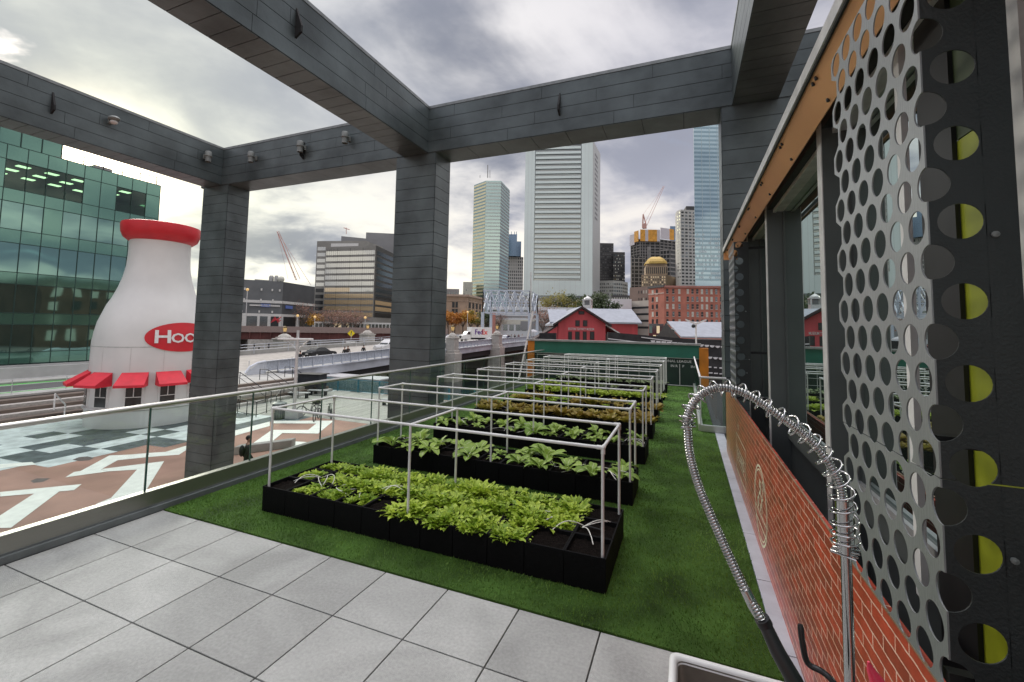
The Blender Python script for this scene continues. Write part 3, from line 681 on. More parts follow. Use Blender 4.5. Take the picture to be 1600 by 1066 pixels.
m_l4 = leafmat('yellow green lettuce leaf', (.24, .34, .03), (.42, .52, .07))
m_l5 = leafmat('grey green herb leaf', (.10, .14, .06), (.20, .26, .12))
VA = [build_plant(lettuce(84, 1, .090, .031, s, .08), 'lettuce', m_l1) for s in (1,2,3,4)]
VB = [build_plant(chard(9+s%3, .34, .14, 50+s), 'chard', m_l2) for s in (1,2,3,4,5)]
VC = [build_plant(lettuce(34, 1, .16, .06, 80+s, .06), 'lettuce', m_l3) for s in (1,2,3)]
VD = [build_plant(lettuce(30, 1, .15, .065, 90+s, .06), 'lettuce', m_l4) for s in (1,2)]
VE = [build_plant(chard(9, .17, .07, 120+s), 'herb_plant', m_l5) for s in (1,2)]
def plant(V, x, y, label, cat, group, sc=1.):
    o = rp.choice(V).copy(); COL.objects.link(o); o.location = (x, y, .245); o.rotation_euler = (rp.uniform(-.12,.12), rp.uniform(-.12,.12), rp.uniform(0, 6.28))
    s_ = sc*rp.choice((.62, .85, 1., 1., 1.1, 1.3))*rp.uniform(.9, 1.1); o.scale = (s_, s_, s_*rp.uniform(.9, 1.1)); tag(o, label, cat, group); return o
def cellxy(i, c, r):      # c counts from the right, r from the front
    y0, rows = BEDS[i]; return BX1-(c+.5)*CW, y0+(r+.5)*CW
# bed 1: three rows, right column bare, a few bare cells at the left end
for c in range(11):
    for r in range(3):
        if c == 0 or (c == 1 and r == 0) or (c == 10 and r < 1) or (c == 9 and r == 0 and False) or (c == 6 and r == 0): continue
        x, y = cellxy(0, c, r); s_ = 1.0
        if c >= 7 and r == 0: s_ = .72
        if c >= 9: s_ = .7
        for dx, dy in ((-.085,-.055),(.0,-.075),(.085,-.05),(-.07,.07),(.07,.08)) if s_ > .9 else ((-.09,-.03),(.07,-.05),(0,.09),(.10,.05)):
            plant(VA, x+dx+rp.uniform(-.03,.03), y+dy+rp.uniform(-.03,.03), 'bright green leafy lettuce growing in the crates of the nearest planter bed', 'lettuce', 'lettuces in the nearest bed', s_*1.14)
for c in range(11):
    for r in range(2):
        x, y = cellxy(1, c, r)
        if c == 10 and r == 1: continue
        if r == 0 and c in (7,): continue
        if c == 1 and r == 1: continue
        plant(VB, x+rp.uniform(-.05,.05), y+rp.uniform(-.05,.05), 'big leafy green chard growing in the second planter bed', 'chard', 'chard plants in the second bed', .82)
        x, y = cellxy(2, c, r)
        plant(VB, x+rp.uniform(-.05,.05), y+rp.uniform(-.05,.05), 'pale ribbed chard growing in the third planter bed', 'chard', 'chard plants in the third bed', .8)
for c in range(11):
    for r in range(2):
        x, y = cellxy(3, c, r)
        for k in range(2): plant(VC, x+rp.uniform(-.1,.1), y+rp.uniform(-.1,.1), 'bronze brown curly lettuce growing in the fourth planter bed', 'lettuce', 'bronze lettuces in the fourth bed', 1.15)
        x, y = cellxy(4, c, r); plant(VC if rp.random() < .5 else VA, x+rp.uniform(-.06,.06), y, 'brown or green lettuce growing in the fifth planter bed', 'lettuce', 'mixed lettuces in the fifth bed', 1.25)
        x, y = cellxy(5, c, r)
        for k in range(2): plant(VD, x+rp.uniform(-.1,.1), y+rp.uniform(-.06,.06), 'yellow green lettuce growing in the dense row of the sixth planter bed', 'lettuce', 'yellow green lettuces in the sixth bed', 1.2)
        if rp.random() < .8: x, y = cellxy(6, c, r); plant(VE if rp.random() < .5 else VD, x, y, 'sparse small green growing in the seventh planter bed', 'salad plant', 'small greens in the seventh bed', 1.1)
        x, y = cellxy(7, c, r); plant(VE, x, y, 'grey green herb growing in the farthest planter bed', 'herb', 'herbs in the farthest bed', 1.5)
for o in VA+VB+VC+VD+VE: bpy.data.objects.remove(o)
# ================================================================== PRE-RINSE FAUCET AND SINK
fz = pd(1322, 1100, .66)
fau = thing('spring_faucet', 'chrome spring pre-rinse faucet arching over the terrace at lower right', 'faucet', tuple(pd(1328, 1300, .66)))
def cr(P, n=10):       # catmull-rom
    P = [Vector(p) for p in P]; P = [P[0]*2-P[1]]+P+[P[-1]*2-P[-2]]; out = []
    for i in range(1, len(P)-2):
        a, b, c, d = P[i-1:i+3]
        for k in range(n):
            t = k/n; out.append(.5*((2*b)+(c-a)*t+(2*a-5*b+4*c-d)*t*t+(3*b-a-3*c+d)*t**3))
    out.append(P[-2]); return out
D0 = .60
MB().tube(cr([pd(1321, 850, D0), pd(1323, 900, D0), pd(1328, 1066, D0+.0), pd(1335, 1300, D0)], 4), .0066, 20).build('riser', m_chrome, fau, smooth=True)
MB().tube([pd(1321, 862, D0), pd(1318.5, 780, D0)], .0105, 20).build('collar', m_chrome, fau, smooth=True)
arch = cr([pd(1318.5, 800, D0), pd(1312, 757, D0), pd(1291, 718, D0+.005), pd(1262, 684, D0+.015), pd(1225, 655, D0+.02), pd(1190, 630, D0+.035), pd(1158, 612, D0+.045), pd(1128, 606, D0+.055), pd(1103, 612, D0+.06), pd(1084, 628, D0+.06), pd(1074, 650, D0+.06), pd(1073, 668, D0+.06)], 16)
def resample(P, st):
    out = [P[0]]; acc = 0
    for a, b in zip(P[:-1], P[1:]):
        L = (b-a).length; s_ = st-acc
        while s_ <= L: out.append(a+(b-a)*(s_/L)); s_ += st
        acc = L-(s_-st)
    return out
m_hose = mat('dull braided steel', (.42, .42, .41), .18, .98, .1, 60)
def ribbed(P, r, pitch, amp, name, n=14):
    Q = resample(P, pitch/4); rr = [r+amp*(0, .8, 1, .8)[i % 4] for i in range(len(Q))]
    return MB().tube(Q, rr, n).build(name, m_hose, fau, smooth=True, ang=80)
ribbed(arch, .0052, .0040, .0012, 'inner_hose')
def helix(P, R, pitch, wire, extra=()):
    Q = resample(P, .0012); N = len(Q); pts = []; t0 = (Q[1]-Q[0]).normalized(); nn = t0.orthogonal().normalized(); ph = 0
    for i in range(N):
        t = (Q[min(i+1,N-1)]-Q[max(0,i-1)]).normalized(); nn = (nn-t*nn.dot(t)).normalized(); b = t.cross(nn)
        f = i/N; pt = pitch(f); ph += 2*PI*.0012/pt; pts.append(Q[i]+(nn*math.cos(ph)+b*math.sin(ph))*R(f))
    return pts
full = resample([pd(1322, 866, D0), pd(1319.5, 815, D0)], .002)+arch
hp = helix(full, lambda f: .0170-.0050*min(1, f*1.7), lambda f: .0035 if f < .035 else (.012 if f < .10 else (.0185 if f < .80 else (.0165 if f < .95 else (.012 if f < .975 else .0034)))), .0014)
# denser sampling so that turns stay round
MB().tube(hp, .00145, 6).build('spring', m_chrome, fau, smooth=True, ang=90)
hose = cr([pd(1074, 664, D0+.06), pd(1078, 710, D0+.055), pd(1092, 760, D0+.045), pd(1115, 815, D0+.03), pd(1142, 875, D0+.015), pd(1166, 925, D0), pd(1190, 968, D0-.015)], 14)
ribbed(hose, .0056, .0040, .0012, 'hose')
MB().tube([pd(1164, 921, D0+.0), pd(1176, 945, D0-.005), pd(1196, 977, D0-.015)], [.0068, .0074, .0076], 18).build('ferrule', m_chrome, fau, smooth=True)
MB().tube([pd(1190, 966, D0-.015), pd(1196, 977, D0-.016)], .0098, 18).build('ferrule_ring', m_blackm, fau, smooth=True)
m_grip = mat('black rubber grip', (.008, .008, .009), .35, 0, .1, 30)
MB().tube([pd(1195, 975, D0-.016), pd(1215, 1018, D0-.03), pd(1240, 1062, D0-.045), pd(1275, 1130, D0-.06)], [.0084, .0096, .0104, .011], 18).build('handle', m_grip, fau, smooth=True)
MB().tube(cr([pd(1250.5, 976, D0-.02), pd(1254, 1005, D0-.025), pd(1262, 1036, D0-.03), pd(1285, 1050, D0-.04), pd(1305, 1070, D0-.05), pd(1320, 1110, D0-.05)], 6), [.0030]+[.0038]*30, 12).build('squeeze_lever', m_grip, fau, smooth=True)
MB().tube([pd(1275, 1130, D0-.06), pd(1300, 1180, D0-.07)], [.017, .03], 18).build('spray_head', m_grip, fau, smooth=True)
# sink
snk = thing('wash_sink', 'white rimmed steel wash sink at the bottom edge of the picture', 'sink', (.4, 1.4, 0))
def rrect(x0, x1, y0, y1, r, n=6):
    p = []
    for cx_, cy_, a in ((x1-r,y1-r,0),(x0+r,y1-r,PI/2),(x0+r,y0+r,PI),(x1-r,y0+r,PI*1.5)):
        p += [(cx_+r*math.cos(a+PI/2*k/n), cy_+r*math.sin(a+PI/2*k/n)) for k in range(n+1)]
    return p
def loops(ls):
    mb = MB(); n_ = len(ls[0]); vs = [v for q in ls for v in q]
    return mb.add(vs, [(i*n_+j, i*n_+(j+1)%n_, (i+1)*n_+(j+1)%n_, (i+1)*n_+j) for i in range(len(ls)-1) for j in range(n_)]+[tuple(range((len(ls)-1)*n_, len(ls)*n_))])
def L_(ins, z, r): return [(x, y, z) for x, y in rrect(-.062+ins, .62-ins, 1.0+ins, 1.735-ins, r)]
loops([L_(0,.925,.03), L_(-.003,.94,.03), L_(0,.952,.03), L_(.008,.955,.028), L_(.018,.953,.026), L_(.022,.945,.024)]+[L_(.026,.935,.024)]).build('rim', m_white, snk, smooth=True, ang=60)
bpy.data.objects['rim'].data.polygons
bas = loops([L_(.024,.944,.024), L_(.03,.75,.04), L_(.05,.66,.05), L_(.09,.645,.06)]); bas.build('basin', mat('satin steel basin', (.33, .30, .27), .35, .8, .15, 8), snk, smooth=True, ang=60)
for x, y in ((-.02,1.04),(.58,1.04),(-.02,1.69),(.58,1.69)): MB().bar((x,y,0),(x,y,.70),.018,10).build('leg', m_steel, snk, smooth=True)
# remove the closed face of the rim so that the basin is open
me = [c for c in snk.children if c.name.startswith('rim')][0].data
bm = bmesh.new(); bm.from_mesh(me); bm.faces.ensure_lookup_table(); bmesh.ops.delete(bm, geom=[f for f in bm.faces if len(f.verts) > 4], context='FACES'); bm.to_mesh(me); bm.free()
# pink red brush whose tip shows at the lower right
br = thing('dish_brush', 'pink red plastic brush tip poking up beside the faucet pipe', 'brush', tuple(pd(1372, 1100, .62)))
MB().tube([pd(1357, 1034, .62), pd(1360, 1045, .62), pd(1369, 1062, .615), pd(1382, 1090, .61), pd(1400, 1130, .61)], [.0015, .005, .009, .013, .014], 16).build('handle', mat('pink red plastic', (.72, .04, .09), .3), br, smooth=True)
MB().tube([pd(1400, 1130, .61), pd(1412, 1165, .61)], [.02, .024], 16).build('bristles', m_white, br, smooth=True)
# ================================================================== SCOREBOARD WALL
m_green = mat('green painted board', (.022, .155, .105), .55, 0, .08, 2)
m_dkg = mat('dark green board', (.010, .028, .020), .6, 0, .15, 1.5)
m_org = mat('orange painted post', (.52, .18, .012), .6, 0, .15, 2.5, .2, 20)
m_capg = mat('grey metal coping', (.34, .34, .33), .45, .5)
sc = thing('scoreboard', 'green baseball scoreboard wall with white numbers and orange end posts closing the terrace', 'scoreboard', (-2.8, 17.5, 0))
SY = 17.5
MB().box(-6.02, .45, SY, SY+.25, -.62, 1.18).build('board', m_dkg, sc)
MB().box(-5.98, .45, SY-.03, SY+.28, 1.05, 1.53).build('top_band', m_green, sc)
MB().box(-6.30, .52, SY-.09, SY+.32, 1.53, 1.60).build('coping', m_capg, sc)
MB().box(-6.26, -5.96, SY-.06, SY+.3, -4.3, 1.53).build('end_post', m_org, sc)
MB().box(.45, .76, SY-.06, SY+.3, -.6, 1.44).build('end_post', m_org, sc)
MB().box(-5.96, .45, SY-.035, SY-.0, 1.03, 1.052).build('trim', m_capg, sc)
MB().box(-.9, .40, SY-.012, SY, .02, .045).box(-.235, -.215, SY-.012, SY, .045, .82).box(-5.86, -5.84, SY-.012, SY, .02, .98).box(-5.84, -.9, SY-.012, SY, .96, .98).build('white_line', m_white, sc)
def btext(t, x, z, s, nm='lettering', ext=1.):
    place(text_mb(t, s, .008, ext=ext), (x, SY-.006, z), (1,0,0), (0,0,1)).build(nm, m_white, sc)
btext('1 2 3  4 5 6  7 8 9  10', -3.9, .86, .15); btext('BOS CHILD MUS', -5.10, .66, .16); btext('BOS RED SOX', -5.18, .42, .16)
btext('0 1 6  8 0 2  4 3 0', -3.85, .66, .16, 'score_digits'); btext('2 4 0  4 0 1  4 6 0', -3.85, .42, .16, 'score_digits')
btext('R  H  E', -2.35, .86, .15); btext('P  IN  R', -1.5, .86, .15)
btext('NATIONAL LEAGUE', -.45, .92, .13, ext=1.1); btext('IN R', -.42, .74, .13); btext('P', -.1, .74, .13); btext('IN R', .28, .74, .13)
for z in (.54, .30): MB().box(-5.7, -.95, SY-.008, SY, z, z+.012).build('white_line', m_white, sc)
for x in (-2.9, -2.1, -1.7, -1.3): MB().box(x, x+.012, SY-.008, SY, .05, .95).build('white_line', m_white, sc)
# ================================================================== PLAZA, STREET, WATER
ZP, ZS = -4.3, -3.0
m_brickpave = mat('tan brick paving', (.31, .185, .14), .85, 0, .14, .5, .2, 30)
m_deck = mat('weathered timber deck', (.33, .33, .29), .8, 0, .22, 2.2, .3, 20, stretch=(7, .25, 1))
m_asph = mat('asphalt', (.10, .10, .10), .9, 0, .12, .6, .3, 40)
m_side = mat('concrete pavement', (.36, .36, .34), .85, 0, .1, .8, .2, 30)
m_mint = mat('pale paint on paving', (.72, .74, .67), .7, 0, .05, 3)
m_teal = mat('pale teal paint', (.52, .58, .56), .7, 0, .16, 1.6, detail=8)
m_dkp = mat('dark painted paving', (.085, .105, .105), .8, 0, .22, 2.2)
m_water = bpy.data.materials.new('water'); m_water.use_nodes = True
_n = m_water.node_tree.nodes; _l = m_water.node_tree.links; _b = _n['Principled BSDF']; _b.inputs['Base Color'].default_value = (.012, .018, .018, 1); _b.inputs['Roughness'].default_value = .06
_z = _n.new('ShaderNodeTexNoise'); _z.inputs['Scale'].default_value = .9; _z.inputs['Detail'].default_value = 5; _t = _n.new('ShaderNodeTexCoord'); _l.new(_t.outputs['Object'], _z.inputs['Vector'])
_p = _n.new('ShaderNodeBump'); _p.inputs['Strength'].default_value = .35; _p.inputs['Distance'].default_value = .12; _l.new(_z.outputs[0], _p.inputs['Height']); _l.new(_p.outputs[0], _b.inputs['Normal'])
m_ground = mat('city ground', (.20, .20, .19), .9, 0, .1, .05)
ZW = -7.6
struct(MB().box(-1800, 1800, -400, 2600, -12, ZW-.02).build('terrain', m_ground))
struct(MB().box(-140, 300, 33, 230, -9, ZW).build('water', m_water))
# land
struct(MB().box(-41.5, 60, -60, 33.0, -9, ZP).build('plaza_pavement', m_brickpave))
struct(MB().box(-31.2, -25.0, 21.9, 32.8, ZP, ZP+.006).build('timber_deck', m_deck))
struct(MB().box(-25.0, 30, 22.9, 32.8, ZP, ZP+.006).build('timber_deck', m_deck))
struct(MB().box(-150, -41.5, -60, 33, -9, ZS-.15).build('street_bed', m_asph))
struct(MB().box(-62, -50.0, -60, 33, ZS-.15, ZS).build('far_pavement', m_side, bev=.02))
struct(MB().box(-43.0, -41.5, -60, 33, ZS-.15, ZS).build('near_pavement', m_side, bev=.02))
m_greenl = mat('green lane paint', (.10, .38, .09), .8, 0, .2, 1.5); m_lw = mat('white road paint', (.70, .70, .68), .7, 0, .05, 5)
struct(MB().box(-44.6, -43.2, -60, 25, ZS-.15, ZS-.145).build('green_bike_lane', m_greenl)); struct(MB().box(-49.9, -49.1, -60, 21, ZS-.15, ZS-.145).build('green_bike_lane', m_greenl))
mb = MB(); mb.box(-44.85, -44.72, -60, 25, ZS-.15, ZS-.145).box(-49.0, -48.88, -60, 25, ZS-.15, ZS-.145); struct(mb.build('road_marking', m_lw))
# steps down from the street to the plaza
m_step = mat('brown timber step', (.135, .105, .085), .8, 0, .15, 3, .2, 30, stretch=(1, .2, 1)); m_riser = mat('pale step edge', (.42, .40, .37), .8)
st = thing('street_steps', 'long brown timber steps rising from the painted plaza to the street behind the milk bottle', 'steps', (-40, 0, ZP))
for i in range(5): MB().box(-41.6, -38.4-.55*(i) , -40, 22.0, ZP, ZP+.22*(i+1)).build('step', m_step if i % 2 == 0 else m_riser, st, bev=.01)
st = thing('bridge_steps', 'broad dark steps with black railings climbing to the bridge', 'steps', (-36, 27, ZP))
for i in range(6): MB().box(-34.25, -31.3-.49*i, 21.7, 32.4, ZP, ZP+.2167*(i+1)).build('step', m_step if i % 2 else m_riser, st, bev=.01)
MB().box(-41.45, -34.25, 21.7, 32.4, ZP, ZS).build('landing', m_side, st)
m_blk = mat('black painted railing', (.02, .022, .025), .5, .2)
def handrail(name, label, pts, z, h=1.0, posts=1, grp=None, m=m_blk, r=.03, mid=()):
    t = thing(name, label, 'railing', tuple(pts[0]), grp); P = [Vector(p)+Vector((0,0,h)) for p in pts]
    MB().tube(P, r, 8).build('top_rail', m, t)
    for q in mid: MB().tube([Vector(p)+Vector((0,0,q)) for p in pts], r*.6, 6).build('mid_rail', m, t)
    for a, b in zip(pts[:-1], pts[1:]):
        a, b = Vector(a), Vector(b); n_ = posts
        for k in range(n_+1):
            if k == n_ and b != Vector(pts[-1]): continue
            q = a.lerp(b, k/n_); MB().bar(q, q+Vector((0,0,h)), r, 6).build('post', m, t)
    return t
names = ['farthest left', 'second from the left', 'third from the left', 'nearest the bridge girder']
for k in range(4):
    y = 22.6+2.6*k
    handrail('step_railing', 'black sloping handrail on the bridge steps, %s' % names[k], [(-30.6, y, ZP), (-31.2, y, ZP), (-34.3, y, ZS), (-35.3, y, ZS)], 0, .95, 1, 'black handrails on the bridge steps', mid=(.5,))
# low railings on plaza in front
q = [onz(x, y, ZP) for x, y in ((371, 646), (400, 652), (431, 640), (443, 622))]
handrail('ramp_railing', 'low black ramp railing on the plaza in front of the bridge steps', [tuple(p) for p in q], 0, 1.0, 2, mid=(.12,))
# painted pattern on plaza ------------------------------------------------
def A_(x, y): return onz(x*.2627, 600+y*.2627, ZP)
def B_(x, y): return onz(370+x*.2063, 480+y*.2063, ZP)
def paint(name, polys, m, dz):
    mb = MB()
    for ip, p in enumerate(polys):
        p = [(q.x, q.y, ZP+dz+(ip*.0007 if name == 'painted_zigzag' else 0)) for q in p]
        ar = sum(p[i][0]*p[(i+1)%len(p)][1]-p[(i+1)%len(p)][0]*p[i][1] for i in range(len(p)))
        mb.add(p if ar > 0 else p[::-1], [tuple(range(len(p)))])
    return struct(mb.build(name, m))
def fan(*p): return [list(p)]
zig = [[A_(1110,368),A_(1110,392),A_(1065,422),A_(905,434),A_(890,411),A_(985,405)],[A_(905,434),A_(890,411),A_(780,421),A_(650,427),A_(700,455)],
 [A_(650,427),A_(700,455),A_(600,510),A_(478,520)],[A_(478,520),A_(600,510),A_(640,522),A_(388,557),A_(440,525)],[A_(640,522),A_(600,508),A_(976,461),A_(930,500),A_(815,511)],
 [A_(976,461),A_(815,511),A_(660,680),A_(860,650)],[A_(660,680),A_(860,650),A_(700,720),A_(570,716)],
 [A_(0,645),A_(485,598),A_(440,634),A_(0,672)],[A_(225,640),A_(360,636),A_(65,858),A_(-120,862)],[A_(0,480),A_(190,466),A_(215,482),A_(0,503)],
 [B_(250,868),B_(250,902),B_(-250,1042),B_(-300,1010)],[B_(270,862),B_(725,862),B_(680,884),B_(270,882)],[B_(630,862),B_(735,862),B_(615,960),B_(520,948)],
 [B_(620,960),B_(540,932),B_(265,932),B_(330,956)],[B_(265,932),B_(345,956),B_(270,1018),B_(130,1028)],[B_(270,1010),B_(550,1026),B_(470,1060),B_(130,1060),B_(130,1026)]]
paint('painted_zigzag', zig, m_mint, .008)
# chequered water pattern round the bottle
o = A_(300, 412); u = (A_(230, 400)-A_(315, 368)); e1 = Vector((-.80, .62, 0)); e2 = Vector((.62, .80, 0))
e1 = (A_(230,400)-A_(300,412)); e1.z = 0; e1n = e1.normalized(); e2n = Vector((-e1n.y, e1n.x, 0)); e2n = e2n if e2n.y > 0 else -e2n
rd = random.Random(8); base = []; dk = []; s_ = 1.28
for i in range(-4, 13):
    for j in range(-5, 17):
        c = A_(300,412)+e1n*(i*s_)+e2n*(j*s_); dd = (c-Vector((-32.7,17.9,ZP))).length
        if c.x < -38.0: continue
        la, lb = A_(200, 497), A_(1180, 322); cc = c+e1n*s_*.5+e2n*s_*.5
        if (lb-la).x*(cc-la).y-(lb-la).y*(cc-la).x < 0: continue
        if i < -3 and rd.random() < .3: continue
        sq = [c, c+e1n*s_, c+e1n*s_+e2n*s_, c+e2n*s_]
        (dk if rd.random() < .40 else base).append(sq)
paint('painted_checks', base, m_teal, .004); paint('painted_checks', dk, m_dkp, .0042)
paint('paving_patch', [[A_(430,452),A_(470,436),A_(520,432),A_(560,440),A_(530,455),A_(470,460)],[A_(180,578),A_(220,562),A_(300,562),A_(260,582),A_(200,590)]], mat('dark tarmac patch', (.12,.10,.09), .9), .005)
# ================================================================== MILK BOTTLE KIOSK
BC = Vector((-32.72, 17.9, 0)); m_bot = mat('white painted kiosk', (.66, .67, .65), .4, 0, .05, .5); m_red = mat('red painted', (.56, .018, .028), .42, 0, .06, 1.2); m_redc = mat('red awning canvas', (.62, .02, .04), .6, 0, .08, 2)
bot = thing('bottle_kiosk', 'giant white milk bottle kiosk with red cap and red oval sign on the painted plaza', 'kiosk', (BC.x, BC.y, ZP))
m_stain = 0
prof = [(3.02,-4.3),(3.02,-3.4),(3.03,-2.62)]
up = [(3.03,-2.6),(3.01,-.9),(3.01,.45),(3.0,.78),(2.93,1.35),(2.82,1.95),(2.66,2.45),(2.46,3.05),(2.22,3.55),(1.99,4.2),(1.80,4.9),(1.68,5.6),(1.635,6.3),(1.63,7.45)]
MB().lathe([(3.10,-4.3),(3.10,-3.3),(3.04,-3.28)]+up, BC, 72).build('body', m_bot, bot, smooth=True)
MB().lathe([(3.016,.47),(3.022,.49),(3.016,.51)], BC, 72, False).build('seam', mat('grey seam', (.4,.42,.4), .6), bot)
for k in range(12):
    a = 2*PI*k/12+.2; MB().tube([(BC.x+(r_+.003)*math.cos(a), BC.y+(r_+.003)*math.sin(a), z_) for r_, z_ in ((3.03,-.95),(3.01,.45))], .006, 4).build('board_seam', mat('faint seam', (.46,.47,.46), .6) if k == 0 else bpy.data.materials['faint seam'], bot)
MB().lathe([(1.55,7.28),(1.72,7.30),(1.98,7.52),(2.10,7.85),(2.13,8.25),(2.10,8.42),(1.98,8.46),(1.9,8.40),(.0,8.40)], BC, 64, False).build('cap', m_red, bot, smooth=True, ang=35)
def brad(z):
    P = up
    for (r0, z0), (r1, z1) in zip(P[:-1], P[1:]):
        if z0 <= z <= z1: return r0+(r1-r0)*(z-z0)/(z1-z0)
    return 3.03
def wrap(mb, az, zc, off):
    out = []
    for v in mb.v:
        z = zc+v.z; r = brad(z)+off; a = az+v.x/3.0; out.append(Vector((BC.x+r*math.cos(a), BC.y+r*math.sin(a), z)))
    mb.v = out; return mb
az0 = math.atan2(-17.9, 32.72)      # towards the camera
def azpx(x, y):
    best = min((abs(((lambda q: 0)(0)))+abs(a) for a in [0]), default=0); return best
def proj(P):
    d = Vector(P)-EYE; z = d.dot(_F2); return (CX+FPX*d.dot(_R3)/z, CY-FPX*d.dot(_U3)/z)
bz = 1.30; ba = min((az0+k*.01 for k in range(-150, 150)), key=lambda a: abs(proj((BC.x+3.0*math.cos(a), BC.y+3.0*math.sin(a), .75))[0]-289))
def disc(rx, rz, n=72, rings=6):
    mb = MB(); vs = [(0,0,0)]
    for k in range(1, rings+1): vs += [(rx*k/rings*math.cos(2*PI*i/n), 0, rz*k/rings*math.sin(2*PI*i/n)) for i in range(n)]
    fs = [(0, 1+i, 1+(i+1)%n) for i in range(n)]+[(1+(k-1)*n+i, 1+k*n+i, 1+k*n+(i+1)%n, 1+(k-1)*n+(i+1)%n) for k in range(1, rings) for i in range(n)]
    return mb.add(vs, fs)
zc = min((k*.02 for k in range(-50, 150)), key=lambda z: abs(proj((BC.x+3.0*math.cos(ba), BC.y+3.0*math.sin(ba), z))[1]-527))
wrap(disc(2.06, .92), ba, zc, .035).build('oval_sign', m_red, bot, smooth=True)
tm = text_mb('HOOD', 1.0, .02, ext=1.15)
# big H, smaller capitals after it
tH = text_mb('H', 1.10, .022, ext=1.15); tH.v = [v+Vector((-1.18,0,0)) for v in tH.v]
for ch, cx_ in (('O', -.42), ('O', .30), ('D', 1.02)):
    tO = text_mb(ch, .82, .022, ext=1.12); tO.v = [v+Vector((cx_,0,-.08)) for v in tO.v]; tH.merge(tO)
bm = bmesh.new(); vv = [bm.verts.new(v) for v in tH.v]
for f in tH.f: bm.faces.new([vv[i] for i in f])
bmesh.ops.triangulate(bm, faces=bm.faces[:])
for _ in range(2): bmesh.ops.subdivide_edges(bm, edges=[e for e in bm.edges if e.calc_length() > .15], cuts=2, use_grid_fill=False); bmesh.ops.triangulate(bm, faces=bm.faces[:])
bm.verts.index_update(); q = MB(); q.v = [v.co.copy() for v in bm.verts]; q.f = [tuple(v.index for v in f.verts) for f in bm.faces]; bm.free()
wrap(q, ba, zc, .085).build('sign_lettering', m_white, bot)
m_wd = mat('dark window', (.03, .035, .035), .15, 0, .2, 3); m_wf = m_white
# awnings and windows, placed where the photograph shows them
def azfor(px, z): return min((az0+k*.005 for k in range(-340, 340)), key=lambda a: abs(proj((BC.x+3.0*math.cos(a), BC.y+3.0*math.sin(a), z))[0]-px))
aws = [(138, 1), (165, 1), (210, 1), (265, 1), (320, 1)]
az_list = [azfor(158, -3), azfor(208, -3), azfor(260, -3)]; stp = az_list[1]-az_list[0]
az_list = [az_list[0]-2*(az_list[2]-az_list[1]), az_list[0]-1.02*(az_list[2]-az_list[1])]+az_list+[az_list[2]+(az_list[2]-az_list[1])*1.0, az_list[2]+(az_list[2]-az_list[1])*2.05]
for a in az_list:
    rdv = Vector((math.cos(a), math.sin(a), 0)); tv = Vector((-math.sin(a), math.cos(a), 0)); c = BC+rdv*3.0; w2 = .70
    zt, zb_ = -1.02, -1.66; out = 1.0
    T = [c-tv*w2*.9+rdv*.02, c+tv*w2*.9+rdv*.02]; Bt = [c-tv*w2+rdv*out, c+tv*w2+rdv*out]
    P = [Vector((p.x, p.y, zt)) for p in T]+[Vector((p.x, p.y, zb_)) for p in Bt]+[Vector((p.x, p.y, zb_-.14)) for p in Bt]+[Vector((p.x, p.y, zb_-.14)) for p in T]
    mb = MB().add(P, [(0,2,3,1), (2,4,5,3), (0,6,4,2), (1,3,5,7)]); mb.build('awning', m_redc, bot, solid=.02)
    fr = MB().obox(Vector((c.x, c.y, -3.12))-tv*.46-rdv*.1, tv*.92, rdv*.18, (0,0,1.3)).build('window', m_wf, bot)
    MB().obox(Vector((c.x, c.y, -3.04))-tv*.37+rdv*.0, tv*.74, rdv*.10, (0,0,1.15)).build('pane', m_wd, fr)
    MB().obox(Vector((c.x, c.y, -2.48))-tv*.37+rdv*.102, tv*.74, rdv*.02, (0,0,.04)).obox(Vector((c.x, c.y, -2.48))-tv*.02+rdv*.102, tv*.04, rdv*.02, (0,0,.58)).build('glazing_bar', m_wf, fr)
MB().lathe([(3.05,-3.24),(3.20,-3.22),(3.20,-3.16),(3.05,-3.14)], BC, 60, False).build('counter_ledge', m_bot, bot)
# ================================================================== GREEN GLASS OFFICE
XG = -58.5
gb = thing('glass_office', 'tall green glass curtain wall office block behind the milk bottle', 'building', (XG-10, 0, ZS))
m_gg = mirror('green spandrel glass', (.33, .58, .49), (.045, .115, .085), .42, .08, .02, .4); m_gw = mirror('dark green vision glass', (.36, .60, .54), (.012, .03, .026), .55, .03, .05, .22)
m_mul = mat('dark mullion', (.02, .05, .042), .5, .3)
Y1 = 31.5; YB = -45
m_int = mat('dark green interior', (.045, .08, .07), .8); MB().box(XG-40, XG-.3, YB, Y1-.1, ZS, 14.0).build('core', m_int, gb); MB().box(XG-40, XG-9, YB, Y1-.1, 14.0, 17.9).build('core', m_int, gb); MB().box(XG-9, XG-.1, YB, Y1-.1, 17.05, 17.9).build('ceiling', m_int, gb)
m_clamp = emis('office ceiling lamp', (1., .88, .62), 2.2); m_clear = glassy('clear green office glass', (.50, .72, .62), 1.6)
for kx in range(3):
    for ky in range(7): MB().box(XG-2.2-kx*2.4-.35, XG-2.2-kx*2.4+.35, 29.2-ky*2.1-.55, 29.2-ky*2.1+.35, 17.0, 17.045).build('ceiling_lamp', m_clamp, gb)
colY = [Y1-1.41*k for k in range(0, 55)]
rows = [18.3, 16.9, 14.2, 13.0, 10.4, 9.15, 6.4, 5.3, 2.6, 1.5, -1.1, -2.2]
def isdark(r, k):      # vision glass cells
    if r in (0, 2, 4, 6, 8): return r == 2 and False
    kk = k % 6
    if r == 1: return kk in (1, 2) if k < 3 else (k % 5 != 4 and 3 < k)
    return k % 6 != 0 if r in (3, 5, 7, 9) else False
gcells = []; wcells = []
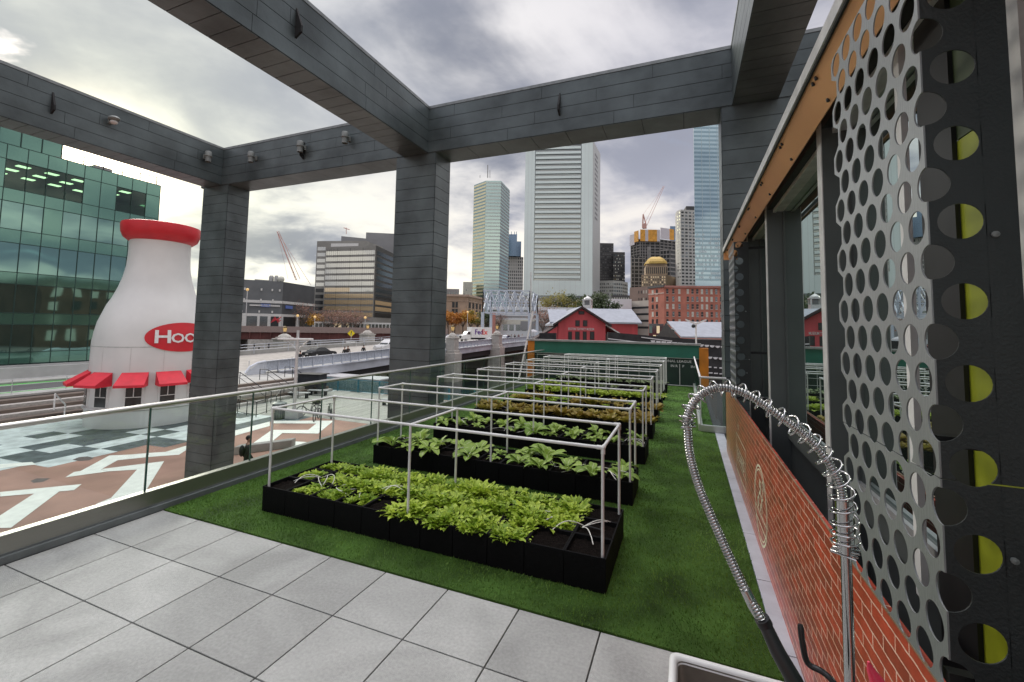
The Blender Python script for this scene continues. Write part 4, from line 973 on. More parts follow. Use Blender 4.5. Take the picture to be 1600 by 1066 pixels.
for r in range(len(rows)-1):
    for k in range(len(colY)-1):
        y1, y0 = colY[k], colY[k+1]; z1, z0 = rows[r], rows[r+1]
        if y1 < -20: continue
        d = isdark(r, k) or (r >= 4 and r % 2 == 1)
        (wcells if d else gcells).append((y0, y1, z0, z1, r))
wcells.sort(key=lambda c: -(c[0])); lit = set()
for i, (y0, y1, z0, z1, r) in enumerate(wcells[:96]):
    MB().box(XG-.06, XG-.03, y0+.03, y1-.03, z0+.03, z1-.03).build('window', m_gw if r != 1 else m_clear, gb)
mb = MB()
for (y0, y1, z0, z1, r) in wcells[96:]: mb.box(XG-.06, XG-.03, y0+.03, y1-.03, z0+.03, z1-.03)
mb.build('window', m_gw, gb)['kind'] = 'stuff'
for rr in range(len(rows)-1):
    mb = MB()
    for (y0, y1, z0, z1, r) in gcells:
        if r == rr: mb.box(XG-.06, XG, y0+.02, y1-.02, z0+.03, z1-.03)
    if mb.v: mb.build('spandrel_glass', m_gg, gb)
mb = MB()
for z in rows: mb.box(XG-.08, XG+.02, -20, Y1+.02, z-.03, z+.03)
mb.build('transom', m_mul, gb); mb = MB()
for y in colY:
    if y > -20: mb.box(XG-.075, XG+.015, y-.03, y+.03, -2.2, 18.3)
mb.build('mullion', m_mul, gb)
MB().box(XG-40, XG-.1, Y1-.12, Y1, ZS, 18.3).build('end_wall', m_gg, gb)
MB().box(XG-.12, XG+.3, -45, Y1+.1, ZS, -2.3).build('plinth', m_conc, gb)
# ceiling lamps seen through the top storey
# upper storey set back and rooftop rail
MB().box(XG-30, XG-2.2, YB, 23.4, 17.9, 21.8).build('upper_storey', m_gg, gb)
for k in range(8): MB().box(XG-2.21, XG-2.15, 23.4-1.5*k-.05, 23.4-1.5*k+.03, 18, 21.8).build('mullion', m_mul, gb)
hr = MB()
for k in range(5): hr.bar((XG-.5, 24.5+k*1.7, 18.1), (XG-.5, 24.5+k*1.7, 19.3), .05, 6)
hr.bar((XG-.5, 23.5, 19.3), (XG-.5, 31.3, 19.3), .05, 6).bar((XG-.5, 23.5, 18.75), (XG-.5, 31.3, 18.75), .03, 6).build('roof_rail', m_blk, gb)
MB().box(XG-2, XG-1, 25.6, 27.2, 18.1, 18.9).build('roof_unit', m_capg, gb)
MB().box(XG-2, XG-1.2, 22.6, 23.2, 18.1, 18.7).build('roof_unit', m_capg, gb)
# low concrete wall along the far pavement
tag(MB().box(-52.6, -52.2, -60, 24.0, ZS, ZS+.95).build('low_wall', m_conc), 'long low concrete wall in front of the green glass office', 'wall')
tag(MB().box(-52.19, -52.1, 12.0, 16.8, ZS+.9, ZS+3.6).build('dark_board', mat('dark teal board', (.01,.05,.05), .5)), 'dark teal hoarding board standing at the left edge in front of the glass office', 'hoarding')
# street side rail by the steps
handrail('street_railing', 'thin pale railing along the street above the steps left of the bottle', [(-41.9, 6, ZS), (-41.9, 12, ZS), (-41.9, 17.5, ZS)], 0, 1.0, 2, m=m_alu, r=.025)
handrail('slanted_rail', 'short white slanted handrail beside the street left of the bottle', [tuple(onz(84,641,ZS)), tuple(onz(100,654,ZP))], 0, .9, 1, m=m_white, r=.04)
# ================================================================== PLAZA FURNITURE
m_bluef = mat('blue green painted steel', (.04, .20, .27), .5, .2, .1)
def fence(name, label, a, b, z, h=1.1, step=2.4, m=m_bluef, grp=None, pick=.14, heavy=.09, rail=.035):
    a, b = Vector((*a[:2], z)), Vector((*b[:2], z)); L = (b-a).length; d = (b-a)/L; t = thing(name, label, 'fence', tuple(a), grp); U = Vector((0,0,1)); k = max(1, round(L/step))
    for i in range(k+1): MB().cbox(a+d*(L*i/k), heavy, heavy, h+.06, math.atan2(d.y, d.x)).build('post', m, t)
    for i in range(k):
        p, q = a+d*(L*i/k), a+d*(L*(i+1)/k); mb = MB()
        mb.bar(p+U*h, q+U*h, rail, 6).bar(p+U*.12, q+U*.12, rail*.8, 6); n_ = int((q-p).length/pick)
        for j in range(1, n_): mb.bar(p.lerp(q, j/n_)+U*.12, p.lerp(q, j/n_)+U*h, .012, 4)
        mb.build('panel', m, t)
    return t
fence('harbour_fence', 'blue green steel fence along the edge of the timber deck over the water', (-33.5, 32.8), (30, 32.8), ZP, 1.15)
# white and teal printed banner panels fixed behind the fence
tag(MB().box(-33.2, -26.2, 33.4, 33.5, ZP-.2, ZP+.95).build('fence_banner', mat('speckled teal print', (.08, .15, .15), .6, 0, .5, 9, col2=(.30, .38, .36))), 'speckled white and teal banner panel behind the blue harbour fence', 'banner')
# moored white tour boat
bt = thing('tour_boat', 'white flat roofed boat moored behind the blue fence under the bridge', 'boat', (-36, 40, ZW))
m_palehull = mat('grey white hull', (.36,.38,.38), .5, 0, .1, 1); hp = [(-41,38.2),(-30,38.2),(-27.5,39.8),(-30,41.4),(-41,41.4)]
MB().prism(hp, ZW-.2, ZW+1.5).build('hull', m_palehull, bt, bev=.05); cb_ = MB().box(-40.2,-31.5,38.6,41.0,ZW+1.5,ZW+3.6).build('cabin', m_palehull, bt, bev=.05)
for i in range(6): MB().box(-39.9+i*1.4,-39.0+i*1.4,38.55,38.6,ZW+2.2,ZW+3.1).build('window', m_wd, cb_)
MB().box(-40.5,-30.8,38.4,41.2,ZW+3.6,ZW+3.75).build('roof', mat('pale grey roof', (.5,.5,.5), .6), bt)
# tall lamp post with V top
lp = onz(459, 653, ZP); lt = thing('lamp_post', 'tall pale lamp post with V shaped top on a square concrete plaza base', 'lamp post', tuple(lp))
MB().lathe([(.115,.5),(.10,3.0),(.085,5.9)], lp, 14).build('pole', m_alu, lt, smooth=True)
MB().cbox(lp, .85, .85, .5, .4).build('base', m_conc, lt, bev=.03)
zt = onz(459, 653, ZP); ZL = min((k*.05 for k in range(-80, 80)), key=lambda z: abs(proj((lp.x, lp.y, z))[1]-529))
for s_ in (-1, 1): MB().bar((lp.x, lp.y, ZL-.8), (lp.x+s_*.75*.9, lp.y+s_*.75*.4, ZL-.1), .045, 8).build('arm', m_alu, lt)
MB().obox((lp.x-1.15, lp.y-.65, ZL-.1), (2.1,.95,0), (-.12,.27,0), (0,0,.12)).build('lamp_head', m_white, lt, bev=.02)
# litter bin
bn = onz(436, 654, ZP); bt2 = thing('litter_bin', 'round grey slatted litter bin beside the lamp post base', 'litter bin', tuple(bn))
MB().lathe([(.36,.04),(.40,.1),(.42,.95),(.40,1.0)], bn, 24).build('drum', mat('grey steel bin', (.16,.18,.18), .5, .4, .1), bt2, smooth=True)
for k in range(18):
    a = 2*PI*k/18; MB().obox(bn+Vector((.42*math.cos(a)-.02, .42*math.sin(a)-.02, .08)), (.04,0,0), (0,.04,0), (0,0,.85)).build('slat', m_lampg, bt2)
MB().lathe([(.43,.98),(.44,1.02),(.30,1.10),(.18,1.10),(.16,1.04)], bn, 24, False).build('lid', m_lampg, bt2, smooth=True)
# bicycles
m_tyre = mat('black rubber', (.015,.015,.015), .8); m_spoke = m_alu
def bicycle(a, b, label, frame_col, bag=False):      # a front wheel ground point, b rear wheel ground point
    a, b = Vector((a.x, a.y, ZP)), Vector((b.x, b.y, ZP)); d = (b-a).normalized(); b = a+d*1.06; U = Vector((0,0,1)); sd_ = d.cross(U); R = .34
    t = thing('bicycle', label, 'bicycle', tuple((a+b)/2), 'bicycles parked by the lamp post'); mf = mat('bicycle paint', frame_col, .4)
    for c in (a, b):
        wh = MB().tube([c+U*(R+.005)+d*(R*math.cos(2*PI*k/28))+U*(R*math.sin(2*PI*k/28)) for k in range(29)], .028, 8, False).build('wheel', m_tyre, t, smooth=True)
        sp_ = MB()
        for k in range(14): sp_.bar(c+U*R, c+U*R+d*(R*.95*math.cos(2*PI*k/14))+U*(R*.95*math.sin(2*PI*k/14)), .003, 4)
        sp_.tube([c+U*R-sd_*.04, c+U*R+sd_*.04], .025, 8); sp_.build('spokes', m_spoke, wh)
    bb = a+d*.62+U*.29; seat = a+d*.78+U*.86; head = a+d*.20+U*.82; head2 = a+d*.15+U*.62; ax = b+U*R; ax0 = a+U*R
    mb = MB()
    for p, q in ((bb, seat), (bb, head2), (seat-U*.08, head), (bb, ax), (seat-U*.08-d*.0, ax), (head+U*.1, ax0)): mb.bar(p, q, .024, 8)
    mb.build('frame', mf, t, smooth=True)
    MB().tube([head+U*.12-sd_*.28-d*-.08, head+U*.16-sd_*.1, head+U*.16+sd_*.1, head+U*.12+sd_*.28+d*.08], .014, 8).build('handlebar', m_blk, t, smooth=True)
    MB().ball(seat+U*.03, .13, .075, .035, 12, 6).build('saddle', m_blk, t, smooth=True)
    MB().tube([bb-sd_*.03+d*(.09*math.cos(k*.45))+U*(.09*math.sin(k*.45)) for k in range(15)], .008, 6).bar(bb-sd_*.1-U*.16, bb-sd_*.02, .012, 6).bar(bb+sd_*.1+U*.16, bb+sd_*.02, .012, 6).build('crank', m_alu, t)
    if bag:
        MB().obox(b-sd_*.2+U*.72-d*.22, sd_*.40, d*.42, U*.22).build('basket', m_blk, t, bev=.04); MB().ball(b+U*.97, .25, .22, .09, 12, 6).build('bag', m_blk, t, smooth=True)
    return t
g_ = lambda x, y: onz(x, y, ZP)
bicycle(g_(470, 650.5), g_(497, 647), 'left bicycle with dark frame parked by the plaza lamp post', (.03,.03,.035), True)
bicycle(g_(491, 659), g_(505, 648), 'bicycle in front, parked end on with its round front wheel nearest the glass railing', (.05,.05,.06))
bicycle(g_(517, 655), g_(510, 646), 'right bicycle with dark green frame parked on the timber deck', (.05,.08,.07))
# benches and tables on the deck
def bench(c, a, label, w=1.8):
    t = thing('bench', label, 'bench', tuple(c), 'benches on the timber deck'); c = Vector(c)
    MB().cbox(c+Vector((0,0,.42)), w, .5, .07, a).build('seat', m_conc, t, bev=.01)
    for s_ in (-1, 1): MB().cbox(c+rotz((s_*w*.38,0,0), a), .08, .42, .42, a).build('leg', m_blk, t)
    return t
bench(onz(612, 634, ZP), .1, 'grey bench beside the foot of the middle post of the pergola'); bench(onz(467, 622, ZP), .3, 'pale bench on the deck left of the dark kiosk cart'); bench(onz(497, 618, ZP), .3, 'pale table by the dark cart on the deck')
ct = thing('food_cart', 'dark box shaped cart standing on the deck before the fence', 'cart', tuple(onz(487, 614, ZP))); c = onz(487, 614, ZP)
MB().cbox(c+Vector((0,0,.35)), 2.2, 1.2, 1.35, .2).build('body', mat('dark navy paint', (.02,.025,.035), .5), ct, bev=.05); MB().cbox(c+Vector((0,0,1.70)), 2.5, 1.5, .08, .2).build('roof', m_blk, ct)
for s_ in (-.7, .7):
    wc = c+rotz((s_, -.6, .35), .2); q = MB().lathe([(.0,-.04),(.33,-.04),(.33,.04),(0,.04)], (0,0,0), 20, False); q.v = [wc+Vector((v.x, v.z, v.y)) for v in q.v]; q.build('wheel', m_tyre, ct)
# concrete planter kerb and manhole near the person
tag(MB().obox(tuple(onz(365, 712, ZP)), onz(455, 700, ZP)-onz(365, 712, ZP), (-.2, .45, 0), (0,0,.40)).build('concrete_bench', mat('weathered concrete', (.27,.26,.24), .85, 0, .12, 2), bev=.03), 'low pale concrete bench wall on the plaza behind the person in black', 'concrete bench')
# ================================================================== PEOPLE
m_skin = mat('skin', (.42, .24, .17), .55, 0, .05)
def skin(name, m, joints, edges, parent, sub=2):
    me = bpy.data.meshes.new(name); me.from_pydata([j[0] for j in joints], edges, []); me.materials.append(m)
    o = bpy.data.objects.new(name, me); COL.objects.link(o); o.parent = parent
    md = o.modifiers.new('skin', 'SKIN'); md.use_smooth_shade = True
    for i, j in enumerate(joints):
        r = j[1]; r = r if isinstance(r, tuple) else (r, r); me.skin_vertices[0].data[i].radius = r
    me.skin_vertices[0].data[0].use_root = True
    s_ = o.modifiers.new('sub', 'SUBSURF'); s_.levels = sub; s_.render_levels = sub; return o
_pp = {}
def person(loc, face, label, top=(.03,.03,.035), legs=(.03,.03,.04), hair=(.03,.02,.015), stride=.22, hood=False, bag=None, hold=False, group=None):
    t = thing('person', label, 'person', tuple(loc), group); t.rotation_euler = (0, 0, face); rd = random.Random(int(abs(loc[0]*100)))
    s = stride; V = lambda *a: a
    H = [V(0,0,.96), V(0,0,1.12), V(.01,0,1.32), V(.01,0,1.46), V(.02,0,1.54), V(.035,0,1.64), V(.03,0,1.74)]
    J = [(H[0],(.10,.15)), (H[1],(.095,.13)), (H[2],(.10,.155)), (H[3],(.07,.09)), (H[4],.055), (H[5],(.088,.075)), (H[6],(.07,.06))]
    E = [(i,i+1) for i in range(6)]
    for sg in (-1, 1):
        k = len(J); fx = s*sg
        J += [((0,.09*sg,.90),.085), ((fx*.5+.03,.095*sg,.50),.06), ((fx-.02 if fx > 0 else fx-.05,.10*sg,.10),.042), ((fx+.10,.11*sg,.035),.035)]; E += [(0,k),(k,k+1),(k+1,k+2),(k+2,k+3)]
        k = len(J); ax = -fx*.8
        hx = (.30, 1.15) if hold else (ax+.05, .86)
        J += [((0,.19*sg,1.40),.055), ((ax*.5-.02,.235*sg,1.13),.045), ((hx[0],.22*sg,hx[1]),.032), ((hx[0]+.04,.21*sg,hx[1]-.07),.03)]; E += [(3,k),(k,k+1),(k+1,k+2),(k+2,k+3)]
    skin('body', m_skin, J, E, t)
    mt = mat('coat cloth', top, .8, 0, .12, 12, .3, 60); ml = mat('trouser cloth', legs, .85, 0, .1, 12)
    TJ = [(H[0],(.125,.175)), (H[1],(.12,.155)), (H[2],(.125,.18)), (H[3],(.09,.12)), ((.015,0,1.50),.075)]; TE = [(0,1),(1,2),(2,3),(3,4)]
    TJ += [((0,0,.84),(.125,.175))]; TE += [(0,5)]
    for sg in (-1, 1):
        k = len(TJ); ax = -s*sg*.8; hx = (.30, 1.15) if hold else (ax+.05, .86)
        TJ += [((0,.19*sg,1.40),.075), ((ax*.5-.02,.235*sg,1.13),.062), ((hx[0]-.01,.22*sg,hx[1]+.04),.046)]; TE += [(3,k),(k,k+1),(k+1,k+2)]
    skin('coat', mt, TJ, TE, t)
    LJ = [((0,0,.93),(.11,.15))]; LE = []
    for sg in (-1, 1):
        k = len(LJ); fx = s*sg; LJ += [((0,.09*sg,.84),.095), ((fx*.5+.03,.095*sg,.50),.072), ((fx-.02 if fx > 0 else fx-.05,.10*sg,.12),.055)]; LE += [(0,k),(k,k+1),(k+1,k+2)]
    skin('trousers', ml, LJ, LE, t, 1)
    for sg in (-1, 1):
        fx = s*sg; q = MB().ball((fx+.05, .105*sg, .045), .14, .05, .045, 12, 6); q.build('shoe', m_blk, t, smooth=True, world=False)
    hd = MB().ball((.012, 0, 1.715), .105, .088, .105, 16, 10); hd.v = [v if not (v.x > .06 and v.z < 1.74) else Vector((.06, v.y, v.z)) for v in hd.v]
    hd.build('hair' if not hood else 'hood', mat('hair', hair, .7) if not hood else mt, t, smooth=True, world=False)
    MB().ball((.118, 0, 1.655), .018, .012, .022, 8, 6).build('nose', m_skin, t, smooth=True, world=False)
    for sg in (-1, 1):
        MB().ball((.104, .030*sg, 1.685), .008, .012, .007, 8, 4).build('eye', m_blk, t, world=False); MB().ball((.03, .083*sg, 1.67), .018, .01, .028, 8, 6).build('ear', m_skin, t, smooth=True, world=False)
    if bag: MB().ball((-.2, 0, 1.22), .10, .15, .23, 14, 8).build('backpack', mat('backpack cloth', bag, .8), t, smooth=True, world=False)
    return t
pn = onz(388, 684, ZP+1.72); person((pn.x, pn.y, ZP), .9, 'person in a black hooded coat walking on the plaza close under the glass railing', (.012,.012,.014), (.02,.02,.025), (.015,.012,.01), .2, hood=False, bag=(.012,.012,.014))
# ================================================================== CONGRESS STREET STYLE BRIDGE
m_bwhite = mat('pale blue grey bridge paint', (.52, .55, .60), .55, .1, .10, .6); m_stone = mat('granite', (.46, .44, .40), .85, 0, .12, 1.2, .2, 12)
m_dkst = mat('dark riveted steel', (.035, .035, .036), .7, .2, .2)
BXN, BXF = -39.3, -65.5      # near and far edges
def deckz(y): 
    P = [(-60,-3.0),(27,-3.0),(45,-2.6),(60,-2.2),(85,-1.75),(115,-1.45),(150,-1.5),(400,-1.8)]
    for (a, za), (b, zb_) in zip(P[:-1], P[1:]):
        if a <= y <= b: return za+(zb_-za)*(y-a)/(b-a)
    return -1.8
br = thing('road_bridge', 'long pale blue steel road bridge crossing the channel from the street to the city', 'bridge', (-50, 60, ZW))
ys = [27+3*k for k in range(0, 42)]
def strip_mb(x0, x1, dz, th, ys=ys):
    mb = MB(); 
    for a, b in zip(ys[:-1], ys[1:]):
        za, zb_ = deckz(a)+dz, deckz(b)+dz
        mb.add([(x0,a,za-th),(x1,a,za-th),(x1,b,zb_-th),(x0,b,zb_-th),(x0,a,za),(x1,a,za),(x1,b,zb_),(x0,b,zb_)], [(0,3,2,1),(4,5,6,7),(1,2,6,5),(3,0,4,7)]+([(0,1,5,4)] if a == ys[0] else [])+([(2,3,7,6)] if b == ys[-1] else []))
    return mb
strip_mb(BXF+3.2, BXN-3.2, -.15, .5).build('roadway', mat('bridge roadway', (.33,.31,.28), .85, 0, .12, 1.2, .2, 20), br)
strip_mb(BXN-3.2, BXN, 0, .6).build('pavement', m_side, br); strip_mb(BXF, BXF+3.2, 0, .6).build('pavement', m_side, br)
strip_mb(BXN-.02, BXN+.28, -.12, 1.0, ys[2:]).build('edge_girder', m_bwhite, br); strip_mb(BXN-.5, BXN-.03, -.65, 1.5, ys[2:]).build('side_girder', m_dkst, br); strip_mb(BXN-.1, BXN+.42, .0, .14, ys[2:]).build('edge_ledge', m_bwhite, br)
strip_mb(BXF-.3, BXF, -.1, 1.3).build('edge_girder', m_bwhite, br)
# parapet of boxed panels on the near side
def rib(x, lab, y0, y1, step=1.5, h=1.15):
    y = y0; mbp = MB(); mbr = MB()
    while y < y1:
        z0, z1 = deckz(y), deckz(min(y+step, y1)); ye = min(y+step, y1)
        mbp.add([(x,y,z0+.12),(x,ye,z1+.12),(x,ye,z1+h-.08),(x,y,z0+h-.08),(x-.04,y,z0+.12),(x-.04,ye,z1+.12),(x-.04,ye,z1+h-.08),(x-.04,y,z0+h-.08)], [(0,1,2,3),(7,6,5,4),(3,2,6,7),(1,0,4,5)])
        MB().box(x-.07, x+.09, y-.06, y+.06, z0, z0+h-.04).build('parapet_post', m_bwhite, br)
        mbr.add([(x-.09,y,z0+h-.08),(x+.13,y,z0+h-.08),(x+.13,ye,z1+h-.08),(x-.09,ye,z1+h-.08),(x-.09,y,z0+h),(x+.13,y,z0+h),(x+.13,ye,z1+h),(x-.09,ye,z1+h)], [(0,3,2,1),(4,5,6,7),(0,1,5,4),(1,2,6,5),(2,3,7,6),(3,0,4,7)])
        y += step
    mbp.build('parapet_panel', mat('pale bridge panel', (.46,.50,.56), .6), br); mbr.build('parapet_rail', m_bwhite, br)
rib(BXN, '', 31.5, 150, 1.5)
# rounded end of the parapet
pts = [(BXN, 31.5, deckz(31.5)+1.1), (BXN, 30.6, deckz(31)+1.0), (BXN, 29.8, deckz(31)+.65), (BXN, 29.4, deckz(31)+.1)]
MB().tube([Vector(p) for p in pts], .12, 8).build('parapet_end', m_bwhite, br); MB().extr([(BXN-.02,31.5,-3),(BXN-.02,31.5,-1.9),(BXN-.02,30.6,-2.05),(BXN-.02,29.9,-2.4),(BXN-.02,29.5,-3)], (.06,0,0)).build('parapet_end_plate', m_bwhite, br)
for y in (40, 52, 71, 91.5, 112):
    MB().box(BXF-1, BXN-1.6, y-.8, y+.8, ZW-1, deckz(y)-.7).build('pier', m_stone, br)
# central kerb and guard rails
strip_mb(-60.8, -60.4, .55, .75).build('median_barrier', m_side, br)
for x, nm in ((-59.9,'guard_rail'), (BXF+.2,'far_rail')):
    mb = MB(); P = [(x, y, deckz(y)+1.0) for y in ys]; Q = [(x, y, deckz(y)+.55) for y in ys]; mb.tube(P, .045, 6); mb2 = MB().tube(Q, .03, 6)
    mb.build(nm, m_bwhite, br); mb2.build(nm, m_bwhite, br)
    for y in range(28, 150, 6): MB().bar((x, y, deckz(y)), (x, y, deckz(y)+1.02), .05, 6).build('rail_post', m_bwhite, br)
# stone pylons with lanterns
m_lant = mat('bronze lantern', (.12, .09, .04), .5, .6); m_glow = emis('lantern glass', (.75, .50, .20), .35)
def pylon(x, y, label, h=1.9, w=1.7, lamp=True):
    z = deckz(y); t = thing('stone_pylon', label, 'pylon', (x, y, ZW), 'stone pylons along the road bridge')
    MB().cbox((x, y, ZW-1), w*1.5, w*1.5, z-ZW+.4, 0).cbox((x, y, ZW-1), w*1.7, w*1.7, 2.2, 0).build('pier', m_stone, t, bev=.05)
    MB().cbox((x, y, z-.6), w*1.18, w*1.18, .5, 0).cbox((x, y, z-.1), w, w, h+.1, 0).cbox((x, y, z+h), w*1.12, w*1.12, .22, 0).cbox((x, y, z+h+.22), w*.8, w*.8, .22, 0).build('shaft', m_stone, t, bev=.05)
    MB().lathe([(w*.42, 0), (w*.38, .25), (w*.22, .5), (w*.1, .62)], (x, y, z+h+.44), 20).build('cap', m_stone, t, smooth=True)
    if lamp:
        b = z+h+1.0; l_ = MB().lathe([(.10,0),(.05,.15),(.06,.35),(.28,.42)], (x,y,b), 8).build('lantern', m_lant, t)
        MB().lathe([(.24,.42),(.34,1.05),(.30,1.08)], (x,y,b), 8).build('lantern_glass', m_glow, l_); MB().lathe([(.38,1.08),(.30,1.25),(.08,1.42),(.04,1.6)], (x,y,b), 8).build('lantern_roof', m_lant, l_)
        for k in range(8): a = PI/8+k*PI/4; MB().bar((x+.26*math.cos(a), y+.26*math.sin(a), b+.42), (x+.36*math.cos(a), y+.36*math.sin(a), b+1.07), .025, 4).build('lantern_bar', m_lant, l_)
def ypx(px, x): 
    return min((20+.25*k for k in range(600)), key=lambda y: abs(proj((x, y, -2))[0]-px))
pylon(BXN+.9, ypx(707, BXN+.9), 'stone bridge pylon with bronze lantern just right of the middle pergola post'); pylon(BXN+.9, ypx(776, BXN+.9), 'stone bridge pylon with dark lantern right of the white delivery truck', w=1.8)
pylon(BXF-1.2, ypx(444, BXF-1.2), 'squat stone pylon on the far side of the bridge behind the plaza lamp post', 1.4, 2.6); pylon(BXF-1.2, ypx(573, BXF-1.2), 'stone pylon on the far side of the bridge left of the middle pergola post', 1.6, 2.4)
# bridge control portal of lattice trusses
m_tr = mat('pale blue lattice steel', (.50, .56, .64), .5, .2, .08)
tr = thing('lattice_portal', 'pale blue lattice steel counterweight portal spanning the bridge on four tall legs', 'bridge portal', (-52, 120, -1.5))
DT = 118.
tl = pd(754, 470, DT); 
def P_(px, py, D=DT): return pd(px, py, D)
c0 = P_(755, 456); c1 = P_(828, 456, DT*1.0); c0b = P_(768, 459, DT*1.14); c1b = P_(840, 459, DT*1.12)
zt = (c0.z+c1.z)/2+.3; zb_ = pd(755, 488, DT).z
plan4 = [Vector((c.x, c.y, 0)) for c in (c0, c1, c1b, c0b)]
def latt(a, b, nseg):
    for z in (zt, zb_, (zt+zb_)/2): MB().obox((a.x, a.y, z-.14), b-a, (0,.28,0), (0,0,.28)).build('chord', m_tr, tr)
    for i in range(nseg+1):
        p = a.lerp(b, i/nseg); MB().cbox((p.x, p.y, zb_), .24, .24, zt-zb_).build('vertical', m_tr, tr)
        if i < nseg:
            q = a.lerp(b, (i+1)/nseg); U = Vector((0,0,1))
            for s1, s2 in ((zb_, zt), (zt, zb_)): MB().bar(p+U*s1, q+U*s2, .13, 4).build('diagonal', m_tr, tr)
for i, (a, b, k) in enumerate(((0,1,6),(1,2,2),(2,3,6),(3,0,2))): latt(plan4[a], plan4[b], k)
for p in plan4: MB().cbox((p.x, p.y, -2), .65, .65, zb_+2, 0).build('leg', m_tr, tr)
for k in range(1, 5):
    a = plan4[0].lerp(plan4[1], k/5); b = plan4[3].lerp(plan4[2], k/5); MB().bar((a.x,a.y,zt), (b.x,b.y,zt), .15, 4).build('cross_member', m_tr, tr)
# ---- vehicles
def vehicle(loc, face, L, W, H, kind, col, label, cat='car'):
    t = thing({'car':'parked_car','van':'van','truck':'truck'}.get(cat, 'car') if cat != 'car' else 'car', label, cat, tuple(loc)); t.rotation_euler = (0,0,face)
    mp = mat('vehicle paint', col, .25, .1, .04); gl = mat('vehicle glass', (.02,.025,.03), .08)
    if kind == 'sedan': low = [(-.5,.22),(-.5,.52),(-.47,.60),(-.33,.64),(.28,.62),(.44,.55),(.5,.42),(.5,.22)]; cab = [(-.38,.63),(-.25,.93),(-.12,1.0),(.06,.98),(.25,.64)]
    elif kind == 'van': low = [(-.5,.18),(-.5,.60),(.30,.58),(.46,.48),(.5,.36),(.5,.18)]; cab = [(-.5,.59),(-.47,.97),(-.44,1.0),(.12,.98),(.31,.59)]
    elif kind == 'suv': low = [(-.5,.22),(-.5,.60),(.26,.60),(.46,.54),(.5,.40),(.5,.22)]; cab = [(-.49,.60),(-.42,.97),(-.36,1.0),(.05,.98),(.25,.60)]
    def loft(prof, w0, w1, zlo, zhi):
        mb = MB(); n_ = len(prof); vs = []
        for sg in (-1, 1):
            for x, z in prof:
                f = (z-zlo)/(zhi-zlo); vs.append((x*L, sg*(w0+(w1-w0)*f)*W/2, z*H))
        return mb.add(vs, [tuple(range(n_)), tuple(range(2*n_-1, n_-1, -1))]+[(i, n_+i, n_+(i+1)%n_, (i+1)%n_) for i in range(n_)])
    if kind != 'box':
        loft(low, 1, .96, .2, .65).build('body', mp, t, bev=.05, world=False); loft(cab, .90, .70, .6, 1.0).build('roof', mp, t, bev=.04, world=False)
        g = [(x*.93-.005, .645+(z-.63)*.80) for x, z in cab]; loft(g, .925, .76, .6, 1.0).build('side_window', gl, t, world=False)
        g = [(x*1.015, .64+(z-.63)*.86) for x, z in cab]; loft(g, .80, .62, .6, 1.0).build('windscreen', gl, t, world=False)
        for sg in (-1, 1):
            MB().cbox((L*.485, sg*W*.34, H*.42), .12, W*.16, H*.08).build('headlight', m_lite, t, world=False, bev=.02); MB().cbox((-L*.487, sg*W*.37, H*.45), .08, W*.16, H*.08).build('tail_light', m_red, t, world=False, bev=.02)
        MB().cbox((-L*.497, 0, H*.36), .03, .5, .12).build('number_plate', m_white, t, world=False)
    for wx in (-.31, .32) if kind != 'box' else (-.34, -.22, .38):
        for sg in (-1, 1):
            q = MB().lathe([(.0,-.11),(.33,-.11),(.35,-.05),(.35,.05),(.33,.11),(0,.11)], (0,0,0), 20, False); q.v = [Vector((wx*L+v.x, sg*W*.44+v.z, .35+v.y)) for v in q.v]; wh = q.build('wheel', m_tyre, t, world=False, smooth=True)
            q = MB().lathe([(.0,-.12),(.2,-.12),(.2,.12),(0,.12)], (0,0,0), 14, False); q.v = [Vector((wx*L+v.x, sg*W*.445+v.z, .35+v.y)) for v in q.v]; q.build('rim', m_alu, wh, world=False)
    return t
def on_bridge(px, x): y = ypx(px, x); return (x, y, deckz(y)-.15)
vehicle(on_bridge(500, -48.3), PI/2+.04, 4.8, 1.85, 1.45, 'sedan', (.012,.012,.014), 'black saloon car driving away across the bridge')
vehicle(on_bridge(607, -45.6), -PI/2, 5.2, 2.0, 2.1, 'suv', (.60,.60,.60), 'white high roofed car coming towards the plaza beside the middle post', 'car')
vehicle(on_bridge(768, -47), -PI/2, 4.7, 1.85, 1.6, 'suv', (.62,.62,.62), 'white car behind the delivery truck on the bridge', 'car')
vehicle(on_bridge(790, -46), -PI/2, 4.5, 1.85, 1.5, 'sedan', (.5,.52,.55), 'silver car on the far end of the bridge right of the lantern pylon', 'car')
vehicle(on_bridge(703, -52), -PI/2, 4.8, 1.9, 1.7, 'suv', (.55,.55,.55), 'pale car between the middle pergola post and the delivery truck', 'car')
x_, y_, z_ = on_bridge(742, -50); tk = vehicle((x_, y_, z_), -PI/2-.62, 8.4, 2.5, 3.5, 'box', (.65,.65,.65), 'white delivery truck with purple and red lettering crossing the bridge', 'truck')
MB().box(-4.2, 1.7, -1.25, 1.25, .95, 3.6).build('cargo_box', m_white, tk, world=False, bev=.03)
MB().extr([(1.75,-1.1,.55),(1.75,-1.1,2.6),(2.6,-1.1,2.55),(3.0,-1.1,1.75),(4.1,-1.1,1.55),(4.2,-1.1,.55)], (0,2.2,0)).build('cab', m_white, tk, world=False, bev=.06)
MB().extr([(2.62,-1.0,2.48),(2.66,-1.0,2.5),(3.03,-1.0,1.82),(2.98,-1.0,1.8)], (0,2.0,0)).build('windscreen', m_wd, tk, world=False)
for sg in (-1, 1): MB().box(1.95, 2.75, sg*1.11-.01, sg*1.11+.01, 1.75, 2.4).build('side_window', m_wd, tk, world=False); MB().cbox((4.2, sg*.85, .9), .1, .3, .25).build('headlight', m_lite, tk, world=False)
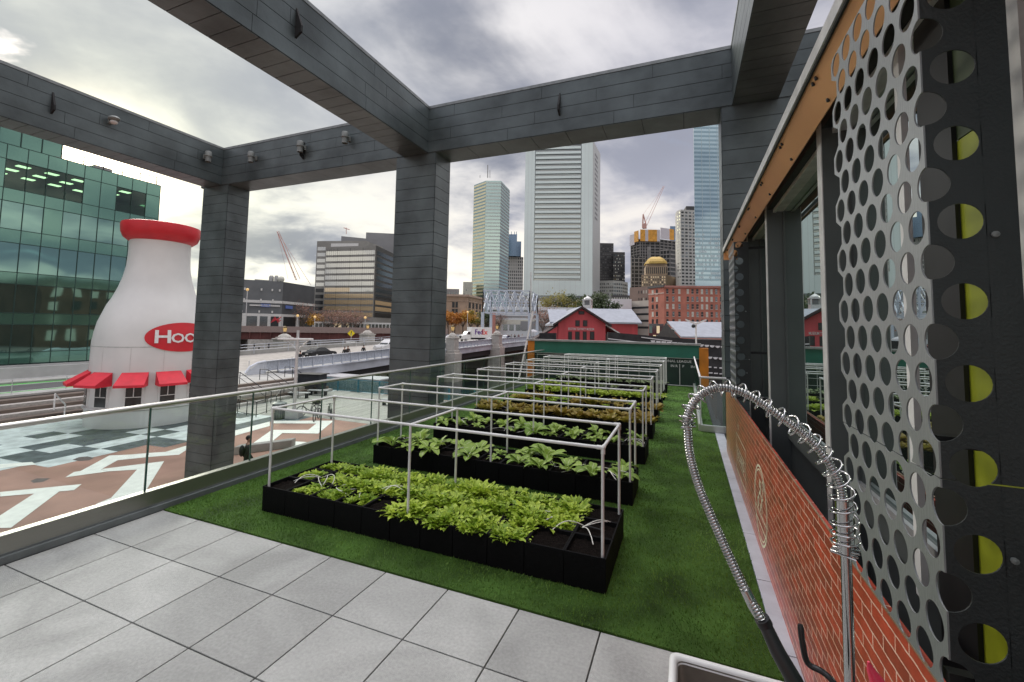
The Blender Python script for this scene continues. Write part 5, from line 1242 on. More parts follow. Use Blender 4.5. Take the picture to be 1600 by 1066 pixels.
MB().box(4.15, 4.25, -.5, .5, .8, 1.45).build('grille', m_blk, tk, world=False)
MB().box(-4.1, 3.9, -.5, .5, .5, .95).build('chassis', m_blk, tk, world=False)
for sg in (1, -1):
    for tx, dx, cc in (('Fed', -.85, (.10,.03,.22)), ('Ex', .75, (.75,.06,.04))):
        q = text_mb(tx, 1.75, .03, ext=.95); nm = mat('truck lettering', cc, .5)
        if sg == 1: q.v = [Vector((-1.25-(v.x+dx), 1.262, 2.35+v.z)) for v in q.v]
        else: q.v = [Vector((-1.25+(v.x+dx), -1.262, 2.35+v.z)) for v in q.v]
        q.build('lettering', nm, tk, world=False)
# pedestrians on the bridge pavement
def bp_(px, x=-40.6): y = ypx(px, x); return (x, y, deckz(y))
person(bp_(467, -40.2), 1.6, 'person in dark clothes at the near end of the bridge, left of the black car', (.02,.02,.025), (.015,.015,.02), hold=True)
person(bp_(539, -40.8), -1.5, 'person in black on the bridge pavement, left of a walking pair', (.02,.02,.02), (.02,.02,.03)); person(bp_(543, -41.4), -1.5, 'brown coated person on the bridge pavement, right of a walking pair', (.05,.035,.03), (.02,.02,.03), (.12,.07,.04))
person(bp_(568, -41.0), 1.6, 'lone person in black on the bridge pavement right of the walking pair', (.02,.02,.02), (.02,.025,.04))
for i, (px, c, nm) in enumerate(((793,(.03,.03,.1),'dark blue coat'),(799,(.3,.3,.32),'grey coat'),(804,(.02,.02,.02),'black coat'),(810,(.10,.02,.03),'dark red coat'),(816,(.5,.5,.5),'white coat'))):
    person(bp_(px, -40.8), 1.5 if i % 2 else -1.5, 'distant person in a %s on the bridge beyond the lantern pylon' % nm, c, (.03,.03,.05))
um = thing('umbrella', 'open white umbrella held up at the far end of the bridge left of the scoreboard', 'umbrella', bp_(833)); ux, uy, uz = bp_(833)
MB().lathe([(1.35,0),(1.28,.22),(1.0,.5),(.6,.7),(.2,.8),(.02,.84)], (ux, uy, uz+2.1), 12, False).build('canopy', mat('pale umbrella cloth', (.5,.5,.52), .7), um, solid=.02); MB().bar((ux, uy, uz), (ux, uy, uz+2.95), .03, 6).build('pole', m_blk, um)
# yellow diamond sign with grey plates
y = ypx(548, BXF+3); sg_ = thing('road_sign', 'yellow diamond warning sign above pale plates on the far side of the bridge', 'road sign', (BXF+3, y, deckz(y))); zc_ = min((k*.05 for k in range(-60, 100)), key=lambda z: abs(proj((BXF+3, y, z))[1]-521))
nrm = Vector((BXF+3, y, 0)).normalized(); tn = Vector((nrm.y, -nrm.x, 0)); C_ = Vector((BXF+3, y, zc_)); U = Vector((0,0,1)); s_ = .72
MB().bar((BXF+3, y, deckz(y)), (BXF+3, y, zc_), .05, 6).build('pole', m_alu, sg_); MB().extr([C_+U*s_, C_+tn*s_, C_-U*s_, C_-tn*s_], nrm*.03).build('diamond', mat('yellow sign', (.80,.62,.01), .5), sg_)
MB().extr([C_-nrm*.02+U*.45+tn*.07, C_-nrm*.02+U*.45-tn*.07, C_-nrm*.02-U*.4-tn*.07, C_-nrm*.02-U*.4+tn*.07], -nrm*.01).build('symbol', m_blk, sg_)
MB().extr([C_-U*1.6-tn*.9, C_-U*1.6+tn*.9, C_-U*2.4+tn*.9, C_-U*2.4-tn*.9], nrm*.03).build('plate', m_white, sg_)
# white lane posts
for i, px in enumerate((391, 456, 531, 556)):
    x, y, z = on_bridge(px, -43.6 if i < 3 else -60)
    tag(MB().bar((x, y, z), (x, y, z+1.0), .06, 8).build('lane_post', m_white), 'thin white flexible post on the bridge roadway, %s' % ('leftmost of four', 'second from the left', 'third, right of the black car', 'rightmost, below the yellow sign')[i], 'bollard', 'white posts on the bridge roadway')
# ================================================================== FAR GIRDER BRIDGE (left)
m_rust = mat('faded red girder', (.16, .055, .048), .7, 0, .2, .4); m_pinkc = mat('pinkish parapet', (.36, .27, .24), .8)
D2 = 118.; a = pd(250, 500, D2); b = pd(700, 507, D2*1.25); gbz = 0.2
fb = thing('girder_bridge', 'rusty red steel girder bridge far across the water behind the pale bridge', 'bridge', (a.x, a.y, ZW)); dv = Vector((b.x-a.x, b.y-a.y, 0)); nv = Vector((-dv.y, dv.x, 0)).normalized()
ztop = pd(450, 515.5, D2*1.05).z
def gslab(z0, z1, o0, w, m, nm): MB().obox((a.x+nv.x*o0, a.y+nv.y*o0, z0), dv, nv*w, (0,0,z1-z0)).build(nm, m, fb)
gslab(ztop-.9, ztop, 0, 22, m_pinkc, 'deck'); gslab(ztop-3.0, ztop-.92, .5, 21, m_rust, 'girder'); gslab(ztop, ztop+.9, 0, .3, m_pinkc, 'parapet')
for k in range(30):
    p = a+dv*(k/30); MB().obox((p.x-nv.x*.1, p.y-nv.y*.1, ztop-3.0), dv.normalized()*.25, nv*.7, (0,0,2.1)).build('stiffener', m_rust, fb)
for k in (.18, .42, .66, .9):
    p = a+dv*k; MB().obox((p.x, p.y, ZW-1), dv.normalized()*3, nv*22, (0,0,ztop-3.0-ZW+1)).build('pier', m_stone, fb)
# quay wall, timber piles beneath
mb = MB(); rd = random.Random(4)
for k in range(60):
    p = a+dv*rd.random()+nv*rd.uniform(-6, -2); 
    if k < 60: MB().lathe([(.25,0),(.22,3.5+rd.random()*1.5)], (p.x, p.y, ZW-1), 7).build('timber_pile', mat('wet timber', (.045,.04,.035), .8) if k == 0 else bpy.data.materials['wet timber'], fb)
# ================================================================== THE CITY ACROSS THE CHANNEL
def block(name, label, pts, top, m, z0=ZS, back=40, cat='building', ti=0):
    P = [pd(px, 510, D) for px, D in pts]; P = [Vector((p.x, p.y, 0)) for p in P]; zt = pd(pts[ti][0], top, pts[ti][1]).z
    c = sum(P, Vector())/len(P); fwd = Vector((c.x, c.y, 0)).normalized()
    t = thing(name, label, cat, (c.x, c.y, z0))
    poly = [(p.x, p.y) for p in P]+[(p.x+fwd.x*back, p.y+fwd.y*back) for p in reversed(P)]
    MB().prism(poly, z0, zt).build('wall', m, t); return t, P, zt
def face(t, a, b, o0, u0, u1, z0, z1, m, name, th=.3):
    """slab standing o0 proud of the face a-b between fractions u0..u1"""
    d = b-a; nn = Vector((d.y, -d.x, 0)).normalized(); 
    if nn.dot(-a) < 0: nn = -nn
    p = a+d*u0+nn*(o0-th); q = MB().obox((p.x, p.y, z0), d*(u1-u0), nn*th, (0,0,z1-z0)); return q.build(name, m, t)
def bands(t, a, b, z0, z1, n, fr, m, u0=0., u1=1., out=.12, name='window_band', alt=None):
    h = (z1-z0)/n; rd = random.Random(n*7)
    for i in range(n): face(t, a, b, out, u0, u1, z0+h*i+h*(1-fr)/2, z0+h*i+h*(1+fr)/2, m if not alt else rd.choice([m]+list(alt)), name, .25)
def grid(t, a, b, z0, z1, nx, nz, fw, fh, ms, u0=0., u1=1., out=.1, name='window', cap=96, skip=0.):
    d = b-a; nn = Vector((d.y, -d.x, 0)).normalized()
    if nn.dot(-a) < 0: nn = -nn
    rd = random.Random(nx*31+nz); cw = (u1-u0)/nx; ch = (z1-z0)/nz; L = d.length; w = L*cw*fw; h = ch*fh; un = d.normalized()
    protos = []
    for m in ms: protos.append(m)
    cnt = 0; rest = MB(); used = {}
    for j in range(nz-1, -1, -1):
        for i in range(nx):
            if rd.random() < skip: continue
            p = a+d*(u0+cw*(i+.5))+nn*(out-.2)-un*(w/2); z = z0+ch*(j+.5)-h/2; mi = rd.randrange(len(ms))
            if cnt < cap:
                if mi not in used:
                    q = MB().obox((0,0,0), un*w, nn*.2, (0,0,h)).build(name, ms[mi], t, world=False); used[mi] = q
                else:
                    q = used[mi].copy(); COL.objects.link(q); q.parent = t
                q.location = (p.x-t.location.x, p.y-t.location.y, z-t.location.z); cnt += 1
            else: rest.obox((p.x, p.y, z), un*w, nn*.2, (0,0,h))
    if rest.v:
        o = rest.build(name, ms[0], t); o['kind'] = 'stuff'
m_dgl = mirror('dark office glass', (.5,.55,.55), (.03,.035,.04), .35, .12); m_lgl = mirror('pale office glass', (.80,.82,.78), (.38,.39,.36), .5, .10, .1, .1)
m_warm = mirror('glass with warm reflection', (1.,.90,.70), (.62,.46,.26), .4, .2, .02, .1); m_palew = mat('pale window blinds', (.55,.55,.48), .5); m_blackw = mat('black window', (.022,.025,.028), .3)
m_litw = emis('lit window', (.9, .72, .45), .25)
# --- dark clad museum block on the left
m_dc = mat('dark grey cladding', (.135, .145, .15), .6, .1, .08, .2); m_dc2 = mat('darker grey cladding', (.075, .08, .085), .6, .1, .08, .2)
t, P, zt = block('museum_block', 'dark grey clad block with a white band, blue signs and white framed ground floor', [(352, 172), (439, 182), (489, 205)], 440, m_dc, back=30, ti=1)
Z = lambda py, D: pd(440, py, D).z
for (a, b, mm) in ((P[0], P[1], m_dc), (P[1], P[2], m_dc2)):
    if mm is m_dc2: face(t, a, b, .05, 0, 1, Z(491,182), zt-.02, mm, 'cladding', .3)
    face(t, a, b, .3, 0, 1, Z(474.5,182), Z(470.5,182), m_lite, 'white_band'); face(t, a, b, .25, 0, 1, ZS, Z(491,182), m_lite, 'base_storey')
for u0, u1, mm in ((.05,.28,m_palew),(.36,.55,m_dgl),(.60,.74,m_dgl),(.80,.95,m_blackw)): face(t, P[0], P[1], .4, u0, u1, ZS, Z(495,182), mm, 'shop_opening')
for u0, u1, mm in ((.04,.40,m_blackw),(.52,.95,m_dgl)): face(t, P[1], P[2], .4, u0, u1, ZS, Z(495,182), mm, 'shop_opening')
m_redl = mat('red letters', (.5,.03,.04), .5)
for u, py in ((.30,453),(.60,453),(.80,453),(.94,453),(.30,469),(.60,469),(.82,469),(.27,487),(.58,487),(.82,487)):
    zc = Z(py+1, 182); face(t, P[0], P[1], .45, u-.015, u+.015, zc-.45, zc+.45, m_lite, 'round_lamp')
zc = Z(478.5, 182); face(t, P[0], P[1], .5, .40, .96, zc-.28, zc+.28, m_lite, 'sign_bar'); m_bsign = mat('blue sign', (.10,.16,.42), .5)
face(t, P[0], P[1], .6, .60, .78, zc-.6, zc+.7, m_bsign, 'sign'); face(t, P[1], P[2], .5, .08, .28, Z(482,182), Z(477,182), m_bsign, 'sign')
d = (P[1]-P[0]).normalized(); q = place(text_mb('MUSEUM', 1.1, .01), P[0].lerp(P[1], .69)+Vector((d.y,-d.x,0))*.66+Vector((0,0,zc)), d, (0,0,1)); q.build('sign_lettering', m_lite, t)
o_ = P[0].lerp(P[1], .90)+Vector((d.y,-d.x,0))*1.2+Vector((0,0,Z(500,182))); q = MB()
for k in range(6): q.bar(o_-d*(1.9-.25*k)+Vector((0,0,-1.2+.5*k)), o_+d*(1.9-.5*(k%3))+Vector((0,0,1.2-.5*k)), .16, 5)
q.build('red_sculpture', m_redl, t)
for px, r, py in ((424, 1.0, 428), (432, .9, 429)): c = pd(px, 436, 195); MB().lathe([(r,0),(r,3.2),(r*.5,3.9)], (c.x, c.y, zt), 14).build('roof_tank', m_capg, t, smooth=True)
c = pd(439, 433, 195); MB().lathe([(.3,0),(.3,1.2)], (c.x, c.y, zt), 8).ball((c.x, c.y, zt+2.2), 1.5).build('satellite_dish', m_palew, t, smooth=True)
a = pd(398,436,190); b = pd(420,436,194); MB().obox((a.x,a.y,zt), Vector((b.x-a.x,b.y-a.y,0)), Vector((-2,5,0)), (0,0,1.6)).build('roof_hut', m_capg, t)
# --- mid rise office
m_of = mat('brown grey office frame', (.24, .235, .215), .6, 0, .1, .1); m_offr = mat('office side frame', (.055, .055, .05), .6)
t, P, zt = block('office_midrise', 'twelve storey brown grey office block with long pale glass bands left of the middle post', [(503, 232), (583, 225), (622, 262)], 382, m_of, back=35, ti=1)
zb0 = pd(583, 496, 225).z
gb_ = [m_lgl]*7
H_ = (zt-.6-zb0)/11.3
for i in range(11):
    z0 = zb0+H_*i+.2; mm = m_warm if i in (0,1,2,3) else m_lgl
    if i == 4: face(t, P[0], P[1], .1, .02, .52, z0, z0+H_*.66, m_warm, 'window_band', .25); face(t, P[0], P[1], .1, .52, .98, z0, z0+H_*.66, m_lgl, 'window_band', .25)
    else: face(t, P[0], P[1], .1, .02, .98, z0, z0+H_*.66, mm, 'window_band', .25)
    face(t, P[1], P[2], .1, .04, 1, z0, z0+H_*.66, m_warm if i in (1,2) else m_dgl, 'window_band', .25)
for k in range(1, 24): u = k/24; face(t, P[0], P[1], .14, u-.0012-(.002 if k % 6 == 0 else 0), u+.0012, zb0, zt-1, m_of if k % 6 else m_offr, 'mullion', .3)
face(t, P[1], P[2], .05, 0, 1, zb0, zt, m_offr, 'side_frame', .2)
t2, Q, zt2 = block('office_wing', 'recessed left wing and signed upper storey of the brown grey office block', [(489, 236), (566, 232.5), (594, 252)], 375, m_of, back=30, ti=0)
for i in range(13):
    z0 = zb0+H_*i+.2
    if z0 > zt2-2: break
    face(t2, Q[0], Q[1], .08, .02, .98, z0, z0+H_*.6, m_lgl if i > 4 else m_blackw, 'window_band', .25)
zsg = pd(530, 381, 232).z; face(t2, Q[0], Q[1], .4, .30, .86, zsg-1.1, zsg+1.1, m_lite, 'sign_panel')
# grey block behind
m_gr = mat('mid grey masonry', (.24,.245,.25), .8, 0, .06, .1)
t, P, z_ = block('grey_plant_block', 'plain grey stepped building rising behind the brown grey office block', [(566, 330), (640, 335)], 361, m_gr, back=40); MB
t, P, z_ = block('grey_roof_block', 'long low grey roof block directly behind the office block', [(527, 290), (585, 300)], 367, m_gr, back=30)
# low white arcade in front
t, P, z_ = block('white_arcade', 'long white framed glass arcade at the foot of the office block', [(492, 190), (620, 196)], 502.5, m_lite, back=6, z0=ZS)
grid(t, P[0], P[1], ZS+.3, z_-.5, 22, 1, .75, .9, [m_dgl, m_litw, m_dgl], out=.15)
# --- cranes
m_crane = mat('red crane lattice', (.55, .33, .29), .6)
def crane(label, base, tip, D, mast_top=None, w=2.2, counter=None):
    a = pd(*base, D); b = pd(*tip, D); t = thing('tower_crane', label, 'crane', tuple(a)); dv = b-a; n_ = 22; sd_ = dv.normalized().cross(Vector((0,0,1))).normalized() if abs(dv.normalized().z) < .95 else Vector((1,0,0)); up = sd_.cross(dv.normalized())
    for s1, s2 in ((-1,0),(1,0),(0,1)): MB().bar(a+sd_*s1*w/2+up*s2*w, b+sd_*s1*w*.2+up*s2*w*.4, .22, 4).build('boom_chord', m_crane, t)
    lt_ = MB(); 
    for i in range(n_):
        p = a+dv*(i/n_); q = a+dv*((i+1)/n_); f = 1-.7*i/n_; s_ = 1 if i % 2 else -1; lt_.bar(p+sd_*s_*w/2*f, q-sd_*s_*w/2*f, .13, 3)
    lt_.build('boom_lattice', m_crane, t); return t, a, b
t, a, b = crane('tall crane with a steep pale red boom over the dark clad block', (463, 438), (433, 362), 260)
MB().bar(b, pd(486, 446, 262), .10, 4).build('stay_cable', m_crane, t); MB().bar(b, pd(450,436,262), .08, 4).build('stay_cable', m_crane, t)
t, a, b = crane('red luffing crane on top of the tower under construction', (1011, 352), (1038, 291), 560, w=3.5)
MB().bar(pd(1004,356,560), pd(1005,335,560), .9, 4).bar(pd(1005,335,560), pd(1010,353,560), .7, 4).build('mast', m_crane, t); MB().bar(pd(1005,335,560), b, .12, 3).build('stay_cable', m_crane, t); MB().cbox(pd(1007,357,560), 5, 5, 6).build('slew_cab', m_crane, t)
c = pd(541, 360, 300); t = thing('roof_crane', 'tiny red rooftop crane above the office block', 'crane', tuple(pd(541,364,300))); MB().bar(pd(541,366,300), pd(541,356,300), .3, 4).bar(pd(537,356,300), pd(546,359,300), .3, 4).build('jib', m_crane, t)
# --- tan stone customs style building and slender tower
m_tan = mat('tan sandstone', (.40, .29, .21), .85, 0, .10, .3); m_tanc = mat('tan cornice', (.42,.32,.25), .8)
t, P, zt = block('sandstone_building', 'low tan sandstone building with deep cornice and tall windows right of the middle post', [(660, 250), (729, 250), (757, 282)], 463, m_tan, back=50, ti=1)
for a, b in ((P[0], P[1]), (P[1], P[2])):
    face(t, a, b, 1.2, -.01, 1.01, zt-.2, zt+1.0, m_tanc, 'cornice', 1.6); face(t, a, b, .3, 0, 1, zt-3.0, zt-2.6, m_tanc, 'string_course', .4)
for py0, py1 in ((481, 472), (490.5, 483)):
    z0, z1 = pd(729, py0, 250).z, pd(729, py1, 250).z
    for u0, u1 in ((.66,.72),(.735,.79)): face(t, P[0], P[1], .1, u0, u1, z0, z1, m_blackw, 'window')
    for k in range(5): face(t, P[1], P[2], .1, .08+k*.19, .08+k*.19+.10, z0, z1, m_blackw, 'window')
t, P, z_ = block('grey_attic_block', 'grey roof storeys rising behind the tan sandstone building', [(690, 300), (716, 300)], 451, m_gr, back=30); grid(t, P[0], P[1], z_-9, z_-1, 6, 2, .5, .5, [m_dgl])
t, P, z_ = block('slender_pale_block', 'slender pale cream block left of the faceted tower', [(722, 420), (737, 420)], 440, mat('cream masonry', (.52,.52,.44), .8), back=30); grid(t, P[0], P[1], z_-30, z_-2, 4, 7, .4, .5, [m_palew, m_dgl])
# --- faceted tower
m_ft = mat('pale metal band', (.55, .62, .58), .35, .3, .04); m_fg = mirror('pale green tower glass', (.62,.80,.76), (.12,.18,.17), .6, .08, .05, .05); m_fy = mat('pale gold metal band', (.74,.70,.46), .35, .3); m_fgr = mat('grey metal band', (.26,.27,.27), .4, .4)
t, P, zt = block('faceted_tower', 'tall faceted tower with fine pale green and gold bands and rooftop aerials', [(735.5, 455), (754.5, 440), (778.5, 440), (792.5, 470)], 277, m_fg, back=28, ti=1)
zb0 = pd(754, 462, 440).z; N = 34
bands(t, P[1], P[2], zb0, zt-.5, N, .38, m_ft, name='facade_band', out=.2); bands(t, P[0], P[1], zb0, zt-.5, N, .55, m_fy, name='facade_band', out=.2); bands(t, P[2], P[3], zb0, zt-.5, N, .5, m_fgr, name='facade_band', out=.2)
for px, py in ((762, 258), (765.5, 266), (750, 274)): MB().bar(pd(px, 278, 450), pd(px, py, 450), .5 if px == 762 else .3, 5).build('aerial', m_capg, t)
# --- stepped tower behind
m_st = mat('cream grid masonry', (.50,.49,.46), .8); m_bl = mirror('blue slate glass', (.30,.42,.58), (.05,.08,.14), .4, .15)
t, P, zt = block('stepped_tower', 'blue topped stepped tower half hidden between the two tallest towers', [(789, 620), (816, 620)], 400, m_st, back=30); grid(t, P[0], P[1], ZS+20, zt, 9, 18, .5, .6, [m_blackw])
for a_, b_, py, mm in ((791, 814.5, 377, m_bl), (793, 808, 366, m_bl)):
    a = pd(a_, py, 622); b = pd(b_, py, 622); MB().obox((a.x, a.y, zt), Vector((b.x-a.x, b.y-a.y, 0)), Vector((-8,20,0)), (0,0,a.z-zt)).build('upper_tier', mm, t)
for px in (794, 799, 804, 807): MB().bar(pd(px, 367, 620), pd(px, 362, 620), .5, 4).build('finial', m_bl, t)
for k in range(4): face(t, P[0], P[1], .5, .24+k*.12, .28+k*.12, zt-20, pd(800, 383, 620).z, m_st, 'pilaster', .5)
# --- reserve bank tower
m_fed = mat('pale silver aluminium', (.66, .75, .73), .4, .15, .04, .03); m_fed2 = mat('pale aluminium side', (.46,.47,.47), .5, .2)
DF = 370.
t, P, zt = block('silver_bank_tower', 'tallest silver aluminium tower with horizontal louvre floors between two plain piers', [(817, DF), (925, DF*.985), (936.5, DF*1.06)], 214, m_dgl, back=30, ti=0)
z0f = pd(860, 462, DF).z; zl0 = pd(860, 438.5, DF).z
face(t, P[0], P[1], 1.2, 0, .145, z0f, zt, m_fed, 'pier', 1.4); face(t, P[0], P[1], 1.2, .835, 1.0, z0f, zt, m_fed, 'pier', 1.4); face(t, P[0], P[1], .7, .145, .835, z0f, zl0, m_fed, 'blank_panel', .9)
h = (pd(860, 247, DF).z-zl0)/24.0
for i in range(30):
    z = zl0+h*i+h*.45
    if z > zt-1: break
    face(t, P[0], P[1], 1.0, .155, .825, z, z+h*.50, m_fed, 'louvre', 1.0)
    face(t, P[0], P[1], .25, .155, .825, z-h*.34, z-h*.26, m_lgl, 'window_band', .2)
face(t, P[1], P[2], .3, 0, 1, z0f, zt, m_fed2, 'side_wall', .4)
for i in range(14): face(t, P[1], P[2], .4, .25, .6, zt-8-h*i-2, zt-8-h*i, m_blackw, 'slot', .2)
for k in range(1, 9): face(t, P[0], P[1], .72, .145+.69*k/9-.001, .145+.69*k/9+.001, z0f, zl0, m_fed2, 'panel_joint', .1)
for u in (.05,.10,.885,.94): face(t, P[0], P[1], 1.22, u-.001, u+.001, z0f, zt, m_fed2, 'panel_joint', .1)
face(t, P[0], P[1], -.5, 0, 1, z0f-4.5, z0f, m_blackw, 'undercroft', 1)
t, P, z_ = block('bank_podium', 'low concrete podium with dark slots under the silver bank tower', [(815, 330), (912, 330)], 465.5, mat('grey concrete', (.22,.20,.18), .85), back=20); grid(t, P[0], P[1], z_-5, z_-.5, 30, 1, .3, .8, [m_palew])
# --- dark towers and the curved pale block beneath
m_dk = mat('dark brown tower', (.06,.058,.058), .6)
t, P, zt = block('dark_tower', 'dark brown gridded tower right beside the silver bank tower', [(930, 520), (958.5, 520)], 378, m_dk, back=40); grid(t, P[0], P[1], zt-75, zt-2, 8, 22, .7, .35, [mat('dim window', (.12,.12,.12), .4), m_blackw]); grid
t, P, zt = block('dark_tower', 'shorter dark tower with white dotted windows, right of the taller dark tower', [(958, 500), (976.5, 500)], 392.5, m_dk, back=40); grid(t, P[0], P[1], zt-58, zt-2, 8, 14, .55, .35, [m_palew, m_dgl, m_blackw])
t, P, zt = block('curved_pale_block', 'pale grey gridded block with rounded corner below the dark towers', [(930, 400), (958, 394), (972, 398), (981, 410)], 438.5, mat('pale grey masonry', (.42,.42,.39), .8), back=30)
for a, b, n_ in ((P[0],P[1],9),(P[1],P[2],5),(P[2],P[3],3)): grid(t, a, b, zt-24, zt-1.5, n_, 7, .55, .5, [m_dgl, m_blackw], cap=45)
t, P, zt = block('dark_terrace_block', 'dark flat roofed terrace block below the curved pale block', [(955, 330), (984, 330)], 461, m_dk, back=10); grid(t, P[0], P[1], zt-6, zt-1, 8, 1, .4, .7, [m_palew])
# --- construction tower
m_cs = mat('raw concrete frame', (.26,.25,.24), .85, 0, .15, .2); m_orn = mat('orange safety screen', (.66,.32,.05), .7, 0, .15, .3); m_scr = mat('pale safety screen', (.55,.52,.55), .7); DC = 545.
t, P, zt = block('construction_tower', 'unfinished concrete tower wrapped at the top in orange and white screens', [(986, DC*1.03), (1000, DC), (1031, DC), (1056, DC*1.02)], 372, mat('dark building void', (.05,.05,.052), .9), back=30, ti=1)
zc0 = pd(1000, 447, DC).z; N = 16; h = (zt-zc0)/N
for i in range(N+1):
    for a, b in ((P[0],P[1]),(P[1],P[2]),(P[2],P[3])): face(t, a, b, .6, 0, 1, zc0+h*i-.45, zc0+h*i+.45, m_cs, 'floor_slab', 1.2)
for a, b, ks in ((P[0],P[1],(0,.33,.66)), (P[1],P[2],(.0,.12,.25,.5,.75)), (P[2],P[3],(0,.25,.5,.75,.98))):
    for u in ks: face(t, a, b, .7, u, u+.035, zc0, zt, m_cs, 'column', .8)
zo = pd(1000, 357, DC).z
for u0, u1, mm in ((0,.25,m_orn),(.25,.40,m_scr),(.40,.56,m_orn),(.56,.85,m_orn),(.85,1.,m_scr)): face(t, P[1], P[2], 2.5, u0, u1, zt-3, zo, mm, 'safety_screen', .6)
for u0, u1, mm in ((.0,.3,m_scr),(.3,.55,m_scr),(.55,.85,m_orn)): face(t, P[2], P[3], 2.5, u0, u1, zt+1, zo+3, mm, 'safety_screen', .6)
face(t, P[0], P[1], 2, 0, .55, zt-6, zo-4, m_scr, 'safety_screen', .6); face(t, P[0], P[1], 2.5, .55, 1., zt-3, zo-1, m_orn, 'safety_screen', .6)
face(t, P[1], P[2], 1.0, .36, .55, zc0, pd(1010,384,DC).z, m_cs, 'hoist_shaft', .9)
t, P, zt = block('concrete_podium', 'lower unfinished concrete floors left of the gold domed building', [(986, 470), (1009, 470)], 400, m_blackw, back=20)
for i in range(9): z = zt-2-i*4.2; face(t, P[0], P[1], .6, 0, 1, z-.5, z+.5, m_cs, 'floor_slab', 1)
for u in (0,.2,.5,.78,.95): face(t, P[0], P[1], .7, u, u+.05, zt-34, zt, m_cs, 'column', .8)
face(t, P[0], P[1], .8, .38, .50, ZS, zt-36, m_bl, 'blue_strip', .5); face(t, P[0], P[1], .8, .62, .72, ZS, zt-36, m_bl, 'blue_strip', .5)
t, P, zt = block('curved_concrete_frame', 'open concrete frame with rounded floors right behind the gold domed building', [(1032, 500), (1048, 494), (1058, 500)], 389, m_blackw, back=20)
for i in range(9):
    for a, b in ((P[0],P[1]),(P[1],P[2])): z = zt-1-i*5; face(t, a, b, .6, 0, 1, z-.7, z+.7, m_cs, 'floor_slab', 1)
for u in (0,.3,.62,.95): face(t, P[0], P[1], .7, u, u+.05, zt-45, zt, m_cs, 'column', .8)
# --- gold domed ziggurat
m_zg = mat('warm sandstone', (.44, .34, .24), .85, 0, .06, .2); m_zs = mat('shaded sandstone side', (.24,.21,.18), .85); m_gold = mat('gold roof', (.55,.38,.10), .5, .2); DZ = 420.
t, P, zt = block('gold_domed_building', 'tan stepped stone building crowned by a gold pyramid dome', [(1002.5, DZ), (1041, DZ*.99), (1057, DZ*1.04)], 429, m_zg, back=25, ti=0)
grid(t, P[0], P[1], pd(1010,447,DZ).z, zt-1, 11, 4, .35, .5, [m_blackw, m_litw], cap=44)
a = pd(1009, 420, DZ*1.01); b = pd(1043, 420, DZ*1.0); zt2 = pd(1020, 415, DZ).z; bk = Vector((-3, 16, 0)); dv = Vector((b.x-a.x, b.y-a.y, 0)); MB().obox((a.x,a.y,zt), dv, bk, (0,0,zt2-zt)).build('middle_tier', m_zg, t)
A_1 = Vector((a.x,a.y,0)); B_1 = A_1+dv; grid(t, A_1, B_1, zt+.5, zt2-.5, 11, 1, .4, .8, [m_blackw])
a = A_1+dv*.05+bk*.1; b = A_1+dv*.97+bk*.1; zt3 = pd(1020, 411, DZ).z; MB().obox((a.x,a.y,zt2), b-a, bk*.8, (0,0,zt3-zt2)).build('upper_tier', m_zg, t)
c = (a+b)/2+bk*.4; w2 = (b-a).length/2; zd = pd(1030, 399, DZ).z; lv = []
for f, zf in ((1.12,0),(1.05,.3),(.85,.62),(.62,.85),(.45,.97),(0.05,1.0)):
    u = (b-a).normalized()*w2*f; v = bk.normalized()*w2*f*.9; z = zt3+(zd-zt3)*zf; lv.append([Vector((*(c+p).xy, z)) for p in (-u-v*.9+u*.3, u-v*.9-u*.3, u-v*.5, u+v, -u+v, -u-v*.5)])
loops([[tuple(p) for p in q] for q in lv]).build('gold_dome', m_gold, t)
# --- white curved tower
m_wt = mat('white precast', (.62,.61,.57), .7, 0, .04, .1); DW = 400.
t, P, zt = block('white_round_tower', 'white tower with rounded corner and rows of dark punched windows', [(1056.5, DW*1.03), (1059, DW*1.005), (1065, DW*.99), (1089, DW*.995)], 324, m_wt, back=30, ti=2)
z0 = pd(1065, 446, DW).z; grid(t, P[2], P[3], z0, zt-1, 4, 22, .62, .45, [m_blackw, m_dgl, m_blackw], cap=60); grid(t, P[1], P[2], z0, zt-1, 2, 22, .4, .45, [m_palew, m_dgl], cap=40)
a = pd(1072, 320, DW*1.02); b = pd(1090, 320, DW*1.02); MB().obox((a.x,a.y,zt), Vector((b.x-a.x,b.y-a.y,0)), Vector((-2,12,0)), (0,0,4.5)).build('plant_room', m_dk, t)
# --- blue glass tower
DB = 330.; m_b1 = mirror('sky blue glass', (.56, .72, .80), (.08,.14,.18), .55, .05, .08, .06); m_b2 = mirror('deeper blue glass', (.36,.50,.58), (.05,.10,.13), .5, .05, .08, .05); m_b3 = mat('white blind band', (.50,.60,.62), .5)
t, P, zt = block('blue_glass_tower', 'tall slim sky blue glass tower beside the right post', [(1087, DB), (1150, DB*1.0)], 150, m_b1, back=30)
z0 = pd(1100, 438, DB).z; N = 42; h = (zt-z0)/N; rd = random.Random(2)
for i in range(N):
    face(t, P[0], P[1], .1, 0, 1, z0+h*i, z0+h*i+h*.45, m_b2, 'spandrel_band', .2)
k = 0
for i in range(N):
    for j in range(20):
        if k < 96 and rd.random() < (.35 if i % 3 else .6): face(t, P[0], P[1], .16, j/20+.003, (j+1)/20-.008, z0+h*i+h*.5, z0+h*i+h*.98, m_b3, 'lit_window', .1); k += 1
for j in range(0, 21, 4): face(t, P[0], P[1], .2, j/20-.002, j/20+.002, z0, zt, m_fed, 'mullion', .1)
face(t, P[0], P[1], -.4, 0, 1, z0-1.2, z0, m_blackw, 'soffit', .5); face(t, P[0], P[1], -.2, 0, 1, ZS, z0-1.2, mat('pale green base glass', (.50,.58,.55), .4), 'base', .6)
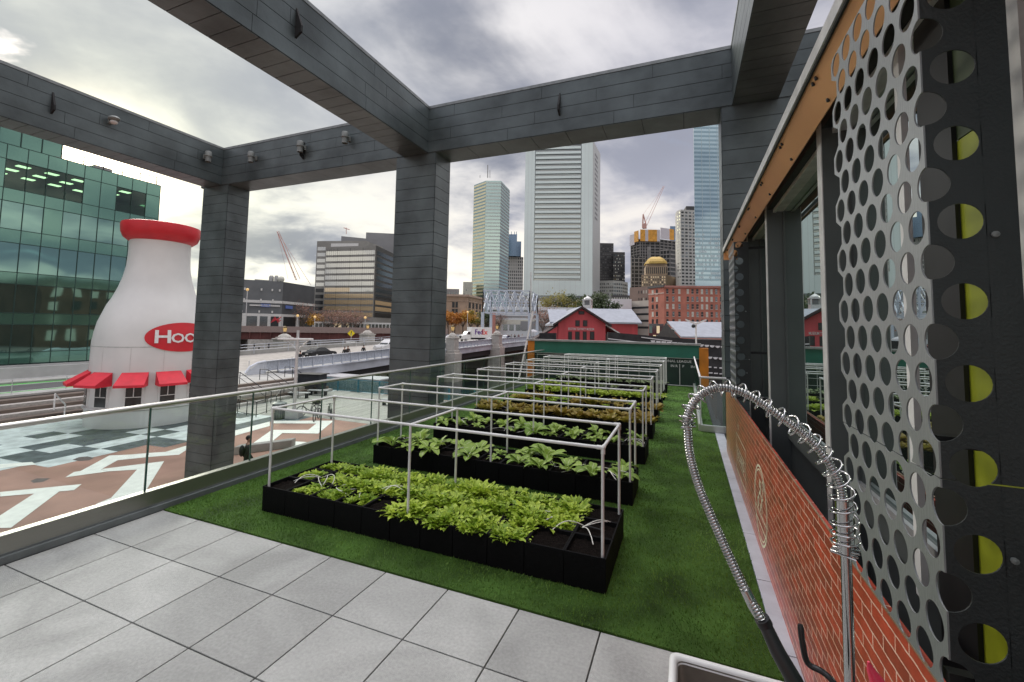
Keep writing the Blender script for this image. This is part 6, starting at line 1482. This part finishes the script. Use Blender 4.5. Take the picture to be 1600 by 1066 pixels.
t, P, z_ = block('slate_blue_sliver', 'pale slate blue tower sliver behind the construction tower', [(1048, 640), (1062, 640)], 351, m_bl, back=20)
# --- red brick building
m_rb = mat('salmon red brick', (.46, .17, .12), .85, 0, .10, .3, .2, 4); m_rb2 = mat('pink red brick', (.42, .19, .155), .85, 0, .08, .3); m_stl = mat('stone lintel', (.55,.42,.36), .8); DR = 175.
t, P, zt = block('red_brick_building', 'long six storey salmon red brick warehouse with rows of sash windows', [(1013.5, DR*1.05), (1038, DR), (1150, DR*.985)], 448, m_rb, back=30, ti=1)
zr = [pd(1060, 448+11.9*k, DR).z for k in range(8)]
ms = [m_palew, m_blackw, m_dgl, m_blackw]
cols = [.045, .13, .215]+[.335+.0665*k for k in range(0, 11)]
for j in range(6):
    zc = (zr[j]+zr[j+1])/2-.3
    for u in cols:
        if j == 5 and u > .3: continue
        w_ = face(t, P[1], P[2], .06, u-.0155, u+.0155, zc-.95, zc+.95, rs.choice(ms), 'window', .2); face(t, P[1], P[2], .22, u-.019, u+.019, zc-1.18, zc-.95, m_stl, 'sill', .3)
        face(t, P[1], P[2], .12, u-.0155, u+.0155, zc-.05, zc+.05, m_stl, 'sash_bar', .1)
    for u in (.28, .55):
        if j < 5: face(t, P[0], P[1], .06, u-.06, u+.06, zc-.95, zc+.95, rs.choice(ms), 'window', .2); face(t, P[0], P[1], .22, u-.07, u+.07, zc-1.18, zc-.95, m_stl, 'sill', .3)
face(t, P[1], P[2], .5, 0, 1, zt-.3, zt+.5, m_rb2, 'cornice', .8); face(t, P[0], P[1], .5, 0, 1.02, zt-.1, zt+.9, m_dk, 'cornice', .8); face(t, P[0], P[1], .2, 0, 1, zr[1]+.3, zr[1]+.7, m_stl, 'string_course', .3)
face(t, P[1], P[2], .3, 0, .3, pd(1045,515,DR).z, pd(1045,513,DR).z, m_lite, 'awning', 2.0)
t, P, z_ = block('glass_canopy_shop', 'small green glass shopfront at the foot of the red brick building', [(1014, 160), (1037, 158)], 506, m_dgl, back=5); grid(t, P[0], P[1], ZS, z_-.4, 4, 2, .8, .8, [m_dgl, m_litw, mat('green tinted glass', (.16,.24,.21), .3)])
# --- brown block, parking decks, white roofs between barn and towers
t, P, z_ = block('brown_block', 'plain brown grey block left of the red brick building', [(984, 260), (1016, 250)], 449, mat('brown grey stucco', (.22,.165,.14), .85, 0, .06, .2), back=20); grid(t, P[0], P[1], z_-14, z_-1, 5, 3, .3, .4, [m_blackw, m_palew], u0=.4)
t, P, z_ = block('parking_decks', 'beige parking building with dark open decks behind the red barn', [(940, 240), (985, 235), (1014, 222)], 471, mat('beige concrete', (.46,.42,.37), .85, 0, .06, .3), back=25, ti=1)
for k in range(4):
    z = pd(985, 480+10*k, 235).z
    for a, b in ((P[0],P[1]),(P[1],P[2])): face(t, a, b, .05, 0, 1, z-1.1, z, m_blackw, 'deck_opening', .3)
m_wr = mat('white membrane roof', (.62,.65,.67), .6, 0, .04, .2)
t, P, z_ = block('white_roofed_hall', 'flat white roofed hall with a domed white roof corner, left of the parking decks', [(938, 215), (987, 215)], 466.5, m_wr, back=25); face(t, P[0], P[1], .1, 0, .7, z_-3.2, z_-2.7, m_gr, 'roof_edge', .2); 
t, P, z_ = block('white_flat_block', 'small white box roof just right of the cupola', [(927, 172), (953, 172)], 479, m_wr, back=8)
m_off = mat('pale office band', (.46,.49,.50), .7); 
t, P, z_ = block('long_white_building', 'long low white banded building seen through the lattice portal', [(765, 200), (905, 196)], 479, m_wr, back=20); a, b = P
for py0, py1, mm in ((484.5, 487, m_dgl), (494, 496.5, m_gr), (500, 507, m_palew)): face(t, a, b, .15, 0, 1, pd(820,py1,198).z, pd(820,py0,198).z, mm, 'window_band', .3)
grid(t, a, b, pd(820,518,198).z, pd(820,507,198).z, 14, 1, .7, .8, [m_dgl, m_palew, m_dgl])
face(t, a, b, .25, .35, .75, pd(820,516,198).z, pd(820,502,198).z, m_gr, 'entrance_bay', .4)
t, P, z_ = block('glass_hall', 'long glasshouse roof in front of the bank podium', [(833, 260), (880, 260)], 470, mat('white lattice hall', (.55,.57,.57), .6), back=8)
t, P, z_ = block('red_brick_sliver', 'narrow red brick house behind the lattice portal legs', [(765.5, 190), (774, 190)], 488, m_rb2, back=8)
# --- red barn museum
m_barn = mat('red painted boards', (.60, .09, .10), .7, 0, .07, 1.2, .1, 8, stretch=(1,1,.1)); m_roofg = mat('grey shingle roof', (.33,.35,.39), .8, 0, .06, 1.2, .2, 10); m_trim = mat('dark brown trim', (.05,.03,.03), .7)
DBn = 78.; a = pd(872, 530, DBn); b = pd(946, 530, DBn); a = Vector((a.x, a.y, 0)); b = Vector((b.x, b.y, 0)); d = (b-a); W = d.length; d.normalize(); nb = Vector((-d.y, d.x, 0)); zE = pd(872, 505.5, DBn).z; zPk = pd(908, 482, DBn).z; zEr = pd(946, 505, DBn).z
bar_ = thing('red_barn', 'red gabled wharf building with grey roof and four dark windows behind the scoreboard', 'building', (a.x, a.y, -5)); mid = a+d*W*.49; U = Vector((0,0,1)); zE = (zE+zEr)/2
g_poly = [a-U*7, b-U*7, b+U*zE, mid+U*zPk, a+U*zE]
MB().extr(g_poly, nb*18).build('wall', m_barn, bar_)
L0 = nb*-.6; ov = 1.0
for s_, e_ in ((-1, a), (1, b)):
    tip = e_+d*s_*ov+U*(zE-(zPk-zE)/(W*.49)*ov); pk = mid+U*zPk
    MB().extr([tip+L0+U*.08, pk+L0+U*.08, pk+L0+U*.42, tip+L0+U*.42], nb*19).build('roof', m_roofg, bar_); MB().extr([tip+L0+U*.03, pk+L0+U*.03, pk+L0+U*.44, tip+L0+U*.44], nb*-.12).build('bargeboard', m_trim, bar_)
def bwin(px0, px1, py0, py1, m=m_blackw, nm='window'):
    p = pd(px0, 510, DBn); q = pd(px1, 510, DBn); z0 = pd((px0+px1)/2, py1, DBn).z; z1 = pd((px0+px1)/2, py0, DBn).z; u0 = (Vector((p.x,p.y,0))-a).dot(d); u1 = (Vector((q.x,q.y,0))-a).dot(d)
    o = a+d*u0-nb*.06; f_ = MB().obox((o.x, o.y, z0), d*(u1-u0), nb*.12, (0,0,z1-z0)).build(nm, m_trim, bar_)
    if nm == 'window': o = a+d*(u0+.15)-nb*.09; MB().obox((o.x, o.y, z0+.12), d*(u1-u0-.3), nb*.05, (0,0,z1-z0-.24)).build('pane', m, f_)
for x0, x1, y0, y1 in ((904,913,486,491.5),(899,906,500.5,510),(911,918,500.5,510),(888,894,518,531),(899,906,518,531),(911,917,518,531),(922,929,518,531)): bwin(x0, x1, y0, y1)
o = pd(908, 514.5, DBn); q = place(text_mb('BOSTON TEA PARTY MUSEUM', 1.0, .012, ext=.42), Vector((o.x,o.y,o.z))-nb*.12, d, (0,0,1)); L = max((v-Vector(o)).dot(d) for v in q.v); k = (W*.54/2)/L
q = text_mb('BOSTON TEA PARTY MUSEUM', 1.0, .012); s0 = max(v.x for v in q.v); q.v = [Vector((v.x/s0*W*.27, 0, v.z*.62)) for v in q.v]; place(q, Vector((o.x,o.y,o.z))-nb*.1, d, (0,0,1)).build('lettering', m_lite, bar_)
# long rear range with grey roof, lean-tos
r0 = b+nb*4; zr1 = pd(960, 484, DBn*1.09).z; zr0 = pd(960, 506, DBn*1.05).z; e = pd(997, 510, DBn*1.05); LR = (Vector((e.x,e.y,0))-r0).dot(d)
MB().obox((r0.x, r0.y, -9), d*LR, nb*12, (0,0,zr0+9)).build('rear_wall', m_barn, bar_)
p0 = r0-d*3-nb*.8+U*zr0; MB().extr([p0, p0+nb*7+U*(zr1-zr0), p0+nb*7+U*(zr1-zr0+.3), p0+U*.3], d*(LR+3.6)).build('rear_roof', m_roofg, bar_)
p0 = a+d*2.6+nb*3.2+U*(zE-.1); z_l = pd(880, 484, DBn*1.09).z; MB().extr([p0, p0+nb*6.5+U*(z_l-zE), p0+nb*6.5+U*(z_l-zE+.3), p0+U*.3], -d*3.8).build('left_roof', m_roofg, bar_)
q0 = a-d*.1; MB().extr([q0+U*(zE-.3), q0-d*4.2+U*(zE-3.0), q0-d*4.2+U*(zE-3.3), q0+U*(zE-.6)], nb*8).build('lean_to_roof', m_trim, bar_); MB().extr([q0+U*(zE-.6), q0-d*3.9+U*(zE-3.3), q0-d*3.9-U*8, q0-U*8], nb*6).build('lean_to_wall', m_barn, bar_)
q0 = b+d*.02; MB().extr([q0+U*(zE-.3), q0+d*2.7+U*(zE-1.9), q0+d*2.7+U*(zE-1.65), q0+U*(zE-.05)], nb*8).build('lean_to_roof', m_lite, bar_); MB().obox((q0.x+nb.x*2,q0.y+nb.y*2,-9), d*2.4, nb*5, (0,0,9+zE-1.9)).build('porch', m_blackw, bar_)
for u in (.2, 2.2): MB().cbox((q0.x+d.x*u, q0.y+d.y*u, -7), .2, .2, 7+zE-1.8).build('porch_post', m_trim, bar_)
cu = thing('cupola', 'white cupola tower with arched lantern standing behind the red barn', 'cupola', tuple(pd(918, 487, 92))); c = pd(918, 492, 92); zc0 = pd(918, 489, 92).z; zc1 = pd(918, 467, 92).z
MB().cbox((c.x, c.y, -8), 1.7, 1.7, zc0+9.6).build('shaft', m_lite, cu); zb1 = zc0+1.6
for sx in (-1,1):
    for sy in (-1,1): MB().cbox((c.x+sx*.75, c.y+sy*.75, zb1), .25, .25, zc1-zb1-.2).build('lantern_post', m_lite, cu)
MB().cbox((c.x, c.y, zb1), .9, .9, zc1-zb1-.3).build('lantern_core', m_gr, cu); MB().cbox((c.x, c.y, zc1-.35), 1.9, 1.9, .2).build('lantern_eave', m_lite, cu); MB().lathe([(.85,0),(.75,.25),(.4,.5),(.08,.7),(.04,1.2)], (c.x, c.y, zc1-.1), 12).build('dome', m_lite, cu)
# second grey roofed shed at the right and the dark screens around the wharf
m_scrn = mat('black mesh screen', (.018,.018,.020), .8, 0, .3, 2)
sh = thing('grey_roof_shed', 'grey shingle roofed wharf shed at the right behind the stadium banner', 'building', tuple(pd(1100, 530, 62))); a2 = pd(1064, 528, 60); b2 = pd(1160, 530, 60); a2 = Vector((a2.x,a2.y,0)); b2 = Vector((b2.x,b2.y,0)); d2 = (b2-a2); n2 = Vector((-d2.y,d2.x,0)).normalized(); ze = pd(1066, 528, 60).z; zk = pd(1066, 504.5, 66).z
MB().extr([a2+U*ze, a2+n2*6+d2*.03+U*zk, a2+n2*6+d2*.03+U*(zk+.2), a2+U*(ze+.2)], d2).build('roof', m_roofg, sh); MB().obox((a2.x+n2.x*.4,a2.y+n2.y*.4,-9), d2, n2*10, (0,0,ze+8.7)).build('wall', m_scrn, sh); MB().extr([a2+n2*.4+U*(ze-.1), a2+n2*6+U*(zk-.1), a2+n2*10+U*(ze-.1)], d2*.01).build('gable', m_scrn, sh)
tag(MB().obox(tuple(pd(842, 560, 55)), Vector(pd(868, 560, 55))-Vector(pd(842, 560, 55)), (0,.4,0), (0,0,pd(842,520.5,55).z-pd(842,560,55).z)).build('dark_fence', m_scrn), 'dark slatted screen fence left of the red barn', 'fence')
MBx = Vector(pd(948, 600, 40)); 
sb = thing('stadium_banner', 'black wharf screen draped with white baseball bunting right of the scoreboard', 'banner', tuple(MBx)); A3 = Vector(pd(950, 519, 34)); B3 = Vector(pd(1150, 536, 34)); A3z, B3z = A3.z, B3.z
da = Vector((B3.x-A3.x, B3.y-A3.y, 0)); nA = Vector((-da.y, da.x, 0)).normalized()
MB().extr([A3, B3, (B3.x,B3.y,-4.5), (A3.x,A3.y,-4.5)], nA*.3).build('screen', m_scrn, sb)
dn = da.normalized(); Ld = da.length; m_bunt = mat('white bunting', (.58,.58,.60), .7)
for row, (dz, u0) in enumerate(((-.35, .35), (-1.25, .50), (-2.1, .50))):
    u = u0
    while u < .985:
        c0 = A3.lerp(B3, u)+U*dz-nA*.02; r_ = Ld*.012 if row < 2 else Ld*.010
        if row < 2: MB().extr([c0-dn*r_*1.6]+[c0+dn*r_*1.5*math.cos(PI+PI*k/8)+U*r_*1.4*math.sin(PI+PI*k/8) for k in range(9)]+[c0+dn*r_*1.6], -nA*.03).build('bunting', m_bunt, sb)
        else: MB().obox(c0-dn*r_*1.3, dn*r_*2.2, -nA*.03, U*.09).obox(c0-dn*r_*1.3-U*.45, dn*r_*3.0, -nA*.03, U*.09).build('painted_seats', m_bunt, sb)
        u += .042
for u0, u1, dz in ((.26,.5,-.22),(.0,.3,-.55)): c0 = A3.lerp(B3, u0)+U*dz-nA*.01; c1 = A3.lerp(B3, u1)+U*(dz-.1)-nA*.01; MB().extr([c0, c1, c1+U*.07, c0+U*.07], -nA*.02).build('white_rope', m_bunt, sb)
# twin head lamp post behind the orange end post
lp2 = thing('twin_lamp_post', 'slim white lamp post with two flat heads beside the right orange post', 'lamp post', (.66, 30, -4.3)); MB().bar((.62,30,-4.3), (.60,30,2.62), .05, 10).build('pole', m_white, lp2, smooth=True)
for s_ in (-1, 1): MB().extr([(.6,29.9,2.55),(.6+s_*.62,29.9,2.82),(.6+s_*.62,29.9,2.72),(.6,29.9,2.42)], (0,.25,0)).build('lamp_head', m_white, lp2)
MB().ball((.45,29.9,2.35), .12, n=10, m=6).build('camera', m_blk, lp2)
# tilted mast by the left orange post
ms_ = thing('tilted_mast', 'long thin white mast leaning in front of the lattice portal', 'mast', tuple(pd(806, 600, 30))); MB().bar(pd(809, 600, 30), pd(833, 487, 30), .06, 8).build('spar', m_white, ms_, smooth=True)
tag(MB().bar(pd(829.5, 600, 60), pd(829.5, 425, 60), .09, 6).build('flagpole', m_alu), 'very tall thin pale pole rising in front of the silver tower', 'pole')
# ================================================================== TREES
def crownmat(nm, c1, c2): return leafmat(nm, c1, c2)
m_bark = mat('grey brown bark', (.10,.08,.065), .9, 0, .2, 6)
def tree(name, label, base, H, R, m, n=900, ls=.5, seed=0, group=None, bare=False, trunk=.3):
    rd = random.Random(seed); t = thing(name, label, 'tree', tuple(base), group); b = Vector(base); tp = b+Vector((0,0,H*.42))
    mb = MB().tube([b, b+Vector((rd.uniform(-.2,.2),0,H*.2)), tp], [H*.03, H*.022, H*.016], 7); ends = []
    for k in range(9 if not bare else 14):
        a = rd.uniform(0, 2*PI); e_ = tp+Vector((math.cos(a)*R*rd.uniform(.4,.8), math.sin(a)*R*rd.uniform(.4,.8), H*rd.uniform(.12,.5))); m1 = tp.lerp(e_, .5)+Vector((0,0,-.1)); mb.tube([tp-Vector((0,0,rd.uniform(0,H*.12))), m1, e_], [H*.012, H*.008, H*.004], 5); ends.append(e_)
        if bare:
            for _ in range(5): e2 = e_+Vector((rd.gauss(0,R*.25), rd.gauss(0,R*.25), rd.uniform(0,H*.2))); mb.bar(m1.lerp(e_, rd.random()), e2, H*.003, 3); ends.append(e2)
    mb.build('trunk', m_bark, t)
    cr_ = MB(); cl = [(e_+Vector((0,0,rd.uniform(-.05,.1)*H)), R*rd.uniform(.28,.5)) for e_ in ends]; vs = []; fs = []
    for _ in range(n):
        c, r = rd.choice(cl); p = c+Vector((rd.gauss(0,1), rd.gauss(0,1), rd.gauss(0,.8)))*r*.55
        u = Vector((rd.gauss(0,1), rd.gauss(0,1), rd.gauss(0,1))).normalized(); v = u.orthogonal().normalized(); s_ = ls*rd.uniform(.6,1.3); k = len(vs); vs += [p-u*s_*.5, p+v*s_*.35, p+u*s_*.5, p-v*s_*.35]; fs.append((k,k+1,k+2,k+3))
    cr_.add(vs, fs).build('crown', m, t); return t
m_or = leafmat('orange autumn leaves', (.42,.16,.03), (.62,.30,.06)); m_ol = leafmat('olive leaves', (.10,.11,.03), (.30,.26,.06)); m_gn = leafmat('dark green leaves', (.03,.05,.02), (.08,.11,.04)); m_rd = leafmat('russet twigs', (.22,.12,.09), (.36,.22,.17)); m_yl = leafmat('yellow leaves', (.55,.32,.05), (.70,.45,.10))
i = 0
for px, D, H, R, m, nm, lb in ((700,228,11,4.5,m_or,'autumn_tree','orange autumn tree nearest the middle pergola post'),(711,230,10,4.2,m_or,'autumn_tree','second orange tree from the middle pergola post'),(723,232,10.5,4.2,m_or,'autumn_tree','orange tree left of the yellow olive tree'),(735,230,10,4.5,m_yl,'autumn_tree','yellow tree below the corner of the sandstone building'),(746,228,10.5,4.5,m_ol,'autumn_tree','olive yellow tree just left of the portal leg'),(760,226,11,4.5,m_gn,'green_tree','dark green tree between the left legs of the lattice portal'),
    (779,200,8,4,m_rd,'bare_tree','russet bare tree under the left half of the lattice portal'),(848,150,9,5,m_rd,'bare_tree','pale bare tree right of the lattice portal'),(862,150,8,5,m_rd,'bare_tree','second bare tree right of the lattice portal, touching the barn roof'),
    (492,196,8,4,m_yl,'autumn_tree','yellow autumn tree at the left foot of the office block'),(474,190,10,5,m_rd,'bare_tree','bare tree before the dark side of the clad block'),(512,190,7.5,5,m_rd,'bare_tree','left russet bare tree before the office block'),(526,190,7.5,5,m_rd,'bare_tree','second russet bare tree before the office block'),(541,191,8,5,m_rd,'bare_tree','third russet bare tree before the office block'),(556,191,7.5,5,m_rd,'bare_tree','fourth russet bare tree before the office block')):
    b = pd(px, 512, D); tree(nm, lb, (b.x, b.y, ZS), H+2, R, m, 1100 if 'bare' not in nm else 700, .75 if 'bare' not in nm else .45, i, None, 'bare' in nm); i += 1
for px, pyt, D, R, m, lb in ((866,466,240,9,m_ol,'olive tree left of the white cupola, in front of the bank podium'),(880,464,240,8,m_gn,'dark tree behind the left side of the cupola'),(930,462,150,6,m_gn,'dark green tree right behind the cupola'),(943,466,150,5,m_gn,'smaller dark green tree right of the cupola'),(895,466,235,8,m_ol,'olive tree between the bank podium and the cupola')):
    zt_ = pd(px, pyt, D).z; b = pd(px, 500, D); z0 = zt_-16; tree('green_tree', lb, (b.x, b.y, ZS), (zt_-ZS)*1.05, R, m, 1300, .9, i); i += 1
# street clutter: lamp posts along the far quay
for k, (px, py, D) in enumerate(((491,505,178),(730,497,205),(464,503,175),(383,462,160),(570,506,182))):
    b = pd(px, 515, D); zt_ = pd(px, py-8, D).z; t = thing('quay_lamp', 'small lamp post on the far quay, %s' % ('below the yellow tree','before the orange trees','left of the bare tree by the clad block','tall one against the clad block','at the right foot of the office block')[k], 'lamp post', (b.x,b.y,ZS)); MB().bar((b.x,b.y,ZS), (b.x,b.y,zt_), .14, 6).build('pole', m_alu, t); MB().ball((b.x,b.y,zt_+.4), .55, n=10, m=6).build('globe', m_glow, t)
# quay edge under the far city
Q0 = pd(200, 520, 165); Q1 = pd(1200, 520, 150); dq = Vector((Q1.x-Q0.x, Q1.y-Q0.y, 0)); nq = Vector((-dq.y, dq.x, 0)).normalized()
struct(MB().obox((Q0.x, Q0.y, -9), dq, nq*900, (0,0,9+ZS-.05)).build('city_ground', m_ground)); struct(MB().obox((Q0.x-nq.x*.6, Q0.y-nq.y*.6, -9), dq, nq*.6, (0,0,9+ZS+.6)).build('quay_wall', m_stone))
wh = MB().prism([(-12, 36), (60, 34), (60, 120), (-6, 120)], -9, -4.6).build('wharf', mat('wharf deck', (.16,.14,.12), .9)); struct(wh)

wh_ = thing('added_warehouse', 'dark brown brick warehouse added out of view, mirrored in the green glass office', 'building', (40, 60, -4.6)); m_wb = mat('dark brown brick', (.13,.075,.055), .85, 0, .2, .3)  # block added out of frame to give the glass office a dark reflection
MB().box(22, 58, 52, 86, -4.6, 11.5).build('wall', m_wb, wh_); MB().box(21.6, 58.4, 51.6, 86.4, 11.5, 12.1).build('cornice', m_dk, wh_)
for j in range(4):
    for i in range(9): MB().box(21.9, 22.0, 54+3.5*i, 55.6+3.5*i, -2.6+3.4*j, -.4+3.4*j).build('window', m_palew if (i*j) % 3 == 0 else m_blackw, wh_)
